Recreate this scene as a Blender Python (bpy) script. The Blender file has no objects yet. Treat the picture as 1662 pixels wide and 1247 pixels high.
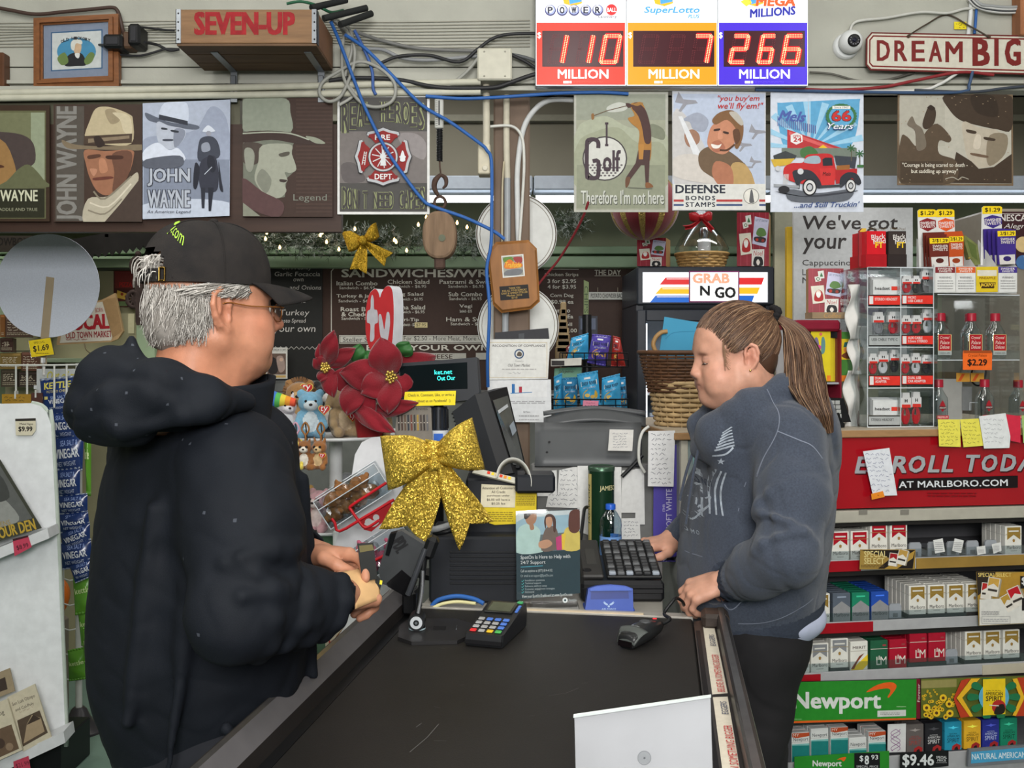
import bpy,bmesh,math,random
import numpy as np
from mathutils import Matrix,Vector as V3
from math import sin,cos,pi,radians as rad
RN=random.Random;TR=Matrix.Translation;EN=enumerate;RA=range
random.seed(7);RS=np.random.RandomState(7)
C=bpy.context.scene.collection
# camera, light, exposure
FPX,CX,HY,EYE=1616.,831.,566.,1.53
S=bpy.context.scene
cam=bpy.data.cameras.new('camera');cam.sensor_width=36;cam.lens=36*FPX/1662;cam.shift_y=(HY-623.5)/1662
cam.clip_start=.02
co=bpy.data.objects.new('camera',cam);C.objects.link(co);co.location=(0,0,EYE);co.rotation_euler=(pi/2,0,0)
S.camera=co
w=bpy.data.worlds.new('world');S.world=w;w.use_nodes=True
w.node_tree.nodes['Background'].inputs[0].default_value=(.85,.93,1,1);w.node_tree.nodes['Background'].inputs[1].default_value=.12
S.view_settings.view_transform='Standard';S.view_settings.look='None';S.view_settings.gamma=1
S.view_settings.use_curve_mapping=False;S.view_settings.exposure=.14
S.cycles.max_bounces=8;S.cycles.transparent_max_bounces=24;S.cycles.use_denoising=True
def area(name,loc,rot,sx,sy,power,col=(1,.98,.94)):
 l=bpy.data.lights.new(name,'AREA');l.shape='RECTANGLE';l.size=sx;l.size_y=sy;l.energy=power;l.color=col;o=bpy.data.objects.new(name,l);C.objects.link(o);o.location=loc;o.rotation_euler=rot;return o
area('ceiling_light',(-1.5,1.5,3.25),(rad(12),0,0),.35,2.6,34)
area('ceiling_light',(.35,.9,3.25),(rad(16),0,0),.35,2.4,30)
area('ceiling_light',(1.8,1.3,3.25),(rad(12),0,0),.35,2.4,24)
area('ceiling_light',(0,2.2,3.27),(rad(24),0,0),4.4,.2,12)  # extra strip lamp added near the board wall to brighten it
area('flash_fill',(.1,-1.35,2.3),(rad(86),0,0),1.3,.9,125,(1,.985,.96))  # broad frontal fill added behind the camera, standing in for a bounced flash
area('deli_light',(-1.6,4.2,2.75),(rad(8),0,0),3.2,.25,24)
area('deli_light',(1.2,3.9,2.75),(rad(4),0,0),2.2,.25,14)
# materials
def XY(s):f=[float(v)if '.' in v else int(v)for v in s.split()];return list(zip(f[::2],f[1::2]))
def lin(c):
 if isinstance(c,str):c=[int(c[i:i+2],16)for i in(0,2,4)]
 c=[x/255 for x in c];return tuple((x/12.92 if x<=.04045 else((x+.055)/1.055)**2.4)for x in c)+(1,)
_M={}
def mat(col,ro=.55,mt=0,va=.08,scale=30,bu=0,bs=None,emi=0,spec=.28,sheen=0,coat=0,name=None,sss=0,an_=None,var2=None):
 key=('m',tuple(col),ro,mt,va,scale,bu,bs,emi,spec,sheen,coat,sss,an_,var2)
 if key in _M:return _M[key]
 m=bpy.data.materials.new(name or 'mat');m.use_nodes=True;nt=m.node_tree;b=nt.nodes['Principled BSDF'];c=lin(col);b.inputs['Base Color'].default_value=c;b.inputs['Roughness'].default_value=ro;b.inputs['Metallic'].default_value=mt;b.inputs['Specular IOR Level'].default_value=spec
 if sheen:b.inputs['Sheen Weight'].default_value=sheen
 if coat:b.inputs['Coat Weight'].default_value=coat
 if sss:
  b.inputs['Subsurface Weight'].default_value=sss;b.inputs['Subsurface Radius'].default_value=(.012,.005,.003);b.inputs['Subsurface Scale'].default_value=1
 if emi:
  b.inputs['Emission Color'].default_value=c;b.inputs['Emission Strength'].default_value=emi
 if va or bu:
  tc=nt.nodes.new('ShaderNodeTexCoord');src=tc.outputs['Object']
  if an_:
   mp=nt.nodes.new('ShaderNodeMapping');mp.inputs['Scale'].default_value=an_;nt.links.new(src,mp.inputs[0]);src=mp.outputs[0]
  n=nt.nodes.new('ShaderNodeTexNoise');n.inputs['Scale'].default_value=scale;n.inputs['Detail'].default_value=4;nt.links.new(src,n.inputs['Vector'])
  if va:
   r=nt.nodes.new('ShaderNodeMapRange');r.inputs[1].default_value=.25;r.inputs[2].default_value=.75;nt.links.new(n.outputs['Fac'],r.inputs[0]);mx=nt.nodes.new('ShaderNodeMix');mx.data_type='RGBA';c2=lin(var2)if var2 else tuple(min(1,x*(1+va))for x in c[:3])+(1,);mx.inputs[6].default_value=c if var2 else tuple(x*(1-va)for x in c[:3])+(1,);mx.inputs[7].default_value=c2;nt.links.new(r.outputs[0],mx.inputs[0]);nt.links.new(mx.outputs[2],b.inputs['Base Color'])
  if bu:
   n2=n
   if bs:
    n2=nt.nodes.new('ShaderNodeTexNoise');n2.inputs['Scale'].default_value=bs;n2.inputs['Detail'].default_value=3;nt.links.new(src,n2.inputs['Vector'])
   bp=nt.nodes.new('ShaderNodeBump');bp.inputs['Strength'].default_value=bu;bp.inputs['Distance'].default_value=.01;nt.links.new(n2.outputs['Fac'],bp.inputs['Height']);nt.links.new(bp.outputs[0],b.inputs['Normal'])
 _M[key]=m;return m
def ink(*c,e=0):
 if len(c)==6:c=''.join(c)
 return mat(c,.5,scale=60,spec=.18,emi=e)
def glo(*c):return mat(c,.22,scale=40,spec=.5)
def gs(tint=(250,250,250),ro=.03,alpha=.9):
 key=('g',tint,ro,alpha)
 if key in _M:return _M[key]
 m=bpy.data.materials.new('clear_plastic');m.use_nodes=True;nt=m.node_tree;out=nt.nodes['Material Output'];nt.nodes.remove(nt.nodes['Principled BSDF']);t=nt.nodes.new('ShaderNodeBsdfTransparent');t.inputs[0].default_value=lin(tint);g=nt.nodes.new('ShaderNodeBsdfGlossy');g.inputs['Roughness'].default_value=ro;f=nt.nodes.new('ShaderNodeLayerWeight');f.inputs[0].default_value=.25;r=nt.nodes.new('ShaderNodeMapRange');r.inputs[3].default_value=(1-alpha)*.6;r.inputs[4].default_value=.7;mx=nt.nodes.new('ShaderNodeMixShader');nt.links.new(f.outputs['Facing'],r.inputs[0]);nt.links.new(r.outputs[0],mx.inputs[0]);nt.links.new(t.outputs[0],mx.inputs[1]);nt.links.new(g.outputs[0],mx.inputs[2]);nt.links.new(mx.outputs[0],out.inputs[0]);_M[key]=m;return m
def gli(col):
 key=('gl',col)
 if key in _M:return _M[key]
 m=mat(col,.42,mt=.55,va=.3,scale=300,name='glitter').copy();nt=m.node_tree;b=nt.nodes['Principled BSDF'];tc=nt.nodes.new('ShaderNodeTexCoord');v=nt.nodes.new('ShaderNodeTexVoronoi');v.inputs['Scale'].default_value=420;nt.links.new(tc.outputs['Object'],v.inputs['Vector']);nm=nt.nodes.new('ShaderNodeVectorMath');nm.operation='MULTIPLY_ADD';nm.inputs[1].default_value=(1.3,1.3,1.3);nm.inputs[2].default_value=(-.65,-.65,-.65);nt.links.new(v.outputs['Color'],nm.inputs[0]);ge=nt.nodes.new('ShaderNodeNewGeometry');ad=nt.nodes.new('ShaderNodeVectorMath');nt.links.new(ge.outputs['Normal'],ad.inputs[0]);nt.links.new(nm.outputs[0],ad.inputs[1]);no=nt.nodes.new('ShaderNodeVectorMath');no.operation='NORMALIZE';nt.links.new(ad.outputs[0],no.inputs[0]);nt.links.new(no.outputs[0],b.inputs['Normal']);_M[key]=m;return m
WHITE,PAPER,BLACK=ink(236,236,232),ink(222,222,214),ink(22,22,24)
BLKP=mat((17,18,20),.42,va=.1,scale=50)
CHROME=mat((190,192,195),.18,mt=1,va=0)
STEEL=mat((120,124,128),.38,mt=1,va=.1)
WHP=mat((214,216,216),.4)
CLEAR=gs()
# mesh builder
def frame(o,yaw=0,pitch=0,roll=0):
 """columns: right, up, out (towards the shop); yaw about z, pitch leans the top backwards, roll turns in the plane""";y=rad(yaw);R=Matrix.Rotation(y,3,'Z')@Matrix.Rotation(rad(-pitch),3,'X')@Matrix.Rotation(rad(-roll),3,'Y');r,u,n=R@V3((1,0,0)),R@V3((0,0,1)),R@V3((0,-1,0));return Matrix(((r.x,u.x,n.x,o[0]),(r.y,u.y,n.y,o[1]),(r.z,u.z,n.z,o[2]),(0,0,0,1)))
def P(px,py,Y):return V3(((px-CX)*Y/FPX,Y,EYE-(py-HY)*Y/FPX))
PX=lambda x,Y:P(x,0,Y).x
PZ=lambda y,Y:P(0,y,Y).z
class Pl:
 """a flat thing standing at depth Y where its pixel (px,py) is; q() turns measured points into its own metres"""
 def __init__(s,px,py,Y,yaw=0,pitch=0,roll=0):
  s.F=frame(P(px,py,Y),yaw,pitch,roll);s.I=s.F.inverted()
 def q(s,px,py):
  d=P(px,py,1)-V3((0,0,EYE));o=s.F.translation;n=s.F.col[2].to_3d();t=(o-V3((0,0,EYE))).dot(n)/d.dot(n);w_=V3((0,0,EYE))+d*t;l=s.I@w_;return(l.x,l.y)
 def world(s,px,py,w_=0):u,v=s.q(px,py);return s.F@V3((u,v,w_))
def spl(pts,n=6,cld=False):
 pts=[V3(p)for p in pts];out=[];N=len(pts);rng=RA(N if cld else N-1)
 for i in rng:
  g=(lambda k:pts[k%N])if cld else(lambda k:pts[max(0,min(N-1,k))]);a,b,c,d=g(i-1),g(i),g(i+1),g(i+2)
  for k in RA(n):
   t=k/n;out.append(.5*((2*b)+(c-a)*t+(2*a-5*b+4*c-d)*t*t+(3*b-a-3*c+d)*t**3))
 if not cld:out.append(pts[-1])
 return out
_T={}
def tg(s,bo=0,shear=0,spacing=1):
 bo=0;k=(s,bo,shear,spacing)
 if k not in _T:
  c=bpy.data.curves.new('t','FONT');c.body=s;c.size=1;c.offset=bo;c.shear=shear;c.space_character=spacing;c.resolution_u=2 if len(s)<40 else 1;c.space_line=.95;o=bpy.data.objects.new('t',c);me=o.to_mesh();V=[v.co.to_2d()for v in me.vertices];Fc=[tuple(p.vertices)for p in me.polygons];o.to_mesh_clear();bpy.data.objects.remove(o);bpy.data.curves.remove(c)
  if not V:V=[V3((0,0))]
  x0,x1,y0,y1=min(v.x for v in V),max(v.x for v in V),min(v.y for v in V),max(v.y for v in V);_T[k]=([((v.x-x0)/max(1e-6,x1-x0),(v.y-y0)/max(1e-6,y1-y0))for v in V],Fc,(x1-x0)/max(1e-6,y1-y0))
 return _T[k]
class MB:
 def __init__(s,T=None):s.v=[];s.f=[];s.mi=[];s.sm=[];s.mats=[];s.T=T or Matrix.Identity(4)
 def add(s,V,F,m,smooth=False,T=None):
  T=s.T if T is None else T;o=len(s.v);s.v+=[T@V3(p)for p in V]
  if m not in s.mats:s.mats.append(m)
  k=s.mats.index(m)
  for f in F:s.f.append(tuple(o+i for i in f));s.mi.append(k);s.sm.append(smooth)
  return s
 def box(s,c,size,m,b=0,R=None):
  h=[x/2 for x in size];V=[];F=[];c=V3(c)
  if b<=0:
   V=[(sx*h[0],sy*h[1],sz*h[2])for sx in(-1,1)for sy in(-1,1)for sz in(-1,1)];F=[(0,1,3,2),(4,6,7,5),(0,4,5,1),(2,3,7,6),(0,2,6,4),(1,5,7,3)]
  else:
   b=min(b,min(h)*.98);I={}
   for sx in(-1,1):
    for sy in(-1,1):
     for sz in(-1,1):
      sg=(sx,sy,sz)
      for a in RA(3):
       I[sg,a]=len(V);V.append(tuple(sg[i]*(h[i]if i==a else h[i]-b)for i in RA(3)))
   for a in RA(3):
    i,j=[k for k in RA(3)if k!=a]
    for sg in(-1,1):
     q=[]
     for(p,r)in((-1,-1),(1,-1),(1,1),(-1,1)):
      t=[0,0,0];t[a]=sg;t[i]=p;t[j]=r;q.append(I[tuple(t),a])
     F.append(tuple(q))
    for p in(-1,1):
     for r in(-1,1):
      t1=[0,0,0];t2=[0,0,0];t1[a]=-1;t2[a]=1
      for t in(t1,t2):t[i]=p;t[j]=r
      F.append((I[tuple(t1),i],I[tuple(t2),i],I[tuple(t2),j],I[tuple(t1),j]))
   for sx in(-1,1):
    for sy in(-1,1):
     for sz in(-1,1):F.append(tuple(I[(sx,sy,sz),a]for a in RA(3)))
  G=[]
  for f in F:
   vs=[V3(V[i])for i in f];n=(vs[1]-vs[0]).cross(vs[2]-vs[1]);m_=sum(vs,V3())/len(vs);G.append(f if n.dot(m_)>0 else tuple(reversed(f)))
  V=[c+((R@V3(p))if R else V3(p))for p in V];return s.add(V,G,m)
 def bx(s,x0,x1,y0,y1,z0,z1,m,b=0):return s.box(((x0+x1)/2,(y0+y1)/2,(z0+z1)/2),(abs(x1-x0),abs(y1-y0),abs(z1-z0)),m,b)
 def la(s,prof,c,m,n=24,axis=(0,0,1),smooth=True,caps=True):
  a=V3(axis).normalized();u=a.orthogonal().normalized();v=a.cross(u);c=V3(c);V=[];F=[]
  for r,z in prof:
   for k in RA(n):t=2*pi*k/n;V.append(c+a*z+(u*cos(t)+v*sin(t))*r)
  for i in RA(len(prof)-1):
   for k in RA(n):F.append((i*n+k,i*n+(k+1)%n,(i+1)*n+(k+1)%n,(i+1)*n+k))
  s.add(V,F,m,smooth)
  if caps:
   s.add(V[:n],[tuple(RA(n-1,-1,-1))],m);s.add(V[-n:],[tuple(RA(n))],m)
  return s
 def cyl(s,p0,p1,r0,r1,m,n=16,caps=True):
  p0,p1=V3(p0),V3(p1);L=(p1-p0).length;return s.la([(r0,0),(r1,L)],p0,m,n,p1-p0,True,caps)
 def ball(s,c,r,m,n=16,k=9):
  r=r if hasattr(r,'__len__')else(r,r,r);V=[];F=[];c=V3(c)
  for i in RA(k+1):
   a=pi*i/k
   for j in RA(n):t=2*pi*j/n;V.append(c+V3((r[0]*sin(a)*cos(t),r[1]*sin(a)*sin(t),r[2]*cos(a))))
  for i in RA(k):
   for j in RA(n):F.append((i*n+j,(i+1)*n+j,(i+1)*n+(j+1)%n,i*n+(j+1)%n))
  return s.add(V,F,m,True)
 def tu(s,pts,r,m,n=8,sm=5,caps=True,cld=False):
  pts=spl(pts,sm,cld)if sm else[V3(p)for p in pts];N=len(pts);V=[];F=[];u=None;rr=(lambda t:r)if not hasattr(r,'__len__')else(lambda t:float(np.interp(t,np.linspace(0,1,len(r)),r)))
  for i,p in EN(pts):
   d=(pts[(i+1)%N]-pts[i-1])if cld else(pts[min(i+1,N-1)]-pts[max(i-1,0)]);d=d.normalized()if d.length>1e-9 else V3((0,0,1));u=d.orthogonal().normalized()if u is None else(u-d*u.dot(d));u=u.normalized()if u.length>1e-6 else d.orthogonal().normalized();v=d.cross(u);q=rr(i/max(1,N-1))
   for k in RA(n):t=2*pi*k/n;V.append(p+(u*cos(t)+v*sin(t))*q)
  for i in RA(N if cld else N-1):
   j=(i+1)%N
   for k in RA(n):F.append((i*n+k,i*n+(k+1)%n,j*n+(k+1)%n,j*n+k))
  s.add(V,F,m,True)
  if caps and not cld:s.add(V[:n],[tuple(RA(n-1,-1,-1))],m);s.add(V[-n:],[tuple(RA(n))],m)
  return s
 def grid(s,fn,nu,nv,m,smooth=True,thick=0):
  V=[V3(fn(i/nu,j/nv))for j in RA(nv+1)for i in RA(nu+1)];F=[(j*(nu+1)+i,j*(nu+1)+i+1,(j+1)*(nu+1)+i+1,(j+1)*(nu+1)+i)for j in RA(nv)for i in RA(nu)]
  if thick:
   N=[V3()for _ in V]
   for f in F:
    n=(V[f[1]]-V[f[0]]).cross(V[f[3]]-V[f[0]])
    for i in f:N[i]+=n
   V2=[p-n.normalized()*thick if n.length>0 else p for p,n in zip(V,N)];o=len(V);B=[i for i in RA(nu+1)]+[(nu+1)*j+nu for j in RA(1,nv+1)]+[(nu+1)*nv+i for i in RA(nu-1,-1,-1)]+[(nu+1)*j for j in RA(nv-1,0,-1)];F=F+[tuple(o+i for i in reversed(f))for f in F]+[(B[k],B[k-1],o+B[k-1],o+B[k])for k in RA(len(B))];V=V+V2
  return s.add(V,F,m,smooth)
  # flat work in a plane's own coordinates (u, v, w): polygons extruded by d
 def po(s,pts,m,w=0,d=0,T=None):
  n=len(pts);A=sum(pts[i][0]*pts[(i+1)%n][1]-pts[(i+1)%n][0]*pts[i][1]for i in RA(n))
  if A<0:pts=pts[::-1]
  V=[(p[0],p[1],w)for p in pts];F=[tuple(RA(n))]
  if d:
   V+=[(p[0],p[1],w-d)for p in pts];F+=[tuple(RA(2*n-1,n-1,-1))]+[(i,i+n,(i+1)%n+n,(i+1)%n)for i in RA(n)]
  return s.add(V,F,m,False,T)
 def pp(s,pl,pts,m,w=0,d=0,sm=0):
  q=[pl.q(*p)for p in pts]
  if sm:q=[(v.x,v.y)for v in spl([(a,b,0)for a,b in q],sm,True)]
  return s.po(q,m,w,d,pl.F)
 def pr(s,pl,x0,y0,x1,y1,m,w=0,d=0):return s.pp(pl,[(x0,y1),(x1,y1),(x1,y0),(x0,y0)],m,w,d)
 def pc(s,pl,x,y,r,m,w=0,d=0,n=28,ry=None):
  ry=ry or r;return s.pp(pl,[(x+r*cos(2*pi*k/n),y-ry*sin(2*pi*k/n))for k in RA(n)],m,w,d)
 def pl_(s,pl,pts,wd,m,w=0,sm=0):
  """a stroke of pixel width wd along pts""";q=[V3(pl.q(*p)+(0,))for p in pts];u=abs(pl.q(pts[0][0]+1,pts[0][1])[0]-pl.q(*pts[0])[0])
  if sm:q=spl(q,sm)
  h=wd*u/2;L=[];R=[]
  for i,p in EN(q):
   d=q[min(i+1,len(q)-1)]-q[max(i-1,0)];d=d.normalized()if d.length>1e-9 else V3((1,0,0));nrm=V3((-d.y,d.x,0))*h;L.append(p+nrm);R.append(p-nrm)
  V=[(p.x,p.y,w)for p in L+R];N=len(q);return s.add(V,[(i+N,i+1+N,i+1,i)for i in RA(N-1)],m,False,pl.F)
 def pt(s,pl,txt,x0,y0,x1,y1,m,w=.0006,bo=0,shear=0,sp=1,rot=0,fit=True,d=0):
  """lettering that fills the pixel box (rotated by rot degrees counter-clockwise about its centre)""";b0=0;G,F,asp=tg(txt,b0,shear,sp)
  if not fit:
   wd=asp*(y1-y0);x0,x1=(x0+x1)/2-wd/2,(x0+x1)/2+wd/2
  cx,cy=(x0+x1)/2,(y0+y1)/2;hw,hh=(x1-x0)/2,(y1-y0)/2;a=rad(rot);ca,sa=cos(a),sin(a);e=bo*hh*1.7;sh=[(0,0)]if e==0 else[(-e,-e*.7),(e,-e*.7),(-e,e*.7),(e,e*.7),(0,0)];hw-=e;hh-=e*.7
  for k,(ex,ey)in EN(sh):
   V=[]
   for gx,gy in G:
    dx,dy=(gx*2-1)*hw+ex,(gy*2-1)*hh+ey;V.append(pl.q(cx+dx*ca-dy*sa,cy-(dx*sa+dy*ca)))
   s.add([(u,v,w+k*.000012)for u,v in V],F,m,False,pl.F)
  return s
 def scr(s,pl,x0,y0,x1,y1,m,rows,w=.0006,wd=1.,seed=1,slope=0):
  """rows of handwriting: wavering pen strokes""";r=RN(seed)
  for k in RA(rows):
   y=y0+(y1-y0)*(k+.5)/rows;x=x0+r.random()*(x1-x0)*.08;xe=x1-r.random()*(x1-x0)*.25;h=(y1-y0)/rows*.3
   while x<xe:
    L=(x1-x0)*(.1+.16*r.random());pts=[];t=x
    while t<min(x+L,xe):pts.append((t,y-slope*(t-x0)+(r.random()-.5)*2*h));t+=max(1.2,h*.8)
    if len(pts)>2:s.pl_(pl,pts,wd,m,w)
    x+=L+(x1-x0)*.05
  return s
 def bd(s,name,parent=None,org=None,T=None):
  V=s.v
  if parent is not None:
   I=parent.matrix_basis.inverted()if parent.parent is None else(parent.parent.matrix_basis@parent.matrix_basis).inverted();V=[I@p for p in V];o_=V3((0,0,0))
  else:
   if org is None:
    lo=[min(p[i]for p in V)for i in RA(3)];hi=[max(p[i]for p in V)for i in RA(3)];org=((lo[0]+hi[0])/2,(lo[1]+hi[1])/2,lo[2])
   o_=V3(org);V=[p-o_ for p in V]
  me=bpy.data.meshes.new(name);me.from_pydata([tuple(p)for p in V],[],s.f)
  for m in s.mats:me.materials.append(m)
  me.polygons.foreach_set('material_index',s.mi);me.polygons.foreach_set('use_smooth',s.sm);me.update();o=bpy.data.objects.new(name,me);C.objects.link(o);o.parent=parent;o.location=o_;return o
def tag(o,label,cat,group=None,kind=None):
 o['label']=label;o['category']=cat
 if group:o['group']=group
 if kind:o['kind']=kind
 return o
def tb(mb,n,*a):return tag(mb.bd(n),*a)
def thg(name,label,cat,loc=(0,0,0),group=None,rotz=0):
 o=bpy.data.objects.new(name,None);o.empty_display_size=.05;C.objects.link(o);o.location=loc;o.rotation_euler=(0,0,rotz);o.matrix_basis=TR(loc)@Matrix.Rotation(rotz,4,'Z');return tag(o,label,cat,group)
def stc(name,mb,parent=None):
 o=mb.bd(name,parent)
 if parent is None:o['kind']='structure'
 return o
 # smooth solids (signed distances meshed by surface nets)
def rc(a,b,r1,r2=None,k=.02):return('c',np.array(a,float),np.array(b,float),r1,r2 if r2 is not None else r1,k)
def ell(c,r,k=.02,R=None):return('e',np.array(c,float),np.array(r,float),None if R is None else np.array(R,float),k)
def sub(p):return('-',)+p
def sdf(prims,X):
 d=np.full(len(X),1e3)
 for p in prims:
  neg=p[0]=='-'
  if neg:p=p[1:]
  if p[0]=='c':
   _,a,b,r1,r2,k=p;ba=b-a;t=np.clip(((X-a)@ba)/max(1e-12,ba@ba),0,1);q=X-a-t[:,None]*ba;di=np.sqrt((q*q).sum(1))-(r1+(r2-r1)*t)
  else:
   _,c,r,R,k=p;q=X-c
   if R is not None:q=q@R
   k0=np.sqrt(((q/r)**2).sum(1));k1=np.sqrt(((q/(r*r))**2).sum(1));di=np.where(k0<1e-6,-r.min(),k0*(k0-1)/np.maximum(k1,1e-9))
  if neg:
   h=np.clip(.5-.5*(di+d)/max(k,1e-5),0,1);d=d+(-di-d)*h+k*h*(1-h)
  else:
   h=np.clip(.5+.5*(di-d)/max(k,1e-5),0,1);d=d*h+di*(1-h)-k*h*(1-h)if k>0 else np.minimum(d,di);d=np.where(np.isfinite(d),d,di)
 return d
def srf(fn,lo,hi,h,marg=1.6):
 lo=np.array(lo,float);hi=np.array(hi,float);L=16;H=h*L;n=np.ceil((hi-lo)/H).astype(int);cells=np.stack(np.meshgrid(*[np.arange(k)for k in n],indexing='ij'),-1).reshape(-1,3);off=np.array([[i,j,k]for i in(0,1)for j in(0,1)for k in(0,1)])
 while True:
  d=fn(lo+(cells+.5)*H);cells=cells[np.abs(d)<H*.87*marg+(.004 if L>1 else 0)]
  if L==1:break
  L//=2;H/=2;cells=(cells[:,None]*2+off).reshape(-1,3)
 B=1<<20;key=lambda c:(c[...,0]*B+c[...,1])*B+c[...,2];ck=key(cells);od=np.argsort(ck);cells=cells[od];ck=ck[od];cor=key(cells[:,None]+off);uk,inv=np.unique(cor.reshape(-1),return_inverse=True);uc=np.stack([uk//(B*B),(uk//B)%B,uk%B],-1);D=fn(lo+uc*h)[inv].reshape(-1,8);sg=D<0;act=sg.any(1)&~sg.all(1);cells=cells[act];ck=ck[act];D=D[act];sg=sg[act];acc=np.zeros((len(cells),3));cnt=np.zeros(len(cells))
 for a in RA(8):
  for ax in RA(3):
   if off[a][ax]==0:
    b=a+(4,2,1)[ax];x=sg[:,a]!=sg[:,b];t=D[:,a]/np.where(x,D[:,a]-D[:,b],1);p=off[a]+np.zeros((len(cells),3));p[:,ax]+=t;acc[x]+=p[x];cnt[x]+=1
 V=lo+(cells+acc/cnt[:,None])*h;F=[]
 def find(c):
  k=key(c);i=np.clip(np.searchsorted(ck,k),0,len(ck)-1);return np.where(ck[i]==k,i,-1)
 for ax in RA(3):
  e=sg[:,0]!=sg[:,(4,2,1)[ax]];idx=np.nonzero(e)[0];b,c=XY("1 2 2 0 0 1")[ax];eb=np.zeros(3,int);ec=np.zeros(3,int);eb[b]=1;ec[c]=1;q=np.stack([idx,find(cells[idx]-eb),find(cells[idx]-eb-ec),find(cells[idx]-ec)],1);ok=(q>=0).all(1);q=q[ok];fl=~sg[idx[ok],0];q[fl]=q[fl][:,::-1];F.append(q)
 return V,np.concatenate(F)
def sld(name,prims,h,mats,parent=None,org=None,disp=None,pick=None,lo=None,hi=None,col=None):
 fn=(lambda X:sdf(prims,X))if disp is None else(lambda X:sdf(prims,X)+disp(X))
 if lo is None:
  pts=[]
  for p in prims:
   if p[0]=='-':continue
   if p[0]=='c':r=max(p[3],p[4]);pts+=[p[1]-r,p[1]+r,p[2]-r,p[2]+r]
   else:r=p[2].max();pts+=[p[1]-r,p[1]+r]
  lo=np.min(pts,0)-.03;hi=np.max(pts,0)+.03
 V,F=srf(fn,lo,hi,h)
 if parent is not None:
  Pm=parent.matrix_basis if parent.parent is None else parent.parent.matrix_basis@parent.matrix_basis;I=np.array(Pm.inverted());L=V@I[:3,:3].T+I[:3,3];o_=(0,0,0)
 else:
  o_=org if org is not None else tuple((V.min(0)+V.max(0))/2*np.array([1,1,0])+np.array([0,0,V[:,2].min()]));L=V-np.array(o_)
 me=bpy.data.meshes.new(name);me.vertices.add(len(V));me.vertices.foreach_set('co',L.reshape(-1));me.loops.add(4*len(F));me.loops.foreach_set('vertex_index',F.reshape(-1).astype(np.int32));me.polygons.add(len(F));me.polygons.foreach_set('loop_start',np.arange(0,4*len(F),4,dtype=np.int32));me.polygons.foreach_set('loop_total',np.full(len(F),4,np.int32))
 for m in(mats if isinstance(mats,(list,tuple))else[mats]):me.materials.append(m)
 if pick is not None:me.polygons.foreach_set('material_index',pick(V[F].mean(1)).astype(np.int32))
 me.polygons.foreach_set('use_smooth',np.ones(len(F),bool));me.update(calc_edges=True);me.validate()
 if col is not None:
  at=me.color_attributes.new('tone','FLOAT_COLOR','POINT');cc=np.ones((len(V),4));cc[:,:3]=col(V);at.data.foreach_set('color',cc.reshape(-1))
 o=bpy.data.objects.new(name,me);C.objects.link(o);o.parent=parent;o.location=o_;return o
 # the shell of the shop
wallm=mat((164,164,154),.6,va=.09,scale=6,bu=.15,bs=40)
ZS=PZ(152,3.45)
mb=MB();z=ZS;rr=RN(3)
hs=[.05,.045,.24,.022,.022,.022,.022,.03,.28,.03,.03,.3,.3]
gapm=mat((78,76,68),va=.2)
for i,hgt in EN(hs):
 mb.bx(-2.6,2.6,3.455+.004*(i%2),3.5,z,z+hgt-.0035,wallm);z+=hgt
mb.bx(-2.6,2.6,3.475,3.5,ZS,z,gapm)
mb.bx(-2.6,2.6,3.405,3.455,ZS,ZS+.014,wallm);mb.bx(-2.6,2.6,3.43,3.455,ZS+.03,ZS+.042,wallm)
ZTOP=z
stc('wall_header',mb)
mb=MB();mb.bx(-4.2,3.6,-1.6,6.2,-.06,0,mat((100,122,110),.5,va=.12,scale=4,bu=.1,bs=25));stc('floor',mb)
mb=MB();mb.bx(-4.2,3.6,-1.6,3.6,3.32,3.42,mat((200,199,190)));stc('ceiling',mb)
mb=MB();mb.bx(-4.2,3.6,3.5,6.2,3.,3.1,mat((120,122,104)));stc('ceiling_deli',mb)
olive=mat((112,118,92),.6,va=.07,scale=5);grn=mat((146,168,136),.5,scale=8)
taupe=mat((112,108,94),.6,va=.08,scale=4)
mb=MB();mb.bx(-4.2,3.6,5.3,5.4,0,3.05,olive)
mb.bx(-4.2,3.6,5.28,5.3,0,PZ(430,5.28),mat((176,176,150),scale=5));stc('wall_back',mb)
mb=MB();mb.bx(-4.2,3.6,5.12,5.28,PZ(434,5.12),PZ(416,5.12),grn,.004);mb.bx(-4.2,3.6,5.2,5.28,PZ(412,5.2),PZ(400,5.2),grn,.003);stc('trim_1',mb)
mb=MB();mb.bx(-4.2,3.6,4.78,5.29,PZ(288,4.78),3.,taupe);mb.bx(-4.2,3.6,4.74,4.8,PZ(196,4.74),PZ(186,4.74),mat((128,126,112)));stc('trim_2',mb)
mb=MB();mb.bx(-4.2,-4.1,-1.6,6.2,0,3.42,olive);stc('wall_left',mb)
mb=MB();mb.bx(3.5,3.6,-1.6,6.2,0,3.42,wallm);stc('wall_right',mb)
brn=mat((112,94,80),.6,va=.12,scale=5,an_=(6,6,1))
mb=MB();xa,xb=PX(801,3.5),PX(860,3.5);mb.bx(xa,xb,3.501,3.62,0,2.998,brn,.006);stc('trim_3',mb)
def stl(x0,x1,lab):
 t=thg('fluorescent_light',lab,'light',((x0+x1)/2,4.65,PZ(318,4.65)),'fluorescent strips of the deli');a=MB();a.bx(x0,x1,4.58,4.76,PZ(312,4.65),PZ(289,4.65),mat((150,158,168),.4),.006);a.bd('housing',t);a=MB();a.cyl((x0+.01,4.62,PZ(323,4.62)),(x1-.01,4.62,PZ(323,4.62)),.0165,.0165,mat((245,250,255),emi=5,va=0),12);a.bd('tube',t)
stl(PX(600,4.65),PX(864,4.65),'fluorescent strip light behind the wooden pulley and brown post')
stl(PX(866,4.65),PX(1250,4.65),'fluorescent strip light behind the golfer sign')
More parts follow.
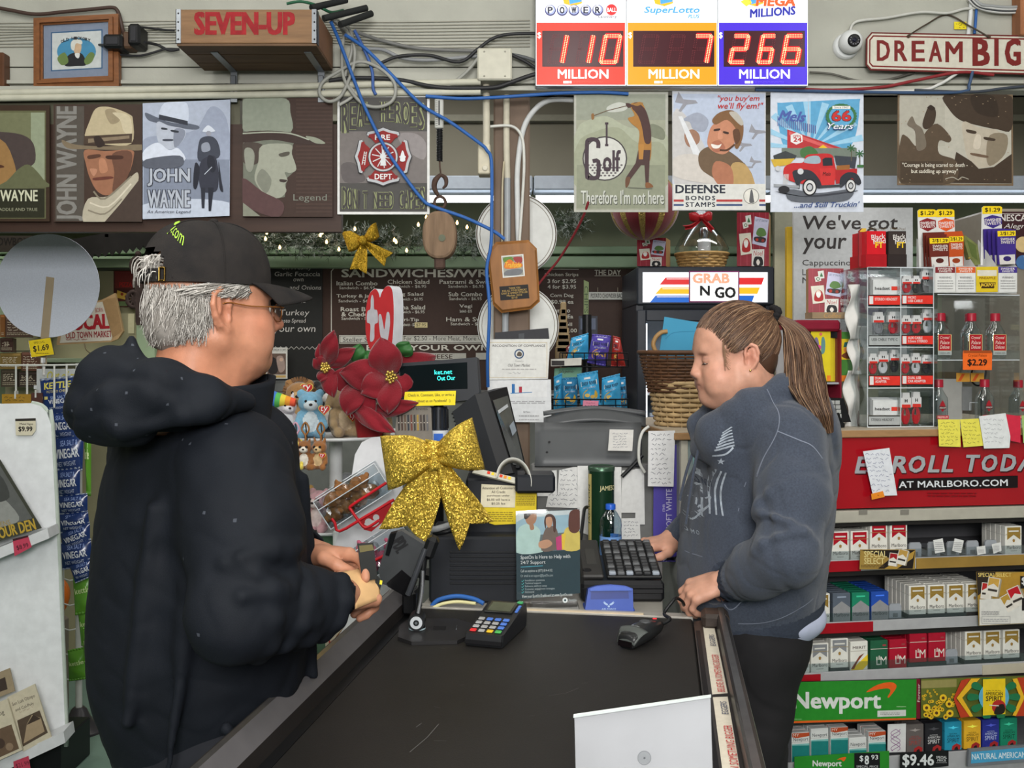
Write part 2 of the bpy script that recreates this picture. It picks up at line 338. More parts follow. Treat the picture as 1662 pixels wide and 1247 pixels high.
stl(PX(1252,4.65),PX(1760,4.65),'fluorescent strip light below the cowboy quote sign')
# people
def xf(prims,M):
 R=np.array(M)[:3,:3];t=np.array(M)[:3,3];sc=np.linalg.norm(R[:,0]);Rn=R/sc;out=[]
 for p in prims:
  neg=p[0]=='-'
  if neg:p=p[1:]
  if p[0]=='c':q=('c',R@p[1]+t,R@p[2]+t,p[3]*sc,p[4]*sc,p[5]*sc)
  else:q=('e',R@p[1]+t,p[2]*sc,Rn@(np.eye(3)if p[3]is None else p[3]),p[4]*sc)
  out.append((('-',)+q)if neg else q)
 return out
def hdp(neck=.056,full=0,age=0,nose=1.,lid=0):
 """x forward, y left, z up, origin between the ears""";H=[ell((-.014,0,.04),(.098,.075,.09)),ell((.03,0,-.022),(.066,.06,.083),.03),ell((.045,0,.045),(.05,.062,.055),.03)];H+=[rc((-.01,s*.054,-.05),(.062,s*.016,-.093),.022+full*.01,.018,.035)for s in(1,-1)];H+=[ell((.062,s*.038,-.022),(.028,.024,.024),.03)for s in(1,-1)];H+=[ell((.055,s*.04,-.06),(.03+full*.012,.02+full*.012,.03+full*.008),.03)for s in(1,-1)];H+=[rc((.084,-.03,.026),(.084,.03,.026),.01,.01,.02)];H+=[sub(ell((.1,s*.032,.004),(.017,.017,.012),.014))for s in(1,-1)];H+=[ell((.08,s*.032,.002),(.0125,.0125,.0125),.002)for s in(1,-1)];H+=[rc((.084,s*.02,.0085),(.082,s*.045,.0065),.0042,.004,.004)for s in(1,-1)];H+=[rc((.084,s*.022,-.007),(.081,s*.042,-.006),.003,.003,.004)for s in(1,-1)]
 if lid:H+=[ell((.0812,s*.032,.0045),(.014,.015,.0105),.002)for s in(1,-1)]
 H+=[rc((.09,0,.014),(.113*nose,0,-.026),.0075,.0105*nose,.014),ell((.106,.011,-.031),(.0105,.008,.008),.008),ell((.106,-.011,-.031),(.0105,.008,.008),.008)];H+=[ell((.092,0,-.055),(.014,.025,.02),.016)];H+=[rc((.096,s*.002,-.054),(.086,s*.022,-.0575),.0068,.0035,.004)for s in(1,-1)];H+=[rc((.0955,s*.002,-.066),(.086,s*.02,-.062),.0075,.004,.004)for s in(1,-1)];H+=[sub(rc((.1045,-.016,-.0595),(.1045,.016,-.0595),.0016,.0016,.004))];H+=[ell((.083,0,-.092),(.02,.022,.017),.02)]
 if full:H+=[ell((.03,0,-.098),(.055,.045,.028),.03)]
 if age:H+=[sub(rc((.098,s*.022,-.034),(.086,s*.038,-.062),.0022,.0022,.008))for s in(1,-1)]+[ell((.082,s*.03,-.016),(.008,.014,.007),.006)for s in(1,-1)]
 H+=[rc((-.028,0,-.05),(-.055,0,-.19),neck,neck*1.08,.03),rc((.02,0,-.09),(-.02,0,-.19),neck*.72,neck*.85,.03)]
 for s in(1,-1):
  R=Matrix.Rotation(s*rad(-24),3,'Z')@Matrix.Rotation(rad(-10),3,'Y');e=[ell((-.004,0,.0),(.016,.0045,.029),.004)];rim=XY(".008 -.004 .014 .012 .012 .027 .0 .034 -.012 .029 -.0175 .014 -.0155 -.004 -.009 -.019 .0 -.029");e+=[rc((a[0],s*.004,a[1]),(b[0],s*.004,b[1]),.0042,.0042,.002)for a,b in zip(rim,rim[1:])];e+=[rc((-.005,s*.004,.02),(-.008,s*.004,.0),.0032,.0035,.003),ell((.003,s*.001,-.03),(.0085,.0055,.0095),.005),rc((.01,s*.002,-.004),(.009,s*.003,-.012),.005,.004,.004)];e+=[sub(ell((.003,s*.006,-.004),(.007,.006,.011),.004))];T=TR((-.012,s*.078,-.004))@R.to_4x4()@Matrix.Scale(1.02+.16*age,4);H+=xf(e,T)
 return H
def hnd(curl,spread=(.12,.03,-.05,-.14),thumb=None,s=1,k=.006):
 """right hand for s=1: x along the fingers, z = back of the hand, y = thumb side; origin at the wrist""";H=[rc((-.05,0,0),(.012,0,0),.0285,.027,.015),ell((.045,.004*s,-.001),(.048,.04,.0155),.012),rc((.03,.018*s,-.002),(.08,.03*s,0),.015,.0115,.01),rc((.03,-.016*s,-.003),(.072,-.03*s,-.002),.014,.0105,.01),rc((.03,.005*s,0),(.084,.008*s,.001),.0135,.0115,.01),rc((.03,-.006*s,0),(.08,-.012*s,0),.0135,.011,.01)];base=XY(".083 .03 .088 .009 .084 -.012 .074 -.031");ln=[.07,.078,.073,.058];rad=[.0088,.009,.0086,.0076]
 for f in RA(4):
  p=V3((base[f][0],base[f][1]*s,0));a=0;sp=spread[f]*s;c=curl[f]
  for j,fr in EN((.44,.31,.25)):
   a+=c[j];d=V3((cos(a)*cos(sp),cos(a)*sin(sp),-sin(a)));q=p+d*ln[f]*fr;H.append(rc(p,q,rad[f]*(1.1,1.,.95)[j],rad[f]*(1.,.95,.86)[j],.004 if j else .006))
   if j==0:H.append(ell(p+V3((0,0,.0035)),(.0095,.0085,.008),.005))
   p=q
 th=thumb or[(.018,.026,-.008),(.046,.05,-.016),(.074,.056,-.02),(.098,.052,-.022)];th=[V3((a,b*s,c))for a,b,c in th];H+=[rc(th[0],th[1],.0165,.0125,.012),rc(th[1],th[2],.0115,.0105,.004),rc(th[2],th[3],.0105,.009,.004)];return H
def basis(o,x,z):
 x=V3(x).normalized();z=V3(z);z=(z-x*z.dot(x)).normalized();y=z.cross(x);return Matrix(((x.x,y.x,z.x,o[0]),(x.y,y.y,z.y,o[1]),(x.z,y.z,z.z,o[2]),(0,0,0,1)))
def sn(a,f,seed=0):
 r=np.random.RandomState(seed);K=r.randn(10,3);K=K/np.linalg.norm(K,axis=1)[:,None]*f*(.6+r.rand(10,1));ph=r.rand(10)*6.28;return lambda X:a*np.sin(X@K.T+ph).sum(1)/3.2
def fol(a,f,seed=0,w_=.13):
 n=sn(1.,f,seed);return lambda X:a*np.exp(-(n(X)/w_)**2)
def ski(col,name):
 m=mat(col,.5,va=.11,scale=55,bu=.06,bs=420,spec=.35,sss=.12,name=name).copy();nt=m.node_tree;b=nt.nodes['Principled BSDF'];at=nt.nodes.new('ShaderNodeVertexColor');at.layer_name='tone';mx=nt.nodes.new('ShaderNodeMix');mx.data_type='RGBA';mx.blend_type='MULTIPLY';mx.inputs[0].default_value=1;src=b.inputs['Base Color'].links[0].from_socket;nt.links.new(src,mx.inputs[6]);nt.links.new(at.outputs[0],mx.inputs[7]);nt.links.new(mx.outputs[2],b.inputs['Base Color']);return m
EYEW,IRIS=mat((225,220,212),.2,va=0),mat((58,66,74),.15,va=0)
def eyes(M,parent,iris,look=(1,0,-.1)):
 for s in(1,-1):
  mb=MB(M);c=V3((.0812,s*.032,.0015));mb.ball(c,.0122,EYEW,20,12);d=V3(look).normalized();mb.ball(c+d*.0068,.0062,iris,14,8);mb.ball(c+d*.0105,.0028,BLACK,10,6);mb.bd('eye',parent)
  # flat artwork on signs
class Art:
 """draws on a plane; coordinates are measured in a crop of the photograph (its corner ox, oy and its magnification s)"""
 def __init__(s,pl,ox=0,oy=0,k=1.,mb=None,w=.0004,dw=.00012):s.pl=pl;s.ox=ox;s.oy=oy;s.k=k;s.mb=mb or MB();s.w=w;s.dw=dw;s.clip=None
 def p(s,x,y):return(s.ox+x/s.k,s.oy+y/s.k)
 def nx(s):s.w+=s.dw;return s.w
 def pn(s,pts,m,d=.004):s.clip=s.clip or pts;s.mb.pp(s.pl,[s.p(*q)for q in pts],m,0,d);return s
 def box(s,x0,y0,x1,y1,m,d=.004):return s.pn([(x0,y1),(x1,y1),(x1,y0),(x0,y0)],m,d)
 def po(s,pts,m,sm=0):
  if sm:pts=[(v.x,v.y)for v in spl([(x,y,0)for x,y in pts],sm,True)]
  if s.clip:
   c=s.clip;n=len(c);A=sum(c[i][0]*c[(i+1)%n][1]-c[(i+1)%n][0]*c[i][1]for i in RA(n));sg=1 if A>0 else-1
   for i in RA(n):
    p,q=c[i],c[(i+1)%n];dd=lambda t:sg*((q[0]-p[0])*(t[1]-p[1])-(q[1]-p[1])*(t[0]-p[0]));out=[]
    for j in RA(len(pts)):
     u,v=pts[j-1],pts[j];du,dv=dd(u),dd(v)
     if(du>=0)!=(dv>=0):t=du/(du-dv);out.append((u[0]+(v[0]-u[0])*t,u[1]+(v[1]-u[1])*t))
     if dv>=0:out.append(v)
    pts=out
    if len(pts)<3:return s
  s.mb.pp(s.pl,[s.p(*q)for q in pts],m if not isinstance(m,(tuple,str))else ink(*m),s.nx(),0,0);return s
 def bend(s,f):
  for i,v in EN(s.mb.v):l=s.pl.I@v;s.mb.v[i]=s.pl.F@V3((l.x,l.y,l.z+f(l.x,l.y)))
  return s
 def bl(s,pts,m):return s.po(pts,m,4)
 def rt(s,x0,y0,x1,y1,m):return s.po([(x0,y1),(x1,y1),(x1,y0),(x0,y0)],m)
 def ci(s,x,y,r,m,ry=None,n=28):
  a,b=s.p(x,y);s.mb.pc(s.pl,a,b,r/s.k,m if not isinstance(m,(tuple,str))else ink(*m),s.nx(),0,n,(ry or r)/s.k);return s
 def line(s,pts,wd,m,sm=0):s.mb.pl_(s.pl,[s.p(*q)for q in pts],wd/s.k,m if not isinstance(m,(tuple,str))else ink(*m),s.nx(),sm);return s
 def tx(s,t,x0,y0,x1,y1,m,**k):
  a,b=s.p(x0,y0);c,d=s.p(x1,y1);s.mb.pt(s.pl,t,a,b,c,d,m if not isinstance(m,(tuple,str))else ink(*m),s.nx(),**k);return s
 def frame(s,x0,y0,x1,y1,t,m):
  s.rt(x0,y0,x1,y0+t,m);w=s.w
  for q in((x0,y1-t,x1,y1),(x0,y0,x0+t,y1),(x1-t,y0,x1,y1)):s.w=w-s.dw;s.rt(*q,m)
  return s
 def scr(s,x0,y0,x1,y1,m,rows,wd=2.5,seed=1,slope=0):
  a,b=s.p(x0,y0);c,d=s.p(x1,y1);s.mb.scr(s.pl,a,b,c,d,m if not isinstance(m,(tuple,str))else ink(*m),rows,s.nx(),wd/s.k,seed,slope);return s
 def lines(s,x0,y0,x1,y1,m,rows,wd=.45,seed=1):
  """small print: broken bars""";r=RN(seed);h=(y1-y0)/rows;s.nx();w=s.w
  for i in RA(rows):
   x=x0;y=y0+h*(i+.5)
   while x<x1*.999:
    L=(x1-x0)*(.06+.1*r.random());xe=min(x+L,x1);s.w=w-s.dw;s.rt(x,y-h*wd/2,xe,y+h*wd/2,m);x=xe+(x1-x0)*.025
  return s
 def dn(s,name,label='',cat='',group=None,pa=None):
  o=s.mb.bd(name,pa);return tag(o,label,cat,group)if pa is None else o
def I(*c):return ink(*c)
K=3.281;YP=3.402
SG='metal picture signs hung below the board wall'
# 1 cowboy sign at the left edge
a=Art(Pl(0,260,YP,0),0,0,K);a.box(-230,560,264,1180,I(58,44,34));a.rt(-210,590,245,1165,(92,92,66)).rt(60,600,238,960,(140,148,124)).rt(-210,600,165,760,(110,112,84))
a.bl(XY("-200 720 40 705 165 745 190 850 150 900 60 985 -60 1010 -200 900"),(72,62,60)).bl(XY("-200 790 0 740 80 880 70 960 0 985 -200 960"),(146,112,70)).bl(XY("-60 870 10 880 20 893 -40 895"),(80,50,36))
a.bl(XY("-210 1000 0 985 100 900 160 880 235 960 240 1000 -210 1010"),(96,98,72)).rt(-210,1005,238,1160,(44,44,32)).tx('JOHN WAYNE',-160,1012,202,1092,(196,196,172),bo=.02).tx('TALL IN THE SADDLE AND TRUE',-160,1108,200,1124,(150,150,126))
a.dn('metal_sign','metal sign with an orange-lit cowboy portrait, cut by the left edge above the grey disc','sign',SG)
# 2 tan hat portrait
a=Art(Pl(160,265,YP,0),0,0,K);a.box(285,556,756,1182,I(66,52,45));a.rt(296,566,448,1176,(82,76,70))
a.tx('JOHN WAYNE',66,800,678,942,(128,126,122),bo=.03,rot=90)
a.bl(XY("330 745 400 770 560 780 755 770 756 800 640 800 470 795 360 790"),(122,108,88)).bl(XY("455 740 480 640 510 580 560 568 620 580 690 610 708 640 700 765 560 770"),(182,168,138)).bl(XY("560 590 610 585 640 640 590 660"),(150,136,110)).bl(XY("600 600 690 620 700 720 660 700 640 640"),(196,184,156))
a.po(XY("450 725 705 712 702 762 445 770"),(76,62,52)).po(XY("470 740 600 730 690 722 690 738 470 762"),(132,116,96)).bl(XY("500 735 530 725 560 770 520 785"),(52,42,38))
a.bl(XY("452 800 560 805 700 800 712 840 690 920 650 985 580 1040 520 1020 480 950 460 880"),(150,104,80)).bl(XY("600 820 700 810 690 920 640 1000 600 1020 610 920"),(104,72,58)).bl(XY("470 830 530 822 532 838 475 848"),(86,58,46)).bl(XY("570 830 650 830 650 848 575 848"),(70,46,38)).bl(XY("530 850 560 850 575 910 535 920"),(176,124,96)).bl(XY("500 948 590 940 600 952 510 962"),(102,58,48)).bl(XY("480 900 520 905 500 940"),(180,130,104))
a.bl(XY("470 1060 580 1045 690 950 735 920 730 990 650 1090 560 1182 445 1182"),(176,168,150)).line(XY("500 1020 560 1060 700 940"),9,(130,122,106),4).line(XY("480 1080 580 1100 700 980"),8,(206,198,180),4).line(XY("470 1120 560 1140 650 1060"),8,(134,126,110),4).po(XY("756 940 756 1182 560 1182 640 1090"),(70,58,52))
a.dn('metal_sign','brown metal sign of a cowboy in a tall tan hat with upright grey lettering','sign',SG)
# 3 blue-grey sign with rider
a=Art(Pl(302,258,YP,0),0,0,K);a.pn(XY("760 1168 1222 1150 1226 530 760 550"),I(170,178,196));a.bl(XY("770 740 900 720 1040 690 1120 570 1190 600 1220 700 1220 860 770 860"),(150,158,178)).rt(764,850,1222,1090,(126,134,152)).bl(XY("764 1090 1000 1060 1222 1080 1222 1150 764 1165"),(186,194,210))
a.bl(XY("775 600 850 630 960 650 1055 670 1050 690 980 685 860 660 790 640"),(92,98,112)).bl(XY("850 625 875 550 960 542 1000 560 1000 650 930 655"),(196,204,220)).po(XY("848 610 1000 645 1000 668 846 636"),(52,56,66))
a.bl(XY("838 650 900 670 985 690 980 740 930 790 870 790 838 740"),(178,184,198)).bl(XY("930 690 985 695 975 745 930 785"),(132,138,154)).bl(XY("862 680 890 684 890 692 862 690"),(50,54,62)).bl(XY("912 692 950 698 948 708 914 702"),(50,54,62)).bl(XY("870 742 920 742 918 752 872 752"),(72,76,88))
a.bl(XY("770 800 840 760 900 800 950 790 980 860 770 860"),(206,212,226)).bl(XY("1060 760 1085 730 1135 730 1165 770 1165 840 1060 860"),(62,66,78)).bl(XY("1085 690 1110 668 1140 690 1142 702 1084 704"),(206,212,224)).ci(1112,712,14,(150,152,164)).bl(XY("1075 770 1110 760 1120 800 1080 810"),(140,146,160))
a.bl(XY("1060 900 1080 850 1140 830 1160 880 1165 960 1150 1020 1080 1020 1060 960"),(52,54,66)).bl(XY("1110 830 1140 840 1150 900 1130 920 1105 880"),(38,40,50)).po(XY("1070 1000 1095 1000 1090 1110 1076 1110"),(44,46,56)).po(XY("1110 1000 1140 1000 1125 1125 1112 1125"),(38,40,50)).bl(XY("1040 870 1065 900 1050 1000 1030 990"),(38,40,50)).bl(XY("1165 860 1180 960 1190 1020 1170 1000"),(40,42,52)).line([(1090,930),(1130,890)],4,(180,186,198)).bl(XY("780 850 960 830 960 890 780 895"),(88,92,104))
for t,y0,y1 in(('JOHN',895,995),('WAYNE',1010,1110)):a.tx(t,784,y0,1018,y1,(46,48,58),bo=.07).tx(t,788,y0+3,1014,y1-3,(172,178,190),bo=.03)
a.tx('An American Legend',785,1120,1018,1142,(70,74,86),shear=.2)
a.dn('metal_sign','pale blue-grey metal sign with a cowboy head above a rider on horseback','sign',SG)
# 4 Legend, profile
a=Art(Pl(467,255,YP,0),380,0,K);a.box(45,520,525,1155,I(62,46,40));a.po(XY("48 524 280 524 300 690 320 760 300 800 330 905 280 950 270 1050 200 1060 48 960"),(108,112,100))
for k in RA(30):a.rt(330,530+k*20.5,522,539+k*20.5,(70,53,46));a.w-=a.dw
a.nx();a.bl(XY("50 530 270 524 300 600 305 700 180 694 50 695"),(136,142,128)).bl(XY("46 705 250 700 380 730 486 765 430 770 330 765 200 745 46 760"),(58,44,40)).bl(XY("380 726 440 735 486 764 430 762"),(138,142,126)).line(XY("46 712 180 705 300 712 400 745"),7,(160,164,148),4)
a.bl(XY("46 765 150 770 160 840 100 880 46 860"),(72,62,56)).bl(XY("150 775 300 770 308 820 332 900 300 922 270 918 285 960 270 985 278 1020 240 1055 170 1040 110 960 130 860"),(150,152,138)).bl(XY("55 800 90 790 110 830 95 910 65 900"),(138,140,128)).bl(XY("240 820 292 808 290 828 250 836"),(78,74,66)).bl(XY("245 955 282 960 270 972 245 968"),(58,48,44)).bl(XY("150 900 200 960 170 1030 120 960"),(122,124,112)).bl(XY("46 950 150 1020 260 1080 250 1150 180 1150 46 1080"),(84,60,60)).po(XY("48 1080 140 1152 48 1152"),(128,130,116))
a.tx('Legend',316,1035,494,1080,(120,122,112))
a.dn('metal_sign','brown metal sign of a cowboy in profile with the word Legend','sign',SG)
# 5 fire department
a=Art(Pl(622,250,YP,0),380,0,K);a.box(550,506,1041,1142,I(214,214,212));a.rt(562,518,1028,1128,(74,72,70)).rt(562,700,1028,975,(112,106,104)).bl(XY("870 720 960 710 1020 760 1010 850 920 800"),(136,130,130)).bl(XY("570 880 640 870 700 960 590 970"),(92,86,86))
def act(a,txt,x0,x1,yt,yb,m,lw):
 n=len(txt);cw=(x1-x0)/n
 for i,ch in EN(txt):
  if ch==' ':continue
  xa=x0+i*cw;t=(i+.5)/n;T_,B_=yt(t),yb(t);a.tx(ch,xa,T_,xa+cw*(1.02 if ch in "'I" else .94)*(.35 if ch in "'" else 1),B_,m,bo=lw)
for m,lw,e in(((150,156,112),.05,0),((64,60,60),.012,3)):
 act(a,'REAL HEROES',572+e,1018-e,lambda t:548+e-6*sin(t*3.14),lambda t:720-e-62*sin(t*3.14)-18*t,m,lw);act(a,"DON'T NEED CAPES",574+e,1018-e,lambda t:992+e+32*sin(t*3.14),lambda t:1114-e,m,lw)
def cross(a,cx,cy,sc,m):
 for k in RA(4):
  an=k*pi/2;ca,sa=cos(an),sin(an);pts=XY("-30 -60 -80 -118 -96 -122 -90 -140 -40 -150 0 -165 40 -150 90 -140 96 -122 80 -118 30 -60");a.po([(cx+sc*(x*ca-y*sa)*.98,cy+sc*(x*sa+y*ca))for x,y in pts],m)
cross(a,795,838,.96,(46,44,46));cross(a,795,836,.93,(176,178,182));cross(a,795,836,.84,(132,30,30));a.ci(795,838,82,(60,56,58)).ci(795,838,77,(180,182,186)).ci(795,838,68,(132,30,30))
a.tx('FIRE',752,720,832,748,(222,222,222),bo=.03).tx('DEPT.',750,928,850,958,(222,222,222),bo=.03)
for k in RA(5):an=k*pi/5+.2;a.line([(795-60*cos(an),838-60*sin(an)),(795+60*cos(an),838+60*sin(an))],5,(206,208,210))
a.po(XY("780 885 790 800 800 800 812 885"),(214,216,218)).ci(795,836,16,(214,216,218)).line([(683,880),(697,810)],4,(210,210,210)).line([(697,882),(707,812)],4,(210,210,210))
for k in RA(5):a.line([(686+k*2,870-k*13),(700+k*2,871-k*13)],3,(210,210,210))
a.bl(XY("886 860 890 825 899 805 908 825 912 860"),(214,216,218)).rt(882,835,916,843,(214,216,218))
a.dn('metal_sign','white-edged metal sign with a red firefighters cross and the words Real Heroes','sign',SG)
# 6 golfer
a=Art(Pl(1008,246,YP,0),760,0,K);a.box(563,490,1064,1130,I(168,168,158));a.rt(575,502,1050,1118,(150,152,134)).rt(576,503,1050,640,(140,144,130)).bl(XY("580 690 640 640 740 620 860 680 1040 700 1048 860 580 860"),(160,164,144)).bl(XY("580 770 680 700 800 680 900 760 1040 770 1048 1000 580 1000"),(148,152,130)).bl(XY("740 570 800 545 850 560 830 590 750 598"),(182,184,176)).bl(XY("950 690 980 660 1040 690 1040 745 960 720"),(118,122,104)).rt(578,880,1048,1110,(134,138,118))
a.ci(727,845,119,(60,54,56)).ci(727,845,112,(196,196,190))
for i in RA(9):
 for j in RA(6):
  x,y=640+i*22+(j%2)*11,880+j*14
  if(x-727)**2+(y-845)**2<104**2:a.ci(x,y,7,(96,90,92),5,8);a.w-=a.dw
a.nx();G_=(62,48,56)
a.po(XY("728 652 746 652 746 664 742 664 742 768 746 768 746 780 728 780 728 768 732 768 732 664 728 664"),G_).line(XY("692 790 692 762 678 745 645 745 632 770 632 930 645 948 680 948 692 930 692 860 662 860"),22,G_,3).tx('olf',716,800,812,916,G_,bo=.03)
a.line(XY("660 620 740 590 860 560"),3.5,(90,66,40)).bl(XY("655 610 668 606 670 632 658 638"),(130,92,50)).bl(XY("860 560 900 545 930 555 960 640 972 720 975 790 965 860 920 860 905 790 910 700 870 660 850 630 885 615"),(160,112,52)).bl(XY("895 550 920 560 950 600 972 690 970 760 940 760 925 680 905 620 870 570"),(70,46,44)).ci(895,570,24,(78,50,40)).bl(XY("875 556 915 546 930 552 900 565"),(150,110,56)).bl(XY("838 552 858 552 876 566 850 574"),(70,46,44))
a.po(XY("905 800 970 800 965 865 960 980 944 985 938 880 920 880 860 960 840 945 890 870"),(70,48,46)).po(XY("905 770 935 770 930 850 908 850"),(170,120,56)).bl(XY("838 950 862 945 855 985 838 1000"),(96,64,44)).bl(XY("944 975 965 975 985 995 960 1002 944 1000"),(120,78,46)).line([(850,1000),(980,1006)],4,(96,98,86))
a.tx("Therefore I'm not here",602,1017,1044,1092,(76,78,72),bo=.012).tx("Therefore I'm not here",599,1013,1041,1088,(190,192,184),bo=.012)
a.dn('metal_sign','grey-green metal sign with a swinging golfer and a large golf ball','sign',SG)
# 7 war bonds flyer
a=Art(Pl(1166,247,YP,0),1180,0,3.282);x0=-296
a.pn(XY("-292 485 206 492 206 1122 -290 1122"),I(196,198,204));a.rt(-285,500,200,980,(176,186,206)).bl(XY("-285 600 -200 640 -100 820 -40 980 -280 980"),(188,186,186))
for(x,y,q)in((160,700,1),(90,770,.9),(150,860,.7),(110,890,.6),(-220,540,1.3)):a.po([(x-30*q,y-40*q),(x-10*q,y-8*q),(x+40*q,y-4*q),(x+50*q,y+8*q),(x+4*q,y+14*q),(x-20*q,y+44*q),(x-30*q,y+40*q),(x-12*q,y+10*q),(x-44*q,y+4*q)],(142,142,150))
a.bl(XY("-240 640 -160 600 -100 640 -120 700 -180 690 -200 650"),(150,156,172)).bl(XY("-225 710 -185 690 -150 715 -150 760 -195 785 -222 760"),(150,112,92)).po(XY("-260 620 -240 620 -120 860 -150 900"),(210,212,216))
a.bl(XY("-290 850 -200 820 -60 850 60 860 140 960 150 1010 80 1010 -100 980 -280 940"),(196,190,184)).bl(XY("-150 820 -90 780 0 800 100 880 140 960 120 1060 20 1050 -60 960 -140 900"),(104,84,64)).bl(XY("30 870 100 880 145 970 140 1050 40 1040 10 950"),(176,146,96)).bl(XY("-60 860 20 890 30 990 -30 1000 -80 930"),(166,110,84))
a.bl(XY("-95 700 -70 660 0 620 50 680 40 760 -10 820 -70 810 -105 770"),(186,128,100)).bl(XY("-80 760 -40 750 -10 790 -50 812 -80 800"),(166,104,82)).bl(XY("-85 768 -50 775 -30 768 -45 790 -75 790"),(226,220,214)).bl(XY("-70 690 -40 685 -40 695 -68 700"),(60,40,34)).bl(XY("-20 700 8 706 4 716 -20 710"),(60,40,34)).bl(XY("-45 700 -30 702 -25 740 -50 738"),(200,140,112))
a.bl(XY("-80 640 -40 600 30 590 80 640 85 720 60 790 40 780 50 700 0 640 -60 665"),(120,86,56)).bl(XY("10 600 50 600 85 650 75 670 40 640"),(176,170,160)).bl(XY("30 700 60 690 70 740 45 770"),(92,62,44)).line(XY("-40 800 0 800 40 770"),10,(84,56,40),4)
a.tx('"you buy\'em',-50,510,172,546,(176,40,38),shear=.2,bo=.012).tx("we'll fly'em!\"",-50,548,192,590,(176,40,38),shear=.2,bo=.012)
a.rt(-287,982,204,1120,(206,206,202)).tx('DEFENSE',-276,985,-10,1032,(40,44,56),bo=.05).tx('BONDS',-222,1044,-64,1068,(40,44,56),bo=.05,sp=1.3).tx('STAMPS',-222,1078,-64,1104,(40,44,56),bo=.04,sp=1.15)
for x1,x2 in((-285,-232),(-58,80),(170,204)):a.rt(x1,1064,x2,1076,(170,60,58)).rt(x1,1088,x2,1098,(60,78,118))
a.ci(127,1047,46,(214,212,204)).ci(127,1047,42,(74,76,80)).ci(127,1047,39,(214,212,204)).bl(XY("118 1080 120 1040 126 1012 134 1020 140 1060 142 1080"),(90,90,92))
a.dn('metal_sign','metal sign of a smiling flyer in leather cap with Defense Bonds Stamps lettering','sign',SG)
# 8 diner and pickup truck
a=Art(Pl(1326,246,YP,0),1180,0,3.282);a.box(232,490,727,1130,I(200,206,218))
a.bl(XY("268 560 290 548 480 538 690 528 706 545 690 700 640 790 480 800 320 790 280 700"),(92,158,198))
for k in RA(9):
 t=pi*(.05+.9*k/8);a.po([(445,790),(445+300*cos(t)*.95,790-250*sin(t)),(445+300*cos(t+.14)*.95,790-250*sin(t+.14))],(150,194,220))
a.po(XY("424 780 432 515 446 780"),(176,184,198)).po(XY("320 690 640 800 640 840 320 790"),(176,52,56)).po(XY("330 700 600 800 590 812 330 720"),(204,92,92))
for k in RA(20):a.rt(268+k*10.5,620+k*2.6,273+k*10.5,672+k*2.2,(92,98,150));a.w-=a.dw
a.nx();a.tx('Mels',272,592,420,648,(74,92,160),bo=.05,shear=.35,rot=-4).po(XY("338 720 370 706 400 722 402 756 368 772 338 756"),(222,220,220)).tx('OPEN',350,720,392,733,(180,40,40),bo=.03).tx('24',352,733,396,756,(180,40,40),bo=.05)
a.po(XY("470 800 510 772 558 806 556 818 474 818"),(224,182,40)).tx('Mels drive in',482,792,546,804,(60,40,30)).rt(290,790,690,840,(112,122,112)).po(XY("245 830 310 805 370 830 360 850 250 850"),(60,64,66)).po(XY("232 850 360 845 330 880 250 890"),(200,166,60)).bl(XY("390 800 440 780 480 810 470 840 400 840"),(70,110,66)).po(XY("570 830 690 838 680 900 580 880"),(60,64,72))
for x,y in((660,790),(705,820)):
 a.rt(x-2,y,x+3,y+70,(90,84,66))
 for k in RA(7):an=k*pi/3.5;a.line([(x,y),(x+24*cos(an),y+20*sin(an))],6,(52,96,60))
a.rt(690,880,724,894,(62,110,62))
a.bl(XY("330 1010 480 1030 660 1010 650 1060 560 1078 340 1072"),(92,96,104)).bl(XY("250 1020 400 1046 690 1016 600 1036 420 1052"),(60,62,70))
RD=(186,44,46)
a.bl(XY("300 900 340 872 400 868 420 830 470 822 550 824 570 870 575 960 480 990 320 960"),RD).bl(XY("408 868 428 838 485 834 490 872"),(150,168,180)).po(XY("505 850 520 842 556 842 560 884 508 886"),(40,44,52)).po(XY("492 900 572 896 570 985 496 990"),(196,52,52)).po(XY("575 905 690 900 688 960 577 982"),(170,38,42)).po(XY("580 885 650 880 650 905 580 908"),(150,96,50))
a.bl(XY("345 920 400 905 450 915 490 960 500 1000 470 1000 430 960 390 970 380 1010"),(48,50,58)).bl(XY("600 950 640 920 690 930 712 975 690 985 660 950 620 990 600 1000"),(48,50,58)).po(XY("245 982 380 990 382 1004 248 996"),(150,154,160)).po(XY("490 990 610 984 610 996 490 1004"),(60,62,68))
for(x,y,rx,ry)in((437,1000,38,46),(655,992,28,38)):a.ci(x,y,rx,(34,34,38),ry).ci(x,y,rx*.82,(206,206,206),ry*.82).ci(x,y,rx*.5,(50,50,56),ry*.5).ci(x,y,rx*.34,(180,182,186),ry*.34)
a.ci(300,1012,30,(40,40,44),20).ci(388,916,16,(196,198,202)).ci(268,900,14,(190,192,196)).tx('Mels',506,918,548,938,(50,30,34),shear=.2)
for k in RA(7):a.line([(300+k*4,930),(296+k*4,985)],2,(206,206,206))
a.ci(604,622,80,(52,100,72),66).ci(604,622,66,(92,158,198),54)
for k in RA(26):an=k*pi/13;a.ci(604+74*cos(an),622+60*sin(an),10,(60,112,70),7,10);a.w-=a.dw
a.nx();a.tx('66',550,590,658,652,(40,30,40),bo=.08).tx('66',553,593,655,649,(186,50,50),bo=.05).rt(556,568,652,584,(222,220,214)).tx('Since 1947',566,571,642,581,(70,60,60)).tx('Years',528,656,672,696,(40,60,120),bo=.05,shear=.35).tx('Years',531,658,669,692,(222,226,232),bo=.01,shear=.35)
a.tx('...and Still Truckin\'',352,1078,702,1106,(60,80,130),bo=.03,shear=.3,rot=1)
a.dn('metal_sign','white and blue metal sign with a red pickup truck outside a diner','sign',SG)
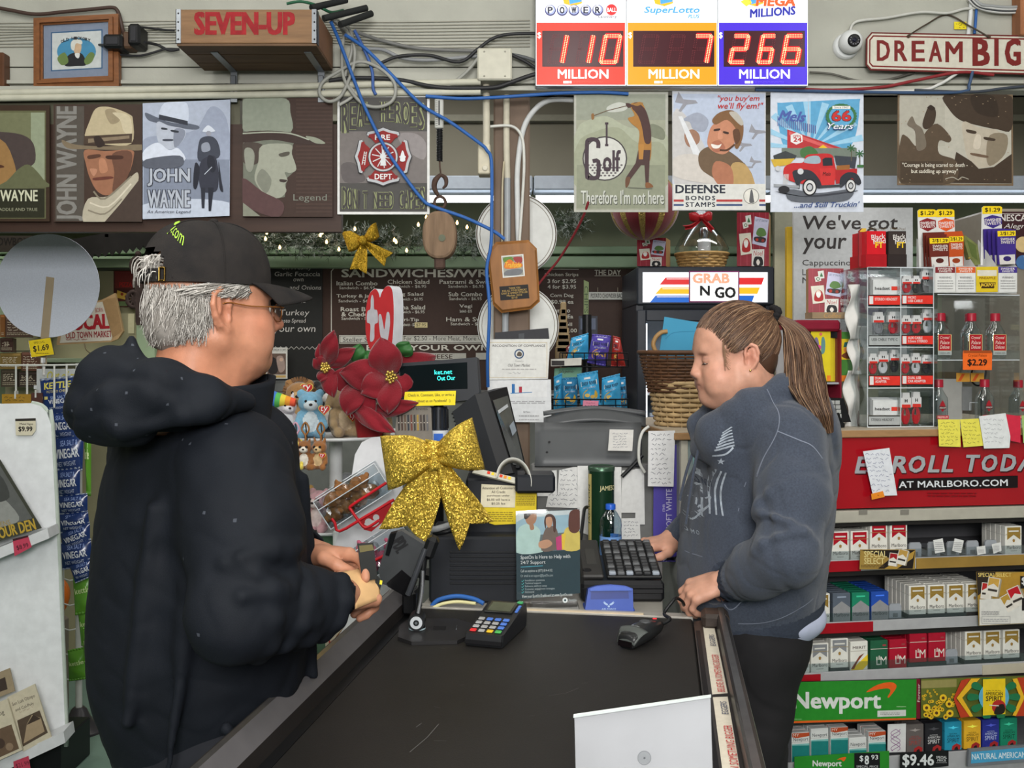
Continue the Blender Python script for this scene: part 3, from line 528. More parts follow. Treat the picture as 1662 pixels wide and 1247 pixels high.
# 9 quote
a=Art(Pl(1550,228,YP,0),1180,0,3.282);a.pn(XY("908 986 1525 990 1522 504 910 500"),I(112,94,74));a.po(XY("918 976 1515 980 1512 514 920 508"),(176,172,160)).rt(918,520,1160,780,(168,164,152))
DK=(64,52,42)
a.bl(XY("1155 510 1330 508 1515 515 1514 690 1440 690 1340 670 1240 640 1180 580"),DK).bl(XY("1300 510 1420 515 1440 620 1330 600"),(52,42,34)).bl(XY("1255 650 1340 680 1440 695 1480 760 1470 840 1420 880 1340 895 1290 860 1265 780"),(176,166,150)).bl(XY("1400 720 1490 720 1480 820 1400 885 1380 820"),(130,118,100)).bl(XY("1275 690 1325 700 1320 714 1280 706"),DK).bl(XY("1370 730 1425 740 1420 752 1372 744"),DK).bl(XY("1325 720 1350 725 1345 790 1310 785"),(196,186,170)).bl(XY("1300 815 1385 830 1380 842 1305 828"),(104,84,68)).po(XY("1220 810 1300 860 1340 900 1420 890 1515 820 1515 978 1100 974 1200 900"),DK)
a.bl(XY("925 740 960 730 1010 780 1060 700 1120 660 1190 730 1180 760 1130 750 1130 820 1220 860 1200 974 922 974"),(84,70,56)).bl(XY("960 655 985 620 1005 660 1040 690 1060 780 1010 800 1000 700 965 672"),(110,100,88)).bl(XY("1040 660 1070 570 1095 565 1112 600 1100 660 1060 690"),DK).bl(XY("1065 575 1085 562 1108 578 1090 590"),(48,38,32)).rt(922,860,1150,974,(70,58,46))
a.tx('"Courage is being scared to death -',932,868,1280,897,(216,210,196),bo=.008).tx('but saddling up anyway"',980,901,1228,930,(216,210,196),bo=.008).line(XY("1160 955 1200 945 1230 958 1250 944 1285 956"),3,(190,184,170),4)
r_=RN(4)
for k in RA(46):x,y=r_.uniform(925,1500),r_.choice((r_.uniform(512,540),r_.uniform(950,976),r_.uniform(520,970)));a.ci(x,y,r_.uniform(1.5,5),(150,132,108),2,7);a.w-=a.dw
a.dn('metal_sign','worn sepia metal sign with a cowboy face and a quote about courage','sign',SG)
mb=MB();q=P(0,0,3.45);mb.bx(-2.6,PX(556,3.45),3.42,3.46,PZ(378,3.45),PZ(205,3.45),mat((60,42,34),.5,va=.2,scale=4,an_=(1,1,10)));mb.bx(-2.6,PX(392,3.45),3.43,3.46,PZ(206,3.45),ZS,mat((92,90,74)));stc('trim_4',mb)
# lottery sign
LT=thg('lottery_sign','lit three-part lottery sign with red, yellow and blue jackpot panels','sign',P(1090,138,3.36))
mb=MB();A0,A1=P(869,140,3.36),P(1312,-66,3.36);mb.bx(A0.x,A1.x,3.362,3.45,A0.z,A1.z,mat((150,154,158),.35,mt=.6),.004);mb.bd('housing',LT)
SEG={'0':'abcdef','1':'bc','7':'abc','2':'abged','6':'acdefg'}
def digit(a,ch,x0,y0,x1,y1,sl):
 q=lambda u,v:(x0+(x1-x0)*u+sl*(1-v),y0+(y1-y0)*v);S_={'a':((0,0),(1,0)),'b':((1,0),(1,.5)),'c':((1,.5),(1,1)),'d':((0,1),(1,1)),'e':((0,.5),(0,1)),'f':((0,0),(0,.5)),'g':((0,.5),(1,.5))};on=SEG[ch]if ch else '';HOT,HALO,OFF=mat((255,150,110),emi=2.5,va=0),mat((200,12,20),emi=1.1,va=0),mat((120,30,40),emi=.0,ro=.4,va=0)
 for k,(s0,s1)in S_.items():
  if k in on:a.line([q(*s0),q(*s1)],30,HALO);a.w-=a.dw
 a.nx()
 for k,(s0,s1)in S_.items():
  p0,p1=q(*s0),q(*s1);L=math.hypot(p1[0]-p0[0],p1[1]-p0[1]);n=max(3,int(L/8.5));dx,dy=(p1[0]-p0[0])/L,(p1[1]-p0[1])/L
  for i in RA(n+1):
   t=i/n
   for sd in(-5.5,5.5):a.ci(p0[0]+dx*L*t-dy*sd,p0[1]+dy*L*t+dx*sd,3.6 if k in on else 2.2,HOT if k in on else OFF,None,6);a.w-=a.dw
 a.nx()
EW=lambda*c:mat(c,.3,emi=.45,va=0)
for(nm,x0,x1,colr,val,ox)in(('powerball',360,838,(226,50,34),('1','1','0'),0),('superlotto',846,1326,(222,140,16),('','','7'),484),('mega',1332,1808,(62,34,190),('2','6','6'),966)):
 a=Art(Pl(1090,70,3.358,0),760,0,K,w=.0005);a.box(x0,-215,x1,456,EW(236,238,242),.004);a.rt(x0+3,121,x1-3,452,EW(*colr));a.rt(394+ox,164,826+ox,356,mat((20,10,14),.3,va=0)).rt(398+ox,168,822+ox,352,mat((64,14,26),.25,emi=.05,va=0))
 for i,ch in EN(val):digit(a,ch,(428,578,706)[i]+ox,192,(500,640,784)[i]+ox,332,26)
 a.tx('$',368+ox,172,388+ox,208,EW(240,240,240),bo=.02).tx('MILLION',476+ox,370,746+ox,420,EW(244,244,244),bo=.03).rt(506+ox,432,536+ox,445,EW(225,225,225)).rt(539+ox,432,550+ox,445,EW(225,225,225)).lines(560+ox,433,716+ox,443,EW(*[min(255,c+40)for c in colr]),2,.3);a.po([(498+ox,-30),(600+ox,-40),(606+ox,18),(560+ox,34),(510+ox,20)],EW(240,170,30)).po([(532+ox,-30),(600+ox,-40),(604+ox,10),(540+ox,24)],EW(70,150,210))
 if nm=='powerball':
  for i,ch in EN('POWER'):cx=437+i*63;a.ci(cx,56,29,EW(34,28,90)).ci(cx,54,25,EW(150,160,206)).ci(cx-3,50,20,EW(225,228,240)).tx(ch,cx-14,38,cx+13,74,EW(20,16,40),bo=.05)
  a.ci(762,54,29,EW(206,30,34)).tx('BALL',738,44,788,66,EW(245,235,235),bo=.03).tx('calottery',692,82,790,102,EW(40,40,60))
 elif nm=='superlotto':a.tx('SuperLotto',936,36,1232,80,EW(70,150,214),bo=.03,shear=.2).tx('PLUS',1170,78,1230,98,EW(70,150,214),bo=.03,shear=.2).tx('calottery',1040,86,1136,98,EW(225,215,180))
 else:a.tx('MEGA',1530,-18,1740,34,EW(226,84,30),bo=.07,shear=.1).tx('MILLIONS',1497,42,1742,88,EW(34,40,150),bo=.05,shear=.1,rot=4).po(XY("1450 10 1480 -8 1510 14 1480 36"),EW(246,200,60))
 o=a.dn('jackpot_panel',pa=LT);o['label']={'powerball':'red panel reading 110 million','superlotto':'yellow panel reading 7 million','mega':'blue panel reading 266 million'}[nm]
 # crate, picture, boxes, cables
wood=mat((124,94,66),.6,va=.22,scale=7,an_=(1,6,9),bu=.15,bs=30);woodk=mat((96,74,56),.75,va=.25,scale=6,an_=(1,8,6))
cx0,cx1,cy0,cy1,cz0,cz1=-1.05,-.612,3.116,3.404,2.486,2.592
CR=thg('wooden_crate','old wooden soda crate with bold red lettering on wall brackets','crate',((cx0+cx1)/2,3.28,cz0))
mb=MB();mb.bx(cx0,cx1,cy0,cy0+.014,cz0,cz1,wood,.002);mb.bx(cx0,cx1,cy1-.014,cy1,cz0,cz1,woodk,.002);mb.bx(cx0,cx0+.014,cy0+.014,cy1-.014,cz0,cz1,woodk,.002);mb.bx(cx1-.014,cx1,cy0+.014,cy1-.014,cz0,cz1,mat((120,84,58),va=.2,scale=8),.002)
for k in RA(3):mb.bx(cx0,cx1,cy0+.002+k*.095,cy0+.092+k*.095,cz0-.008,cz0,woodk,.0015)
pl=Pl(395,45,cy0-.0004,0);mb.pt(pl,'SEVEN-UP',315,19,479,57,mat((140,26,32),.7,va=.25,scale=40),.0006,.06);mb.bd('box',CR)
for x in(cx0+.006,cx1-.006):
 mb=MB();mb.bx(x-.008,x+.008,cy0-.002,cy0,cz0,cz1,STEEL);sx=-1 if x<-.9 else 1;mb.bx(x+sx*.006,x+sx*.008,cy0-.002,cy0+.03,cz0,cz1,STEEL)
 for k in RA(4):mb.la([(.003,0),(.0015,.0015)],(x,cy0-.002,cz0+.012+k*.027),BLKP,8,(0,-1,0))
 mb.bd('corner_strap',CR)
for i,px in EN((382,523)):
 x=PX(px,3.42);mb=MB();mb.bx(x-.012,x+.012,3.401,3.405,PZ(166,3.4),cz0-.008,STEEL,.001);mb.bx(x-.012,x+.012,cy0+.06,3.405,cz0-.012,cz0-.0085,STEEL,.001);mb.box((x,3.396,cz0-.04),(.02,.01,.03),STEEL,.002)
 for zz in(.03,.05,-.03):mb.la([(.004,0),(.002,.002)],(x,3.401,PZ(140,3.4)+zz*.5),BLKP,8,(0,-1,0))
 tb(mb,'shelf_bracket',('steel bracket under the left end of the crate','steel bracket under the right end of the crate by the cables')[i],'bracket')
PF=thg('picture_frame','wood-framed print of a white-haired man on blue, hung at the upper left','picture',P(125,145,3.42))
pl=Pl(125,85,3.425,0,0,-2.6);fw=mat((120,76,44),.4,va=.25,scale=9,an_=(2,8,8))
mb=MB();W0,W1,W2,W3=pl.q(57,31),pl.q(194,24),pl.q(195,141),pl.q(57,145)
def bar(p,q,pin,qin):
 for f0,f1,h in((0,.45,.012),(.45,.8,.02),(.8,1,.008)):
  L_=lambda a_,b_,t:(a_[0]+(b_[0]-a_[0])*t,a_[1]+(b_[1]-a_[1])*t);mb.po([L_(p,pin,f0),L_(q,qin,f0),L_(q,qin,f1),L_(p,pin,f1)],fw,h,h+.012,pl.F)
i0,i1,i2,i3=pl.q(71,42),pl.q(177,36),pl.q(177,124),pl.q(71,129)
for p,q,c_,d in((W0,W1,i0,i1),(W1,W2,i1,i2),(W2,W3,i2,i3),(W3,W0,i3,i0)):bar(p,q,c_,d)
mb.bd('frame',PF)
a=Art(pl,0,0,K);a.pn(XY("230 428 582 410 582 116 230 136"),I(132,140,158),.002);a.po(XY("272 380 546 365 546 156 272 172"),(50,92,132)).po(XY("278 374 540 360 540 163 278 178"),(206,206,202)).ci(408,275,104,(72,140,176),74).bl(XY("345 350 360 300 400 280 440 290 460 345 410 352"),(32,30,34)).bl(XY("390 250 400 225 425 220 435 250 425 285 400 285"),(206,172,138)).bl(XY("380 260 380 225 405 208 435 216 436 236 405 232 396 268"),(220,216,204)).bl(XY("400 285 425 285 420 310 405 305"),(226,222,214)).bl(XY("306 310 345 280 365 330 330 348"),(110,130,70)).bl(XY("450 320 480 280 505 290 490 330 460 345"),(110,130,70))
for k,ch in EN('OLD HICKORY'):
 if ch!=' ':t=(k-5)/5;a.tx(ch,404+t*72-7,196+t*t*14-t*3,404+t*72+7,212+t*t*14-t*3,(40,36,40),bo=.04,rot=-t*8)
o=a.dn('print',pa=PF);mb=MB();mb.pp(pl,XY("71 129 177 124 177 36 71 42"),gs((245,248,250),.05,.93),.006);mb.bd('glass',PF)
mb=MB();mb.bx(PX(-90,3.4),PX(3.5,3.4),3.41,3.455,PZ(142,3.42),PZ(86,3.42),mat((86,54,34),.45,va=.2),.004);a=Art(Pl(-40,114,3.409),0,0,1,mb);a.rt(-84,90,-4,138,(150,150,148));a.dn('picture_frame','dark wooden frame cut by the left edge, low on the upper wall','picture')
def adp(px0,py0,px1,py1,lab):
 mb=MB();a_,b_=P(px0,py1,3.4),P(px1,py0,3.4);mb.bx(a_.x,b_.x,3.37,3.452,a_.z,b_.z,BLKP,.008);mb.bx(a_.x+.012,b_.x-.012,3.367,3.372,a_.z+.012,b_.z-.012,mat((40,40,44),.6),.001);tb(mb,'power_adapter',lab,'adapter')
adp(172,59,203,82,'black power adapter overlapping the right edge of the picture frame');adp(212,42,232,77,'black power plug block between picture frame and crate')
mb=MB();a_,b_=P(200,79,3.4),P(216,52,3.4);mb.bx(a_.x,b_.x,3.39,3.452,a_.z,b_.z,mat((84,62,46)),.006);tb(mb,'cord_splitter','brown cord outlet between the two black power adapters','outlet')
def cb(pts,r,col,lab,Y=3.43,name='cable',group=None,ox=0,oy=0,k=1.,ro=.5):
 mb=MB();mb.tu([P(ox+p[0]/k,oy+p[1]/k,p[2]if len(p)>2 else Y)for p in pts],r,mat(col,ro),8,6);return tag(mb.bd(name),lab,'cable',group)
GRY,BLU,BLK_=(146,146,140),(44,92,160),(40,40,42)
cb([(-10,42),(60,55),(190,76),(350,62),(500,48),(590,40),(622,52),(640,100),(655,165),(668,190,3.4)],.0065,(70,54,48),'brown extension cord drooping over the picture frame',k=K)
cb([(560,240,3.38),(525,240),(515,262),(540,282),(640,292),(740,297),(800,285),(880,262),(945,262)],.004,BLK_,'thin black cord looping from the adapter to the crate',k=K)
cb([(770,225,3.38),(840,240),(900,268),(955,262)],.005,BLK_,'black cord from the plug block to the lower crate corner',k=K)
cb([(755,145,3.38),(820,152),(880,160),(930,162)],.004,BLK_,'black cord from the plug block to the crate side',k=K)
for i,(p0,p1)in EN((((505,13),(562,0)),((525,30),(595,13)),((552,40),(603,22)))):
 mb=MB();mb.cyl(P(p0[0],p0[1],3.25),P(p1[0],p1[1],3.34),.011,.011,mat((30,32,32),.8),14);tb(mb,'foam_tube',('topmost of the black foam tubes poking from the crate','middle one of the black foam tubes poking from the crate','lowest of the black foam tubes poking from the crate')[i],'tube','black foam tubes in the crate')
cb([(280,20,3.3),(350,8,3.3),(420,22,3.3),(470,45,3.28),(520,66,3.32),(580,55,3.4)],.005,(30,84,58),'green wire lying over the right rim of the crate',ox=380,k=K)
cb([(500,90,3.3),(590,160,3.35),(635,230),(640,330),(605,440),(560,520),(500,540),(455,500),(470,440),(540,390),(660,330),(760,355),(840,420),(860,480),(840,540),(770,570),(690,555),(625,490),(580,400),(575,260),(585,180),(540,110,3.3)],.006,GRY,'grey cable coiled in loops below the crate',3.375,ox=380,k=K)
cb([(500,85,3.3),(610,150,3.36),(628,260),(590,420),(640,500),(560,560)],.0055,(160,160,154),'pale grey cable hanging straight beside the coiled loops',3.39,ox=380,k=K)
cb([(515,115,3.28),(560,220,3.33),(640,430),(700,580),(800,780),(900,930),(1000,1060),(1060,1100),(1230,1160),(1378,1230),(1440,1275)],.006,BLU,'blue network cable slanting across the firefighters sign to the plaque',3.37,ox=380,k=K)
cb([(590,185,3.33),(700,260),(830,390),(1000,560),(1150,650),(1310,765),(1345,800),(1370,860,3.38),(1372,1100,3.37),(1368,1300,3.35),(1345,1440,3.35),(1360,1640,3.34),(1350,1900,3.36),(1352,2060,3.4)],.006,BLU,'blue network cable slanting to the post and falling past the plaque',3.375,ox=380,k=K)
cb([(640,160,3.35),(700,280),(735,380),(740,470),(755,505)],.0055,(60,90,150),'short blue cable ending above the firefighters sign',3.385,ox=380,k=K)
cb(XY("1020 512 1200 525 1378 520 1560 508 1740 496 1960 492 2100 500"),.006,BLU,'blue cable along the bottom edge of the board wall',3.392,ox=380,k=K)
cb(XY("505 430 640 415 870 425 1050 460 1180 470 1378 466 1470 440 1560 408 1615 392"),.0075,BLK_,'thick black cable running under the junction box to the lottery sign',3.39,ox=380,k=K)
cb([(640,168,3.36),(800,220),(1000,260),(1300,272)],.0065,(108,108,106),'dark grey cable from the crate to the junction box',3.43,ox=380,k=K)
cb(XY("785 335 880 300 1040 295 1200 330 1300 260 1378 205 1470 182 1620 178"),.006,BLK_,'black cable arching over the junction box',3.41,ox=380,k=K)
cb(XY("680 262 790 265 900 310 1050 320 1295 298"),.0065,(130,132,134),'grey cable in a shallow wave left of the junction box',3.42,ox=380,k=K)
cb(XY("860 470 960 495 1100 480 1220 400 1300 310"),.006,GRY,'grey cable sagging below the junction box',3.4,ox=380,k=K)
cb(XY("230 290 300 305 358 325"),.006,(90,92,94),'upper grey cable from the junction box to the lottery sign',3.43,ox=760,k=K)
cb(XY("230 292 300 325 358 362"),.006,BLK_,'lower black cable from the junction box to the lottery sign',3.42,ox=760,k=K)
for k in RA(9):
 y=36+k*4.4;cb([(-20,y+2+k*.4),(150,y+3*sin(k)),(300,y-2),(480,y-1-k*.6),(640,y+k*.7),(860,y-3+k*.9)],.0022,(150,148,136),'thin painted wire of the bundle stapled along the board wall',3.452,'wire','thin wires stapled to the board wall')
for k,y in EN((150,158)):
 mb=MB();mb.cyl(P(-40,y+2,3.398),P(780,y-17 if k==0 else y-9,3.398),.0115,.0115,mat((186,184,168),.5),12);tb(mb,'conduit',('upper cream conduit above the cowboy signs','lower cream conduit above the cowboy signs')[k],'pipe')
mb=MB();a_,b_=P(775,133,3.4),P(831,81,3.4);mb.bx(a_.x,b_.x,3.375,3.455,a_.z,b_.z,mat((190,187,172),.5),.005)
for dx in(.2,.8):
 for dz in(.12,.88):mb.la([(.0035,0),(.002,.002)],(a_.x+(b_.x-a_.x)*dx,3.375,a_.z+(b_.z-a_.z)*dz),mat((150,148,136)),8,(0,-1,0))
tb(mb,'junction_box','cream metal junction box left of the lottery sign','electrical box')
cb(XY("95 440 97 600 96 790 88 860"),.0125,(190,184,166),'cream conduit dropping from the junction box to a switch',3.44,'conduit',ox=760,k=K)
cb(XY("232 430 208 470 204 560 204 800 208 950"),.0115,(190,184,166),'cream conduit down the front of the brown post',3.472,'conduit',ox=760,k=K)
cb(XY("208 950 208 1247 204 1420 198 1700 196 2000"),.0115,(150,154,158),'bare steel conduit down the post behind the plaque',3.472,'conduit',ox=760,k=K,ro=.3)
cb(XY("560 532 430 535 345 595 290 700 262 900 262 1100 268 1300 282 1520"),.0095,(196,198,198),'thick white cable bending down the right side of the post',3.47,ox=760,k=K)
cb(XY("110 675 230 672 285 730 297 850 292 1000 275 1250 262 1420"),.005,(200,200,194),'thin white cable beside the thick one on the post',3.455,ox=760,k=K)
cb(XY("190 860 182 1000 180 1300"),.0035,(176,166,140),'thin tan wire along the steel conduit',3.462,ox=760,k=K)
mb=MB();a_,b_=P(776,284,3.44),P(796,235,3.44);mb.bx(a_.x,b_.x,3.42,3.5,a_.z,b_.z,mat((196,188,166),.45),.004);mb.la(XY(".01 0 .01 .004 .007 .005"),(.5*(a_.x+b_.x)+.003,3.42,a_.z+.02),mat((206,200,182)),12,(0,-1,0));tb(mb,'switch_box','cream switch box on the left of the brown post','switch')
cp=P(1381,68,3.41);CD=thg('security_camera','white dome security camera beside the Dream Big sign','camera',(cp.x,3.455,cp.z-.045))
mb=MB();mb.la(XY(".045 0 .045 .012 .04 .018"),(cp.x-.004,3.455,cp.z-.004),WHP,28,(0,-1,0));mb.bd('base',CD);mb=MB();mb.ball((cp.x,3.41,cp.z),.04,WHP,24,14);mb.bd('housing',CD)
mb=MB();mb.la(XY(".021 0 .021 .004 .017 .006"),(cp.x-.002,3.374,cp.z-.006),BLKP,20,(-.06,-1,-.15));mb.la([(.008,0),(.004,.003)],(cp.x-.002,3.368,cp.z-.006),glo(20,22,40),14,(-.06,-1,-.15))
for k in RA(10):an=k*.628;mb.la([(.0022,0),(.0015,.001)],(cp.x-.002+.0145*cos(an),3.3675,cp.z-.006+.0145*sin(an)),mat((120,120,130),.2),6,(0,-1,0))
mb.bd('lens',CD)
OX=dict(ox=1180,k=3.282)
cb(XY("655 165 690 115 850 95 1030 65 1170 70 1260 48 1320 44"),.005,(190,190,184),'white cable from the dome camera to the top right',3.44,**OX)
cb(XY("290 470 560 480 820 465 1000 430 1240 385 1420 400"),.0055,(130,40,44),'dark red cable under the Dream Big sign',3.395,**OX)
cb(XY("640 482 1000 485 1130 450 1240 380"),.0055,(200,200,196),'white cable curving up behind the Dream Big sign',3.4,**OX)
cb(XY("1308 380 1290 450 1260 488 1000 494 500 486 150 478"),.0055,(56,78,110),'dark blue cable under the Dream Big sign',3.392,**OX)
cb(XY("440 385 560 395 700 430 850 425 1000 385"),.004,(92,90,84),'thin grey cable sagging left of the Dream Big sign',3.44,**OX)
cb(XY("1000 480 1300 490 1480 470 1640 455"),.005,(60,66,76),'dark cable above the cowboy quote sign',3.392,**OX)
for k in RA(4):cb([(1285+k*10,-10),(1325+k*9,32-k*3),(1400,58-k*9),(1500,66-k*9),(1640,58-k*9)],.0055,((200,200,198),(70,72,74),(206,206,204),(150,152,152))[k],'cable of the bundle curving out at the top right corner',3.43-.004*k,group='cable bundle at the top right corner',**OX)
cb(XY("1300 0 1296 90 1284 190"),.0075,(206,208,208),'white cable hanging behind the Dream Big sign',3.445,**OX)
cb(XY("1328 50 1324 120 1318 180"),.005,BLU,'short blue cable above the Dream Big sign',3.445,**OX)
DB=thg('dream_big_sign','cream and dark red metal sign reading Dream Big, hung from a chain','sign',P(1540,115,3.405))
a=Art(Pl(1540,84,3.41,0,0,0),1180,0,3.282);br=ink(112,34,32);a.pn(XY("740 345 765 374 1760 402 1790 375 1790 215 1765 192 770 171 742 205"),I(98,34,32),.006);a.po(XY("747 342 768 366 1758 394 1782 372 1782 218 1762 200 773 179 749 208"),(196,192,178)).po(XY("756 336 773 357 1754 385 1775 368 1775 224 1757 208 777 188 757 212"),br).po(XY("763 333 777 349 1750 377 1768 364 1768 228 1753 216 781 196 764 216"),(196,192,178))
for ch,x0,x1 in zip('DREAM',(797,890,982,1074,1162),(868,960,1053,1145,1255)):a.tx(ch,x0,214+(x0-797)*.02,x1,325+(x0-797)*.02,br,bo=.035)
for ch,x0,x1 in zip('BIG',(1306,1422,1478),(1400,1446,1564)):a.tx(ch,x0,207,x1,352,br,bo=.05)
a.dn('sign_plate',pa=DB)
mb=MB();mb.tu([P(1180+965/3.282,58,3.4),P(1180+1060/3.282,40,3.43),P(1180+1170/3.282,24,3.45),P(1180+1290/3.282,42,3.43),P(1180+1395/3.282,60,3.4)],.0028,mat((70,60,50),.6),6,5)
for x,y in((965,195),(1392,198)):mb.la(XY(".006 0 .006 .006 .003 .009"),P(1180+x/3.282,y/3.282,3.41),mat((90,60,48)),10,(0,-1,0))
mb.bd('chain',DB)
a=Art(Pl(1558,41,3.448,0,0,-4),1180,0,3.282);a.box(1210,116,1275,156,I(226,206,40),.001);a.scr(1218,124,1268,150,(60,60,40),3);a.dn('tag','small yellow tag above the Dream Big sign','tag')
mb=MB();mb.bx(PX(1657,3.39),PX(1690,3.39),3.39,3.455,PZ(58,3.4),PZ(-30,3.4),mat((150,98,66),va=.2,scale=8,an_=(6,6,1)),.004);tb(mb,'wooden_board','reddish wooden board at the top right edge','board')
# the deli behind the counter
K6=dict(ox=400,oy=340,k=K);K7=dict(ox=760,oy=340,k=K);K8=dict(ox=1140,oy=340,k=3.28)
CH=(206,202,190)
a=Art(Pl(776,540,5.21),400,340,K);a.box(403,293,2072,1240,I(62,44,36),.02)
a.line([(452,330),(452,650)],4,CH).line([(470,308),(1640,308)],4,CH).line([(452,330),(470,308)],4,CH)
a.tx('SANDWICHES/WRAPS',506,318,1440,362,CH,bo=.05)
def item(x0,x1,y,t,pr,two=None,y2=0):
 a.tx(t,x0,y,x1,y+23,CH,bo=.025)
 if two:a.tx(two,x0+4,y+27,x1-10,y+50,CH,bo=.025);y+=25
 xm=(x0+x1)/2;w_=min(95,(x1-x0)*.48);a.tx('Sandwich - '+pr,xm-w_,y+28,xm+w_,y+46,CH,bo=.01)
item(480,698,382,'Italian Combo','$6.95');item(752,974,374,'Chicken Salad','$6.95');item(1028,1310,374,'Pastrami & Swiss','$6.95');item(480,690,452,'Turkey & Jack','$6.95');item(790,942,442,'Egg Salad','$6.95');item(1076,1256,440,'Sub Combo','$6.95');item(502,690,520,'Roast Beef','$6.95','& Cheddar');item(786,952,510,'Tuna Salad','$6.95');item(1134,1202,506,'Vegi','$5.95');item(816,918,578,'Tri-Tip','$7.95');item(1064,1300,574,'Ham & Swiss','$6.95')
a.rt(896,602,964,630,(206,190,140)).tx('$7.95',904,608,956,625,(60,50,40))
a.rt(494,670,1640,716,(62,44,36)).frame(494,670,1640,716,3,CH).rt(500,676,1640,710,(190,188,178)).tx('Steller Size',514,681,690,706,(60,56,54)).tx('all For $2.50 - More Meat, More Cheese',800,675,1330,702,(60,56,54))
a.tx('BUILD YOUR OWN',640,722,1300,752,CH,bo=.04).rt(900,766,1170,802,(176,174,164)).tx('CHEESE',950,772,1098,796,(62,44,36),bo=.03).rt(1222,764,1330,800,(176,174,164)).rt(500,766,620,802,(176,174,164))
for k in RA(5):a.tx(('Swiss','Provolone','Jack','Pepper Jack','Cheddar')[k],940,815+k*24,1060,832+k*24,CH)
X7=lambda x:x+1181.2
a.tx('HOT FOOD',X7(404),288,X7(588),316,CH,bo=.03).rt(X7(404),318,X7(588),321,CH).tx('SOUP OF',X7(676),284,X7(806),314,CH,bo=.03).tx('THE DAY',X7(672),322,X7(812),350,CH,bo=.03).rt(X7(672),353,X7(812),356,CH)
for t,x0,x1,y in(('Chicken Strips',406,586,338),('3 for $2.95',422,574,372),('4 for $3.95',422,574,402),('Corn Dog',436,560,449),('$0.99 ea',440,560,482),('Burrito',440,542,526),('$1.99 Ea',440,558,560),('Egg Roll',430,552,603),('2 for $3.00',420,578,635)):a.tx(t,X7(x0),y,X7(x1),y+24,CH,bo=.018)
a.dn('menu_board','brown deli menu board with white sandwich lettering under the garland','menu board')
a=Art(Pl(988,480,5.19),**K7);a.box(641,440,850,480,I(196,196,188),.006);a.tx('POTATO CHOWDER BACON',652,448,842,472,(50,48,46),bo=.01)
for x in(690,796):a.line([(x,440),(x,416)],3,(150,140,120))
a.dn('soup_sign','small white soup sign reading potato chowder bacon on the menu board','sign')
a=Art(Pl(460,530,5.2),**K6);a.box(-60,292,404,946,I(36,36,34),.02)
for t,x0,x1,y0,y1 in(('on Freshly',190,348,300,326),('Garlic Focaccia',150,392,332,356),('own',250,304,368,384),('and Onions',230,398,404,428),('Herbed Chix',60,236,448,480),('w/Herb Spread',100,316,480,504),('Smoked Turkey',-20,336,534,574),('+ Pesto Spread',150,316,582,610),('Build your own',20,368,616,664)):a.tx(t,x0,y0,x1,y1,(190,186,180),shear=.12)
a.line([(85+14*i,738+7*(-1)**i)for i in RA(22)],4,(170,168,160));a.dn('chalkboard','black chalkboard with handwritten sandwich list left of the menu board','chalkboard')
mb=MB();mb.bx(PX(390,4.95),PX(1006,4.75),4.75,5.18,0,PZ(652,4.75),mat((120,122,118),.4),.01);mb.bx(PX(390,4.7),PX(1008,4.7),4.7,5.19,PZ(648,4.7)-.001,PZ(640,4.7),mat((150,152,150),.3,mt=.5),.004)
tb(mb,'deli_counter','grey deli counter below the menu board','counter')
DZ=PZ(640,4.7)
mb=MB();mb.bx(PX(410,5),PX(515,5),4.9,5.15,DZ,DZ+.05,mat((126,128,124),.4),.006);tb(mb,'ledge_box','low grey box on the deli counter below the chalkboard','box')
a=Art(Pl(449,600,4.86),**K6);a.box(104,736,218,902,I(196,194,186),.003);a.tx("TOM'S MOM TOM'S",112,742,212,756,(40,38,38)).rt(112,768,210,880,(96,78,68)).bl(XY("120 800 150 790 170 830 160 872 120 870"),(40,36,36)).bl(XY("160 790 195 785 205 850 175 866"),(150,130,120)).ci(186,800,10,(190,160,140)).rt(112,884,210,896,(180,150,90))
a.mb.pr(a.pl,431,614,467,634,gs(),.001,.003);a.dn('flyer_stand','small framed flyer in a clear stand in front of the chalkboard','flyer')
def wov(mb,c,r0,r1,h,m,rows=7,n=36,sq=(1,1),amp=.004):
 """basket wall: stakes with rods that pass in front and behind them"""
 for k in RA(rows):
  q=(k+.5)/rows;r=r0+(r1-r0)*q;pts=[]
  for i in RA(n):t=2*pi*i/n;e=r+amp*(1 if(i+k)%2 else-1);pts.append((c[0]+sq[0]*e*cos(t),c[1]+sq[1]*e*sin(t),c[2]+h*q))
  mb.tu(pts,h/rows*.46,m,6,2,False,True)
 for i in RA(n):
  t=2*pi*i/n;mb.tu([(c[0]+sq[0]*r0*cos(t),c[1]+sq[1]*r0*sin(t),c[2]),(c[0]+sq[0]*r1*cos(t),c[1]+sq[1]*r1*sin(t),c[2]+h)],.0028,m,5,0)
 V=[(c[0]+sq[0]*r0*cos(2*pi*i/30),c[1]+sq[1]*r0*sin(2*pi*i/30),c[2]+.003)for i in RA(30)];mb.add(V,[tuple(RA(30))],m);mb.tu([(c[0]+sq[0]*(r1+.003)*cos(2*pi*i/24),c[1]+sq[1]*(r1+.003)*sin(2*pi*i/24),c[2]+h)for i in RA(24)],.007,m,6,2,False,True)
def bsk(lab,c,r0,r1,h,col,rows=7,n=36,sq=(1,1),name='wicker_basket',amp=.004):
 t=thg(name,lab,'basket',c);mb=MB();wov(mb,c,r0,r1,h,mat(col,.6,va=.2,scale=25),rows,n,sq,amp);mb.bd('body',t);return t
b_=P(398,628,4.85);BK=bsk('yellow slatted basket with coloured lights behind the man',(b_.x,4.9,DZ+.05),.085,.105,.1,(190,150,84),4,22)
mb=MB();r_=RN(2)
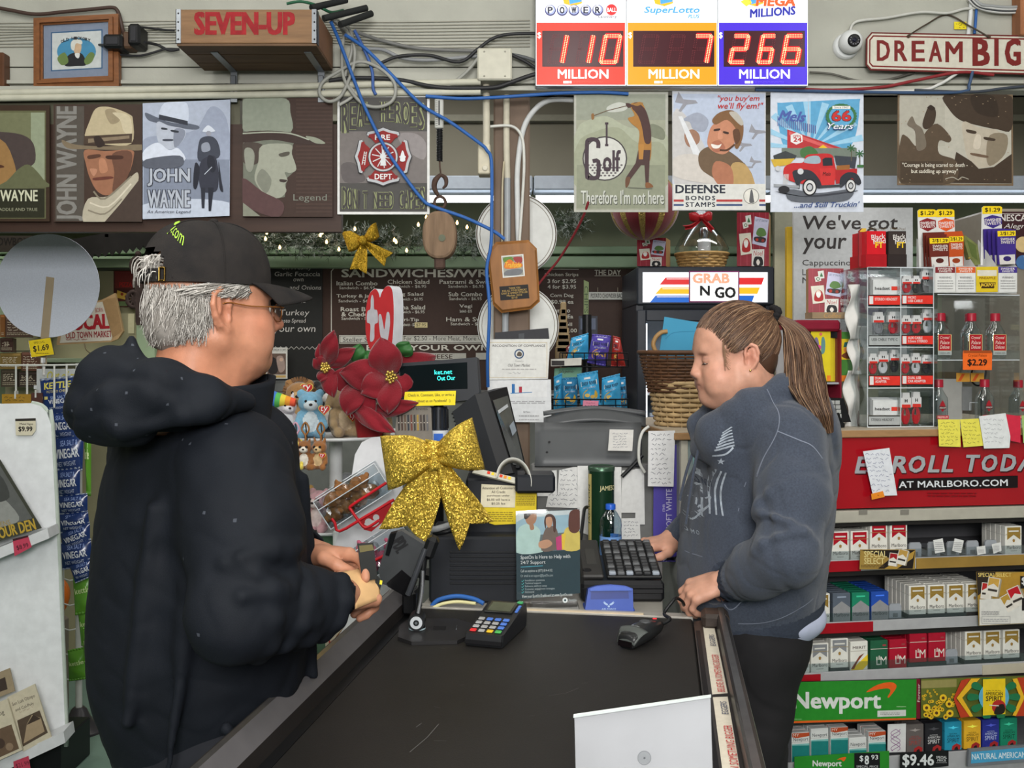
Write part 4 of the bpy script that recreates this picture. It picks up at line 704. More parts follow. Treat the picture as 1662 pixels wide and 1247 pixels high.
for k in RA(10):mb.ball((b_.x+r_.uniform(-.07,.07),4.9+r_.uniform(-.07,.07),DZ+.06+r_.random()*.08),.012,mat([(190,40,40),(60,140,60),(220,190,60)][k%3],emi=.25),8,6)
for k in RA(30):t=r_.uniform(0,6.28);mb.tu([(b_.x+.03*cos(t),4.9+.03*sin(t),DZ+.12),(b_.x+.07*cos(t),4.9+.07*sin(t),DZ+.17+.02*r_.random())],[.005,.001],mat((60,110,50)),5,2)
mb.bd('filling',BK)
# garland, lights, bow
def rbl(mb,pl,top,bot,m,B,w0=0,back=True,creases=3):
 T_=spl([(x,y,0)for x,y in top],6);L_=spl([(x,y,0)for x,y in bot],6);n=len(T_)-1;B_=[L_[int(round(i*(len(L_)-1)/n))]for i in RA(n+1)]
 def fn(u,v,s_=1):
  i=u*n;k=min(int(i),n-1);f_=i-k;p=T_[k].lerp(T_[k+1],f_).lerp(B_[k].lerp(B_[k+1],f_),v);a_,b_=pl.q(p.x,p.y);w_=w0+s_*B*(sin(pi*min(1,u*.96+.02))**.8)*(1-.35*(2*v-1)**2)-abs(.25*B*cos(creases*pi*v))*max(0,1-u*2.2);return pl.F@V3((a_,b_,w_))
 mb.grid(fn,26,12,m,True,.0012)
 if back:mb.grid(lambda u,v:fn(u,v,-.8),20,6,m,True,.0012)
def tail(mb,pl,top,bot,m,B,w0,notch=.12):
 T_=spl([(x,y,0)for x,y in top],6);L_=spl([(x,y,0)for x,y in bot],6);n=len(T_)-1;B_=[L_[int(round(i*(len(L_)-1)/n))]for i in RA(n+1)]
 def fn(u,v):
  i=u*n*(1-notch*(1-abs(2*v-1))*(u>.5)*(u-.5)*2);k=min(int(i),n-1);f_=i-k;p=T_[k].lerp(T_[k+1],f_).lerp(B_[k].lerp(B_[k+1],f_),v);a_,b_=pl.q(p.x,p.y);return pl.F@V3((a_,b_,w0+B*sin(3.*u+.6)*.6+B*.5*sin(2*pi*v)*(1-.3*u)))
 mb.grid(fn,26,12,m,True,.0012)
GOLD=gli((206,164,48))
def pbr(mb,c0,c1,n,R_,mats,r):
 c0,c1=V3(c0),V3(c1);ax=(c1-c0)
 for _ in RA(n):
  b=c0+ax*r.random()+V3((0,r.uniform(-.03,.02),r.uniform(-.5,.5)*R_));d=V3((r.gauss(0,1),r.gauss(-.4,.7),r.gauss(-.1,1))).normalized();L_=R_*r.uniform(.6,1.15);tip=b+d*L_;m=mats[0]if r.random()<.5 else mats[1];u=d.orthogonal().normalized();v=d.cross(u)
  for k in RA(13):
   q=.15+.85*k/13;p=b.lerp(tip,q);an=r.uniform(0,6.28);e=(u*cos(an)+v*sin(an))*.75+d*.6;e=e.normalized()*.028*r.uniform(.7,1.2);s_=e.cross(d).normalized()*.0022;mb.add([p-s_,p+s_,p+e],[(0,1,2)],m if r.random()<.8 else mats[2])
GM_=[mat((70,84,62),.7,va=.2),mat((150,158,146),.8,va=.15),mat((196,200,194),.85)]
def gar(lab,x0,x1,y,Y,n,lights,droop=0):
 n=int(n*1.7);q0,q1=P(x0,y+4,Y),P(x1,y+4+droop,Y);t=thg('pine_garland',lab,'garland',((q0.x+q1.x)/2,Y,min(q0.z,q1.z)-.05));mb=MB();r=RN(int(x0));pbr(mb,q0,q1,n,.075,GM_,r);mb.tu([q0,(q0+q1)/2,q1],.008,GM_[0],6,4);mb.tu([(q0+q1)/2,(q0+q1)/2+V3((0,.14,.02))],.004,GM_[0],5,0);f_=mb.bd('foliage',t);f_['kind']='stuff'
 for lx,ly in lights:
  mb=MB();p=P(lx,ly,Y-.09);mb.la(XY(".002 -.01 .006 -.004 .0065 .002 .003 .01 .0005 .013"),p,mat((255,214,140),emi=5,va=0),8);mb.la([(.004,-.022),(.004,-.009)],p,mat((50,70,50)),8);mb.bd('bulb',t)
gar('flocked pine garland with warm lights running above the menu board',400,790,388,5.,330,XY("460 365 507 362 433 378 520 382 431 388 454 402 530 393 576 372 640 390 679 365 643 393 660 407 692 353 742 362 758 369 523 378 550 405 611 412"))
gar('short piece of flocked garland hanging by the saw behind the black cap',225,275,378,4.95,46,[(262,366)])
gar('dark garland piece between post and golfer sign',900,948,358,5.05,46,[])
pl=Pl(592,395,4.86);mb=MB();f6=lambda L_:[(400+x/K,340+y/K)for x,y in L_]
rbl(mb,pl,f6(XY("620 150 560 118 508 122")),f6(XY("622 185 580 215 545 226")),GOLD,.03);rbl(mb,pl,f6(XY("625 150 660 95 690 70")),f6(XY("628 180 680 165 708 145")),GOLD,.03)
tail(mb,pl,f6(XY("612 170 580 240 550 320")),f6(XY("640 175 645 260 640 345")),GOLD,.01,.004);tail(mb,pl,f6(XY("628 165 700 195 782 232")),f6(XY("622 180 670 240 735 305")),GOLD,.01,.006);mb.ball(pl.world(590,391,.02),(.02,.016,.024),GOLD,12,8);mb.box(pl.world(590,391,-.03),(.01,.05,.01),GM_[0])
tb(mb,'gold_bow','small gold glitter bow pinned to the garland','bow')
sc=lambda x,y,Y=3.4:P(380+x/K,y/K,Y)
HS=thg('hanging_scale','narrow spring scale with hook hanging left of the brown post','scale',sc(1090,870));rust=mat((74,56,48),.8,va=.35,scale=40,bu=.2)
mb=MB();c_=sc(1090,505);mb.tu([c_+V3((.014*cos(k*.785),0,.014*sin(k*.785)))for k in RA(8)],.003,rust,6,2,True,True);mb.tu([c_+V3((0,0,.012)),V3((c_.x,3.41,c_.z+.012))],.003,rust,6,0);mb.bd('ring',HS)
mb=MB();p0,p1=sc(1092,525),sc(1092,684);mb.bx(p0.x-.0225/1.5,p0.x+.0225/1.5,3.394,3.406,p1.z,p0.z,mat((176,176,170),.4),.003);mb.bx(p0.x-.002,p0.x+.002,3.392,3.394,p1.z+.01,p0.z-.008,BLACK)
for k in RA(14):mb.bx(p0.x-.012,p0.x-.005,3.3925,3.394,p1.z+.008+k*.007,p1.z+.009+k*.007,BLACK)
mb.bd('dial_plate',HS)
mb=MB();q0,q1=sc(1094,686),sc(1094,858);mb.tu([q0+(q1-q0)*(k/120)+V3((.009*cos(k*1.05),.009*sin(k*1.05),0))for k in RA(121)],.0026,mat((44,44,46),.4,mt=.7),5,1);mb.cyl(q0,q1,.0065,.0065,mat((52,52,54),.5),10);mb.bd('spring',HS)
mb=MB();mb.tu([sc(1094,858),sc(1096,890),sc(1100,925)],.003,rust,6,4);mb.tu([sc(1100,930),sc(1126,950),sc(1128,985),sc(1110,1004)],[.005,.008,.006,.003],rust,8,5);mb.bd('hook',HS)
PB=thg('wooden_pulley','weathered wooden pulley block hanging left of the brown post','pulley',sc(1080,1430))
mb=MB();mb.tu([sc(1100,930),sc(1072,960),sc(1066,1000),sc(1085,1040)],[.006,.01,.009,.006],rust,8,5);c_=sc(1096,1080);mb.tu([c_+V3((.019*cos(k*.785),0,.021*sin(k*.785)))for k in RA(8)],.0055,rust,8,3,True,True);mb.bd('hook',PB)
pw=mat((122,100,80),.8,va=.3,scale=5,an_=(10,10,1.5),bu=.35,bs=14)
ct=P(400+1030/K,340+140/K,3.4)
for dy,nm in((-.026,'cheek'),(.026,'cheek')):
 mb=MB();n=28;o2=[(ct.x+.058*math.copysign(abs(cos(2*pi*k/n))**.8,cos(2*pi*k/n)),ct.z+.082*math.copysign(abs(sin(2*pi*k/n))**.85,sin(2*pi*k/n)))for k in RA(n)];V=[];ys=[(-.011,.88),(-.007,.97),(.005,1.),(.011,.95)]
 for yy,e in ys:V+=[(ct.x+(x-ct.x)*e,ct.y+dy+yy,ct.z+(z_-ct.z)*e)for x,z_ in o2]
 F=[tuple(RA(n))]+[tuple(RA(4*n-1,3*n-1,-1))]
 for j in RA(3):F+=[(j*n+i,j*n+(i+1)%n,(j+1)*n+(i+1)%n,(j+1)*n+i)for i in RA(n)]
 mb.add(V,F,pw);mb.bd(nm,PB)
mb=MB();mb.la(XY(".045 -.012 .04 0 .045 .012"),ct,mat((92,74,60),va=.2),24,(0,1,0));mb.la([(.012,-.04),(.012,.04)],ct+V3((.01,0,-.012)),mat((92,96,78),.6),12,(0,1,0));mb.bd('sheave',PB)
mb=MB();e0=P(400+1030/K,340+262/K,3.4);mb.bx(e0.x-.018,e0.x+.018,3.375,3.425,e0.z-.038,e0.z+.03,rust,.006);mb.bx(e0.x-.012,e0.x+.012,3.388,3.412,e0.z,ct.z+.1,rust,.005);mb.bd('strap',PB)
for(x,y,r,lab)in((838,381,66,'upper round white enamel disc behind the brown post'),(841,529,66,'lower round white enamel disc behind the brown post, behind the plaque')):
 mb=MB();c_=P(x,y,3.66);R_=r*3.66/FPX;mb.la([(R_,-.028),(R_,.008),(R_*.99,.012),(R_*.985,.012)],c_,WHP,56,(0,-1,0));mb.la([(R_*.985,.0121),(R_*.955,.0123)],c_,mat((96,88,78)),56,(0,-1,0),False,False);mb.la([(R_*.955,.0123),(.0,.0123)],c_,mat((204,206,202),.35),56,(0,-1,0),False,False);mb.la([(R_*.9,.0126),(R_*.885,.0126)],c_,mat((120,112,98)),56,(0,-1,0),False,False);tb(mb,'enamel_disc',lab,'disc')
pl=Pl(834,450,3.425,0,-2);PQ=thg('wooden_plaque','varnished wooden plaque with a small print and black plate on the post','plaque',pl.world(834,508))
mb=MB();pk=mat((140,92,44),.5,va=.25,scale=6,an_=(6,6,1));oc=XY("150 178 318 168 362 212 378 488 334 528 178 548 134 506 104 238")
oc=[(760+x/K,340+y/K)for x,y in oc];cn=(760+242/K,340+358/K);ins=lambda e:[(cn[0]+(x-cn[0])*e,cn[1]+(y-cn[1])*e)for x,y in oc]
Q=[[pl.q(*p)for p in ins(e)]for e in(1.02,1.02,.985,.93)];V=[]
for q,w_ in zip(Q,(0,.012,.014,.022)):V+=[(u,v,w_)for u,v in q]
mb.add(V,[tuple(RA(24,32)),tuple(RA(7,-1,-1))]+[(j*8+i,j*8+(i+1)%8,(j+1)*8+(i+1)%8,(j+1)*8+i)for j in RA(3)for i in RA(8)],pk,False,pl.F);mb.box(pl.world(834,450,-.02),(.05,.04,.05),pk);mb.bd('board',PQ)
a=Art(pl,760,340,K,w=.0224);a.po(XY("176 250 293 240 301 356 184 366"),(210,210,206)).po(XY("182 256 287 247 294 350 190 359"),(150,150,140)).bl(XY("186 262 230 254 240 280 200 290"),(96,130,60)).bl(XY("195 290 220 268 250 285 285 290 280 310 200 318"),(206,110,40)).bl(XY("240 258 284 256 284 285 255 285"),(150,60,60)).bl(XY("200 330 250 318 290 325 270 350 195 352"),(110,112,116)).tx('Trailside',196,282,282,312,(226,180,60),shear=.2,bo=.02);a.dn('print',pa=PQ)
a=Art(pl,760,340,K,w=.0224);a.po(XY("166 412 318 400 325 474 172 486"),(24,22,22))
for k,t in EN(('THANK YOU','FOR ALL YOUR SUPPORT','GARY & WENDY STELLER','Market 2010','5/10')):w_=(60,130,140,80,30)[k];a.tx(t,246-w_/2,414+k*13,246+w_/2,424+k*13,(190,156,84),rot=4)
a.dn('nameplate',pa=PQ)
pl=Pl(842,618,3.452);a=Art(pl,**K7);a.pn(XY("100 1132 443 1134 440 906 104 906"),I(206,208,210),.001)
a.rt(130,912,420,1000,(212,213,214)).line([(225,980),(340,974)],4,(60,120,170)).rt(232,930,248,978,(46,104,164)).rt(270,944,286,976,(168,44,60)).lines(140,1018,410,1036,(150,150,152),2).tx('Bill Moore',294,1074,330,1084,(120,120,122)).lines(270,1094,376,1106,(150,150,152),1).lines(270,1116,376,1124,(160,160,162),1);a.dn('chart_page','white page with a small bar chart taped below the certificate on the post','paper')
a=Art(Pl(842,590,3.448),**K7);a.pn(XY("98 908 424 902 436 690 102 692"),I(210,210,206),.0015);a.frame(112,708,420,896,2,(190,170,120)).tx('RECOGNITION OF COMPLIANCE',130,720,410,732,(70,66,64),bo=.01).ci(271,770,26,(60,84,118)).ci(271,770,19,(206,206,200)).bl(XY("258 778 268 758 284 764 282 782"),(90,80,70)).tx('Presented to',250,804,294,812,(150,148,146),shear=.2).tx('Old Town Market',212,822,330,838,(90,88,88),shear=.25).lines(180,846,362,856,(170,168,166),1).scr(214,862,300,884,(150,150,154),1,2);a.dn('certificate','recognition certificate with a blue seal fixed to the brown post','certificate')
a=Art(Pl(847,542,3.456),**K7);a.pn(XY("140 692 432 692 426 632 142 656"),I(48,48,52),.003);a.po(XY("268 690 298 690 298 660 268 662"),(70,72,76));a.dn('clipboard','black clipboard sticking out above the certificate','clipboard')
mb=MB();mb.tu([P(760+x/K,340+y/K,Y_)for x,y,Y_ in((640,-40,3.39),(615,30,3.42),(560,140,3.5),(480,270,3.6),(385,385,3.64),(262,560,3.65),(190,645,3.65))],.0045,mat((130,44,50)),8,5);tb(mb,'cable','dark red cord running from the golfer sign down behind the plaque','cable')
c_=P(1046,334,4.38);mb=MB();R_=56*4.38/FPX;n=60;rv,gv=mat((122,22,36),.7,sheen=.5,va=.1),gli((176,150,84))
for k in RA(n):
 m=gv if k%6 in(0,1)else rv;V=[]
 for j in RA(17):
  ph=pi*j/16
  for t in(k,k+1):an=2*pi*t/n;V.append((c_.x+R_*sin(ph)*cos(an),c_.y+R_*sin(ph)*sin(an),c_.z+R_*cos(ph)))
 mb.add(V,[(2*j,2*j+1,2*j+3,2*j+2)for j in RA(16)],m,True)
OR=thg('christmas_ornament','large red and gold striped ornament ball below the golfer sign','ornament',(c_.x,c_.y,c_.z-R_));mb.bd('ball',OR);mb=MB();mb.la([(.03,R_-.008),(.03,R_+.02),(.01,R_+.024)],c_,mat((180,150,80),.3,mt=.8),16);mb.tu([c_+V3((0,0,R_+.02)),c_+V3((.0,.0,R_+.2)),V3((c_.x,c_.y,3.))],.003,mat((60,50,40)),6,4);mb.bd('hanger',OR)
FX0,FX1,FY=PX(1034,4.4),PX(1257,4.4),4.4;FT=PZ(433,FY);dk=mat((40,44,52),.35)
FR=thg('drinks_cooler','tall dark drinks cooler with a lit striped header','cooler',((FX0+FX1)/2,4.7,0));zb=PZ(500,FY);zh=PZ(495,FY)
mb=MB();mb.bx(FX0,FX1,FY+.03,5.,zh-.0,FT,dk,.006);mb.bx(FX0,FX0+.03,FY+.03,5.,0,zh,dk);mb.bx(FX1-.03,FX1,FY+.03,5.,0,zh,dk);mb.bx(FX0,FX1,4.97,5.,0,zh,mat((206,212,220),.5));mb.bx(FX0,FX1,FY+.03,5.,0,.2,dk,.004)
for z_ in(.45,.75,1.05,1.32):mb.bx(FX0+.03,FX1-.03,FY+.08,4.97,z_,z_+.012,WHP)
mb.bd('cabinet',FR)
mb=MB();mb.bx(FX0,FX1,FY,FY+.03,zh,FT,dk,.006);pl=Pl(1145,464,FY-.0006);a=Art(pl,0,0,1,mb);EWH=lambda*c:mat(c,.3,emi=.42,va=0)
a.rt(1043,442,1246,491,EWH(232,236,242))
for y0,y1,cc,s0 in((451,462,(204,40,42),0),(467,477,(228,178,30),7),(480,491,(28,96,190),16)):
 a.po([(1080-s0,y0),(1118,y0),(1118,y1),(1074-s0-3,y1)],EWH(*cc));a.po([(1200,y0),(1240-s0,y0),(1236-s0,y1),(1200,y1)],EWH(*cc));a.line([(1082-s0,y0+2),(1118,y0+2)],1,EWH(240,230,230))
a.rt(1118,440,1200,491,(120,40,96)).rt(1120,442,1198,489,EWH(232,232,232)).tx('GRAB',1124,444,1184,460,EWH(236,160,130),bo=.06);a.tx('N',1136,464,1152,480,(24,24,26),bo=.05).tx('GO',1160,466,1194,484,(24,24,26),bo=.05)
a.dn('header_sign',pa=FR)
mb=MB();zz=PZ(503,FY)
for x0,x1,z0,z1 in((FX0,FX0+.04,.2,zz),(FX1-.04,FX1,.2,zz),(FX0+.04,FX1-.04,zz-.05,zz),(FX0+.04,FX1-.04,.2,.26)):mb.bx(x0,x1,FY,FY+.028,z0,z1,dk,.004)
mb.bx(FX0+.04,FX1-.04,FY+.012,FY+.018,.26,zz-.05,gs((235,240,245),.02,.92));d_=mb.bd('door',FR)
mb=MB();mb.bx(FX0+.035,FX0+.05,FY+.036,FY+.05,.3,zz-.06,mat((255,255,255),emi=3,va=0));mb.bd('lamp',FR)
r_=RN(9);bt=[(190,36,40),(40,80,170),(60,150,70),(230,140,40),(200,40,90),(60,170,200)]
for row,z_ in EN((1.332,1.062)):
 for k in RA(7):
  x=FX0+.085+k*.072;mb=MB();cc=bt[(k*2+row)%6];gm_=mat(cc,.25);mb.la(XY(".03 0 .032 .01 .032 .1 .026 .12 .012 .15 .012 .165"),(x,FY+.13,z_),gm_,14);mb.la([(.0135,0),(.0135,.016)],(x,FY+.13,z_+.16),WHP,10);mb.la([(.0323,0),(.0323,.05)],(x,FY+.13,z_+.035),mat(bt[(k+3)%6]),14,caps=False);tb(mb,'drink_bottle',f'{("red", "blue", "green", "orange", "pink", "cyan")[(k*2+row) % 6]} bottled drink behind the cooler door, {("first", "second", "third", "fourth", "fifth", "sixth", "seventh")[k]} from the left on the {("upper", "lower")[row]} shelf','bottle','drinks in the cooler')
def xmb(x0,y0,x1,y1,Y,lab,depth=.1,yaw=0):
 pl=Pl((x0+x1)/2,(y0+y1)/2,Y,yaw);mb=MB();q=[pl.q(*p)for p in((x0,y1),(x1,y1),(x1,y0),(x0,y0))];rd=mat((136,30,46),.4,va=.2,scale=30);mb.po(q,mat((176,138,92),.6),0,depth,pl.F);kx,ky=(x1-x0)/175,(y1-y0)/275;a=Art(pl,x0,y0,1,mb);f_=lambda L_:[(u*kx,v*ky)for u,v in L_];a.rt(0,0,175*kx,275*ky,rd)
 for k in RA(5):a.rt((20+k*34)*kx,0,(23+k*34)*kx,275*ky,(164,70,82));a.w-=a.dw
 a.nx();a.po(f_(XY("46 18 76 12 80 60 52 64")),(206,210,204)).po(f_(XY("56 52 64 24 74 50")),(60,110,70)).po(f_(XY("30 52 58 46 64 76 36 84")),(210,210,204)).ci(48*kx,65*ky,9*kx,(70,110,70)).ci(48*kx,65*ky,5.5*kx,(210,210,204));a.po(f_(XY("98 20 176 36 160 178 84 160")),(190,190,214)).tx('LET IT SNOW',102*kx,36*ky,168*kx,48*ky,(60,80,110),rot=-6).bl(f_(XY("105 110 120 80 150 85 160 115 130 125")),(92,126,72)).bl(f_(XY("98 125 155 130 150 155 100 148")),(60,56,60)).ci(110*kx,140*ky,8*kx,(180,60,50)).ci(142*kx,144*ky,8*kx,(150,60,50));a.po(f_(XY("12 110 76 104 84 210 22 220")),(214,210,196)).bl(f_(XY("30 200 34 150 52 132 70 150 72 198")),(166,44,44)).ci(50*kx,148*ky,11*kx,(226,206,190)).bl(f_(XY("38 150 62 150 56 178 44 178")),(226,226,222));a.po(f_(XY("82 190 150 188 148 275 80 275")),(214,212,206)).tx('Noel',90*kx,196*ky,142*kx,222*ky,(170,60,56),shear=.2).bl(f_(XY("92 272 96 232 116 226 138 234 140 272")),(40,38,40)).bl(f_(XY("106 255 116 240 126 256 116 272")),(220,214,206));return a.dn('gift_box',lab,'box','red Christmas card boxes')
xmb(1196,345,1248,432,4.5,'red Christmas gift box on the cooler top right of the basket',.12,-18);xmb(1034,386,1081,432,4.5,'red Christmas gift box on the cooler top under the striped ornament',.12,-18)
b_=P(1139,432,4.62);GB=bsk('small wicker gift basket wrapped in clear film with a red bow',(b_.x,4.62,FT),.095,.118,.075,(196,160,104),6,26)
mb=MB();mb.la(XY(".118 .07 .125 .1 .1 .15 .05 .21 .022 .245 .045 .28 .05 .3"),(b_.x,4.62,FT),gs((246,248,250),.08,.86),22,caps=False);mb.bd('film',GB)
mb=MB();mb.la(XY(".028 .02 .03 .13 .028 .14"),(b_.x,4.56,FT),mat((206,208,208),.25),16);mb.la(XY(".022 .14 .026 .17 .02 .19"),(b_.x,4.56,FT),CHROME,14);mb.bd('contents',GB)
pl=Pl(1138,352,4.55);mb=MB();rr2=mat((170,30,38),.3)
rbl(mb,pl,XY("1138 350 1128 345 1118 346"),XY("1138 356 1128 360 1120 358"),rr2,.02,creases=1);rbl(mb,pl,XY("1138 350 1148 344 1156 346"),XY("1138 356 1148 360 1155 357"),rr2,.02,creases=1);tail(mb,pl,XY("1136 354 1122 364 1108 366"),XY("1138 358 1125 370 1112 373"),rr2,.01,0);tail(mb,pl,XY("1140 354 1150 362 1160 372"),XY("1137 357 1146 368 1155 378"),rr2,.01,0);mb.ball(pl.world(1138,353,.004),.014,rr2,10,6);mb.bd('bow',GB)
a=Art(Pl(1345,430,4.3),**K8);a.box(486,-10,1120,800,I(186,188,190),.02);DG=(62,58,58)
a.tx("We've got",534,30,1040,130,DG,bo=.015,shear=.1).tx('your',534,150,768,238,DG,bo=.02,shear=.1).tx('Cappuccino,',532,268,802,308,DG,shear=.0).tx('Latte &',532,318,660,350,DG).tx('Mocha',532,362,690,394,DG).bl(XY("760 400 850 330 980 420 960 560 760 520"),(120,116,132));a.dn('coffee_poster','grey coffee poster with dark lettering right of the cooler','poster')
mb=MB();q0,q1=P(1277,700,4.33),P(1288,368,4.33);mb.bx(q0.x,q1.x,4.33,4.36,0,q1.z,mat((206,170,50),.5,va=.08),.002);tb(mb,'yellow_strip','narrow yellow board standing left of the coffee poster','board')
mb=MB();mb.bx(PX(1257,4.9),PX(1300,4.9),4.9,4.94,0,PZ(330,4.9),mat((186,180,152)),.002);stc('wall_panel',mb)
CM_=thg('coffee_machine','dark coffee machine with a maroon poster at the right edge','coffee machine',(PX(1640,4.2),4.4,0));mb=MB();mb.bx(PX(1610,4.2),PX(1760,4.2),4.21,4.7,0,PZ(338,4.2),mat((132,124,112),.5),.01);mb.bd('body',CM_)
a=Art(Pl(1640,390,4.208),1330,320,3.1175);a.box(884,74,1330,356,I(60,34,38),.001);a.line([(915,84),(1330,84)],3,(190,180,176)).tx('NESCAFE',912,88,1090,122,(206,200,196),bo=.03).tx('Alegria',932,134,1066,166,(206,200,196),shear=.3).ci(1030,240,40,(206,180,130)).ci(1030,330,36,(70,110,160)).ci(1060,300,26,(210,212,214));a.dn('poster',pa=CM_)
# left side: shelves, chips, racks
K5=dict(ox=0,oy=340,k=K);pg=mat((150,168,138),.55,va=.08,scale=9)
mb=MB();Y_=4.75
mb.bx(PX(-60,Y_),PX(262,Y_),Y_,Y_+.12,PZ(434,Y_),PZ(420,Y_),pg,.003);mb.bx(PX(-60,Y_),PX(262,Y_),Y_+.02,Y_+.12,PZ(437,Y_),PZ(434,Y_),mat((60,64,56)))
for x0,x1 in((217,247),(-40,-12)):mb.bx(PX(x0,Y_),PX(x1,Y_),Y_+.03,Y_+.12,0,PZ(434,Y_),pg,.003)
mb.bx(PX(-60,Y_),PX(262,Y_),Y_+.12,Y_+.14,0,PZ(434,Y_),mat((158,152,122),.6,va=.12,scale=4),0)
mb.bx(PX(-60,Y_),PX(262,Y_),Y_-.1,Y_+.12,PZ(588,Y_),PZ(582,Y_),pg,.003)
tb(mb,'display_shelf','pale green wooden wall shelf with posts behind the grey disc','shelf')
pl=Pl(170,395,4.7);mb=MB();top=XY("75 402 120 388 190 374 265 365");n=34;bot=[]
for k in RA(n+1):
 t=k/n;x=266-t*190;y=392+t*28+4*sin(t*3.1);bot.append((x,y+(7 if k%2 else 0)))
mb.pp(pl,top+bot,mat((40,38,36),.55,mt=.5,va=.3,scale=12),0,.004);mb.bx(*[PX(262,4.7),PX(274,4.7)],4.69,4.72,PZ(392,4.7),PZ(362,4.7),mat((70,50,38)),.004)
mb.bx(PX(170,4.7),PX(176,4.7),4.7,5.3,PZ(385,4.7),PZ(380,4.7),BLKP);tb(mb,'crosscut_saw','long dark toothed saw blade hung above the green shelf','saw')
a=Art(Pl(30,395,4.72),**K5);a.box(-60,140,230,225,I(52,46,40),.02);a.tx('COWBOY',-46,150,152,192,(30,26,24),bo=.02);mb=a.mb;mb.bx(PX(20,4.74),PX(26,4.74),4.74,5.3,PZ(396,4.7),PZ(392,4.7),BLKP);a.dn('wooden_sign','dark wooden sign half hidden behind the grey disc','sign')
pl=Pl(228,470,4.72);mb=MB();rs=mat((62,50,46),.8,va=.35,scale=30,bu=.2,mt=.3);f5=lambda L_:[(x/K,340+y/K)for x,y in L_]
mb.pp(pl,f5(XY("732 350 768 350 776 600 766 618 740 618 734 600")),rs,.03,.03)
for x,y,r,q in((744,240,17,1),(742,300,34,0),(722,480,34,0)):
 c_=pl.world(x/K,340+y/K,.02)
 if q:mb.ball(c_,r*4.72/FPX/K*1.,rs,12,8)
 else:R_=r*4.72/FPX/K;mb.tu([c_+V3((R_*cos(i*.52),0,R_*1.2*sin(i*.52)))for i in RA(12)],.011,rs,6,2,False,True)
for k in RA(9):an=k*.7;c_=pl.world(722/K,340+480/K,.02);mb.tu([c_,c_+V3((.04*cos(an),-.004,.045*sin(an)))],.006,rs,5,0)
mb.tu([pl.world(744/K,340+240/K,.02),pl.world(742/K,340+300/K,.02),pl.world(750/K,340+360/K,.02)],.012,rs,6,3)
tb(mb,'iron_crank','rusty iron crank tool hanging on the green post behind the man','tool')
a=Art(Pl(205,470,4.85),**K5);a.box(605,322,712,520,I(76,38,34),.01);a.rt(612,330,708,420,(112,44,40)).tx('PIZZA',636,388,704,412,(176,40,36),bo=.03).po(XY("625 430 705 460 690 486 620 470"),(206,166,72)).ci(650,452,8,(150,60,40)).ci(672,464,8,(150,60,40)).ci(690,470,6,(150,60,40)).rt(612,490,708,515,(92,110,72));a.dn('pizza_poster','dark red pizza poster left of the iron crank','poster')
pl=Pl(145,520,4.6,8,0,-3);a=Art(pl,**K5);a.pn(XY("300 722 590 706 628 690 655 650 612 446 540 482 430 500 330 560"),mat((168,138,98),.7,va=.1),.03);a.po(XY("318 712 592 698 598 680 546 492 430 510 340 600"),(198,192,178)).tx('EAT',400,524,470,546,(150,40,44)).tx('BORN',508,524,548,548,(150,40,44),rot=4).tx('LOCAL',350,560,582,642,(160,36,44),bo=.06,rot=3).tx('OLD TOWN MARKET',350,650,596,684,(140,36,42),bo=.02,rot=2).po(XY("546 492 612 450 650 648 600 684"),(150,120,82)).scr(350,688,500,700,(150,60,60),1)
a.mb.tu([P(137,558,4.6),P(140,568,4.58),P(150,574,4.58),P(158,566,4.6)],.003,mat((96,84,60)),5,4);a.mb.bx(PX(150,4.63),PX(156,4.63),4.63,4.865,PZ(500,4.6),PZ(496,4.6),BLKP)
a.dn('paper_bag','tan paper shopping bag with bold red print behind the grey disc','bag')
a=Art(Pl(213,530,4.8),**K5);a.box(682,556,715,660,I(186,180,146),.004);a.dn('paper_note','small cream note on the green post under the iron crank','note')
for i,(x0,y0,x1,y1,c_,lab)in EN(((0,560,26,680,(110,72,40),'narrow brown packet at the left edge, beside the dark packet under the disc'),(30,575,160,680,(78,60,52),'dark brown packet with pale print below the grey disc'),(0,685,70,760,(58,40,36),'dark packet at the left edge under the grey disc, upper one'),(0,765,112,850,(112,92,52),'olive packet with a black cap mark at the left edge below the disc'),(115,760,205,860,(86,58,48),'red-brown packet left of the yellow price tag'),(5,855,90,945,(66,58,48),'dark olive packet at the left edge behind the white wire rack'),(100,865,200,945,(52,44,40),'black-brown packet behind the white wire rack'))):
 pl=Pl((x0+x1)/2/K,340+(y0+y1)/2/K,4.55,0,6);a=Art(pl,**K5);a.box(x0,y0,x1,y1,glo(*c_),.03);a.rt(x0+4,y0+4,x1-4,y0+14,tuple(min(255,int(q*1.3))for q in c_));a.scr(x0+8,y0+20,x1-4,y1-30,(176,166,146),4,3,i);a.lines(x0+8,y1-26,x1-6,y1-8,(150,140,120),2,.4,i);a.mb.bx(PX(x0/K+2,4.58),PX(x1/K-2,4.58),4.575,4.865,P(0,340+(y0+y1)/2/K+11,4.55).z,P(0,340+(y0+y1)/2/K+9,4.55).z,STEEL);a.dn('snack_packet',lab,'packet')
mb=MB();a=Art(Pl(115,620,4.45),**K5);a.box(195,850,575,990,I(196,200,200),.02);a.tx('Out of my mind',250,862,520,920,(206,196,70),shear=.3,bo=.01);a.mb.bx(PX(60,4.5),PX(175,4.5),4.47,4.86,PZ(632,4.45),PZ(626,4.45),WHP);a.dn('white_board','white sign with yellow script behind the chip bags','sign')
SY=4.;bx_,bz_=PX(128,SY),0
ST=thg('chip_rack','white wire chip rack on a dark round foot','rack',(bx_,SY,0));wm=mat((188,190,184),.4)
mb=MB();mb.la(XY(".115 0 .115 .006 .11 .012 .05 .035 .03 .08 .02 .09"),(bx_,SY,0),mat((52,50,52),.3,va=.1),40);mb.bd('foot',ST)
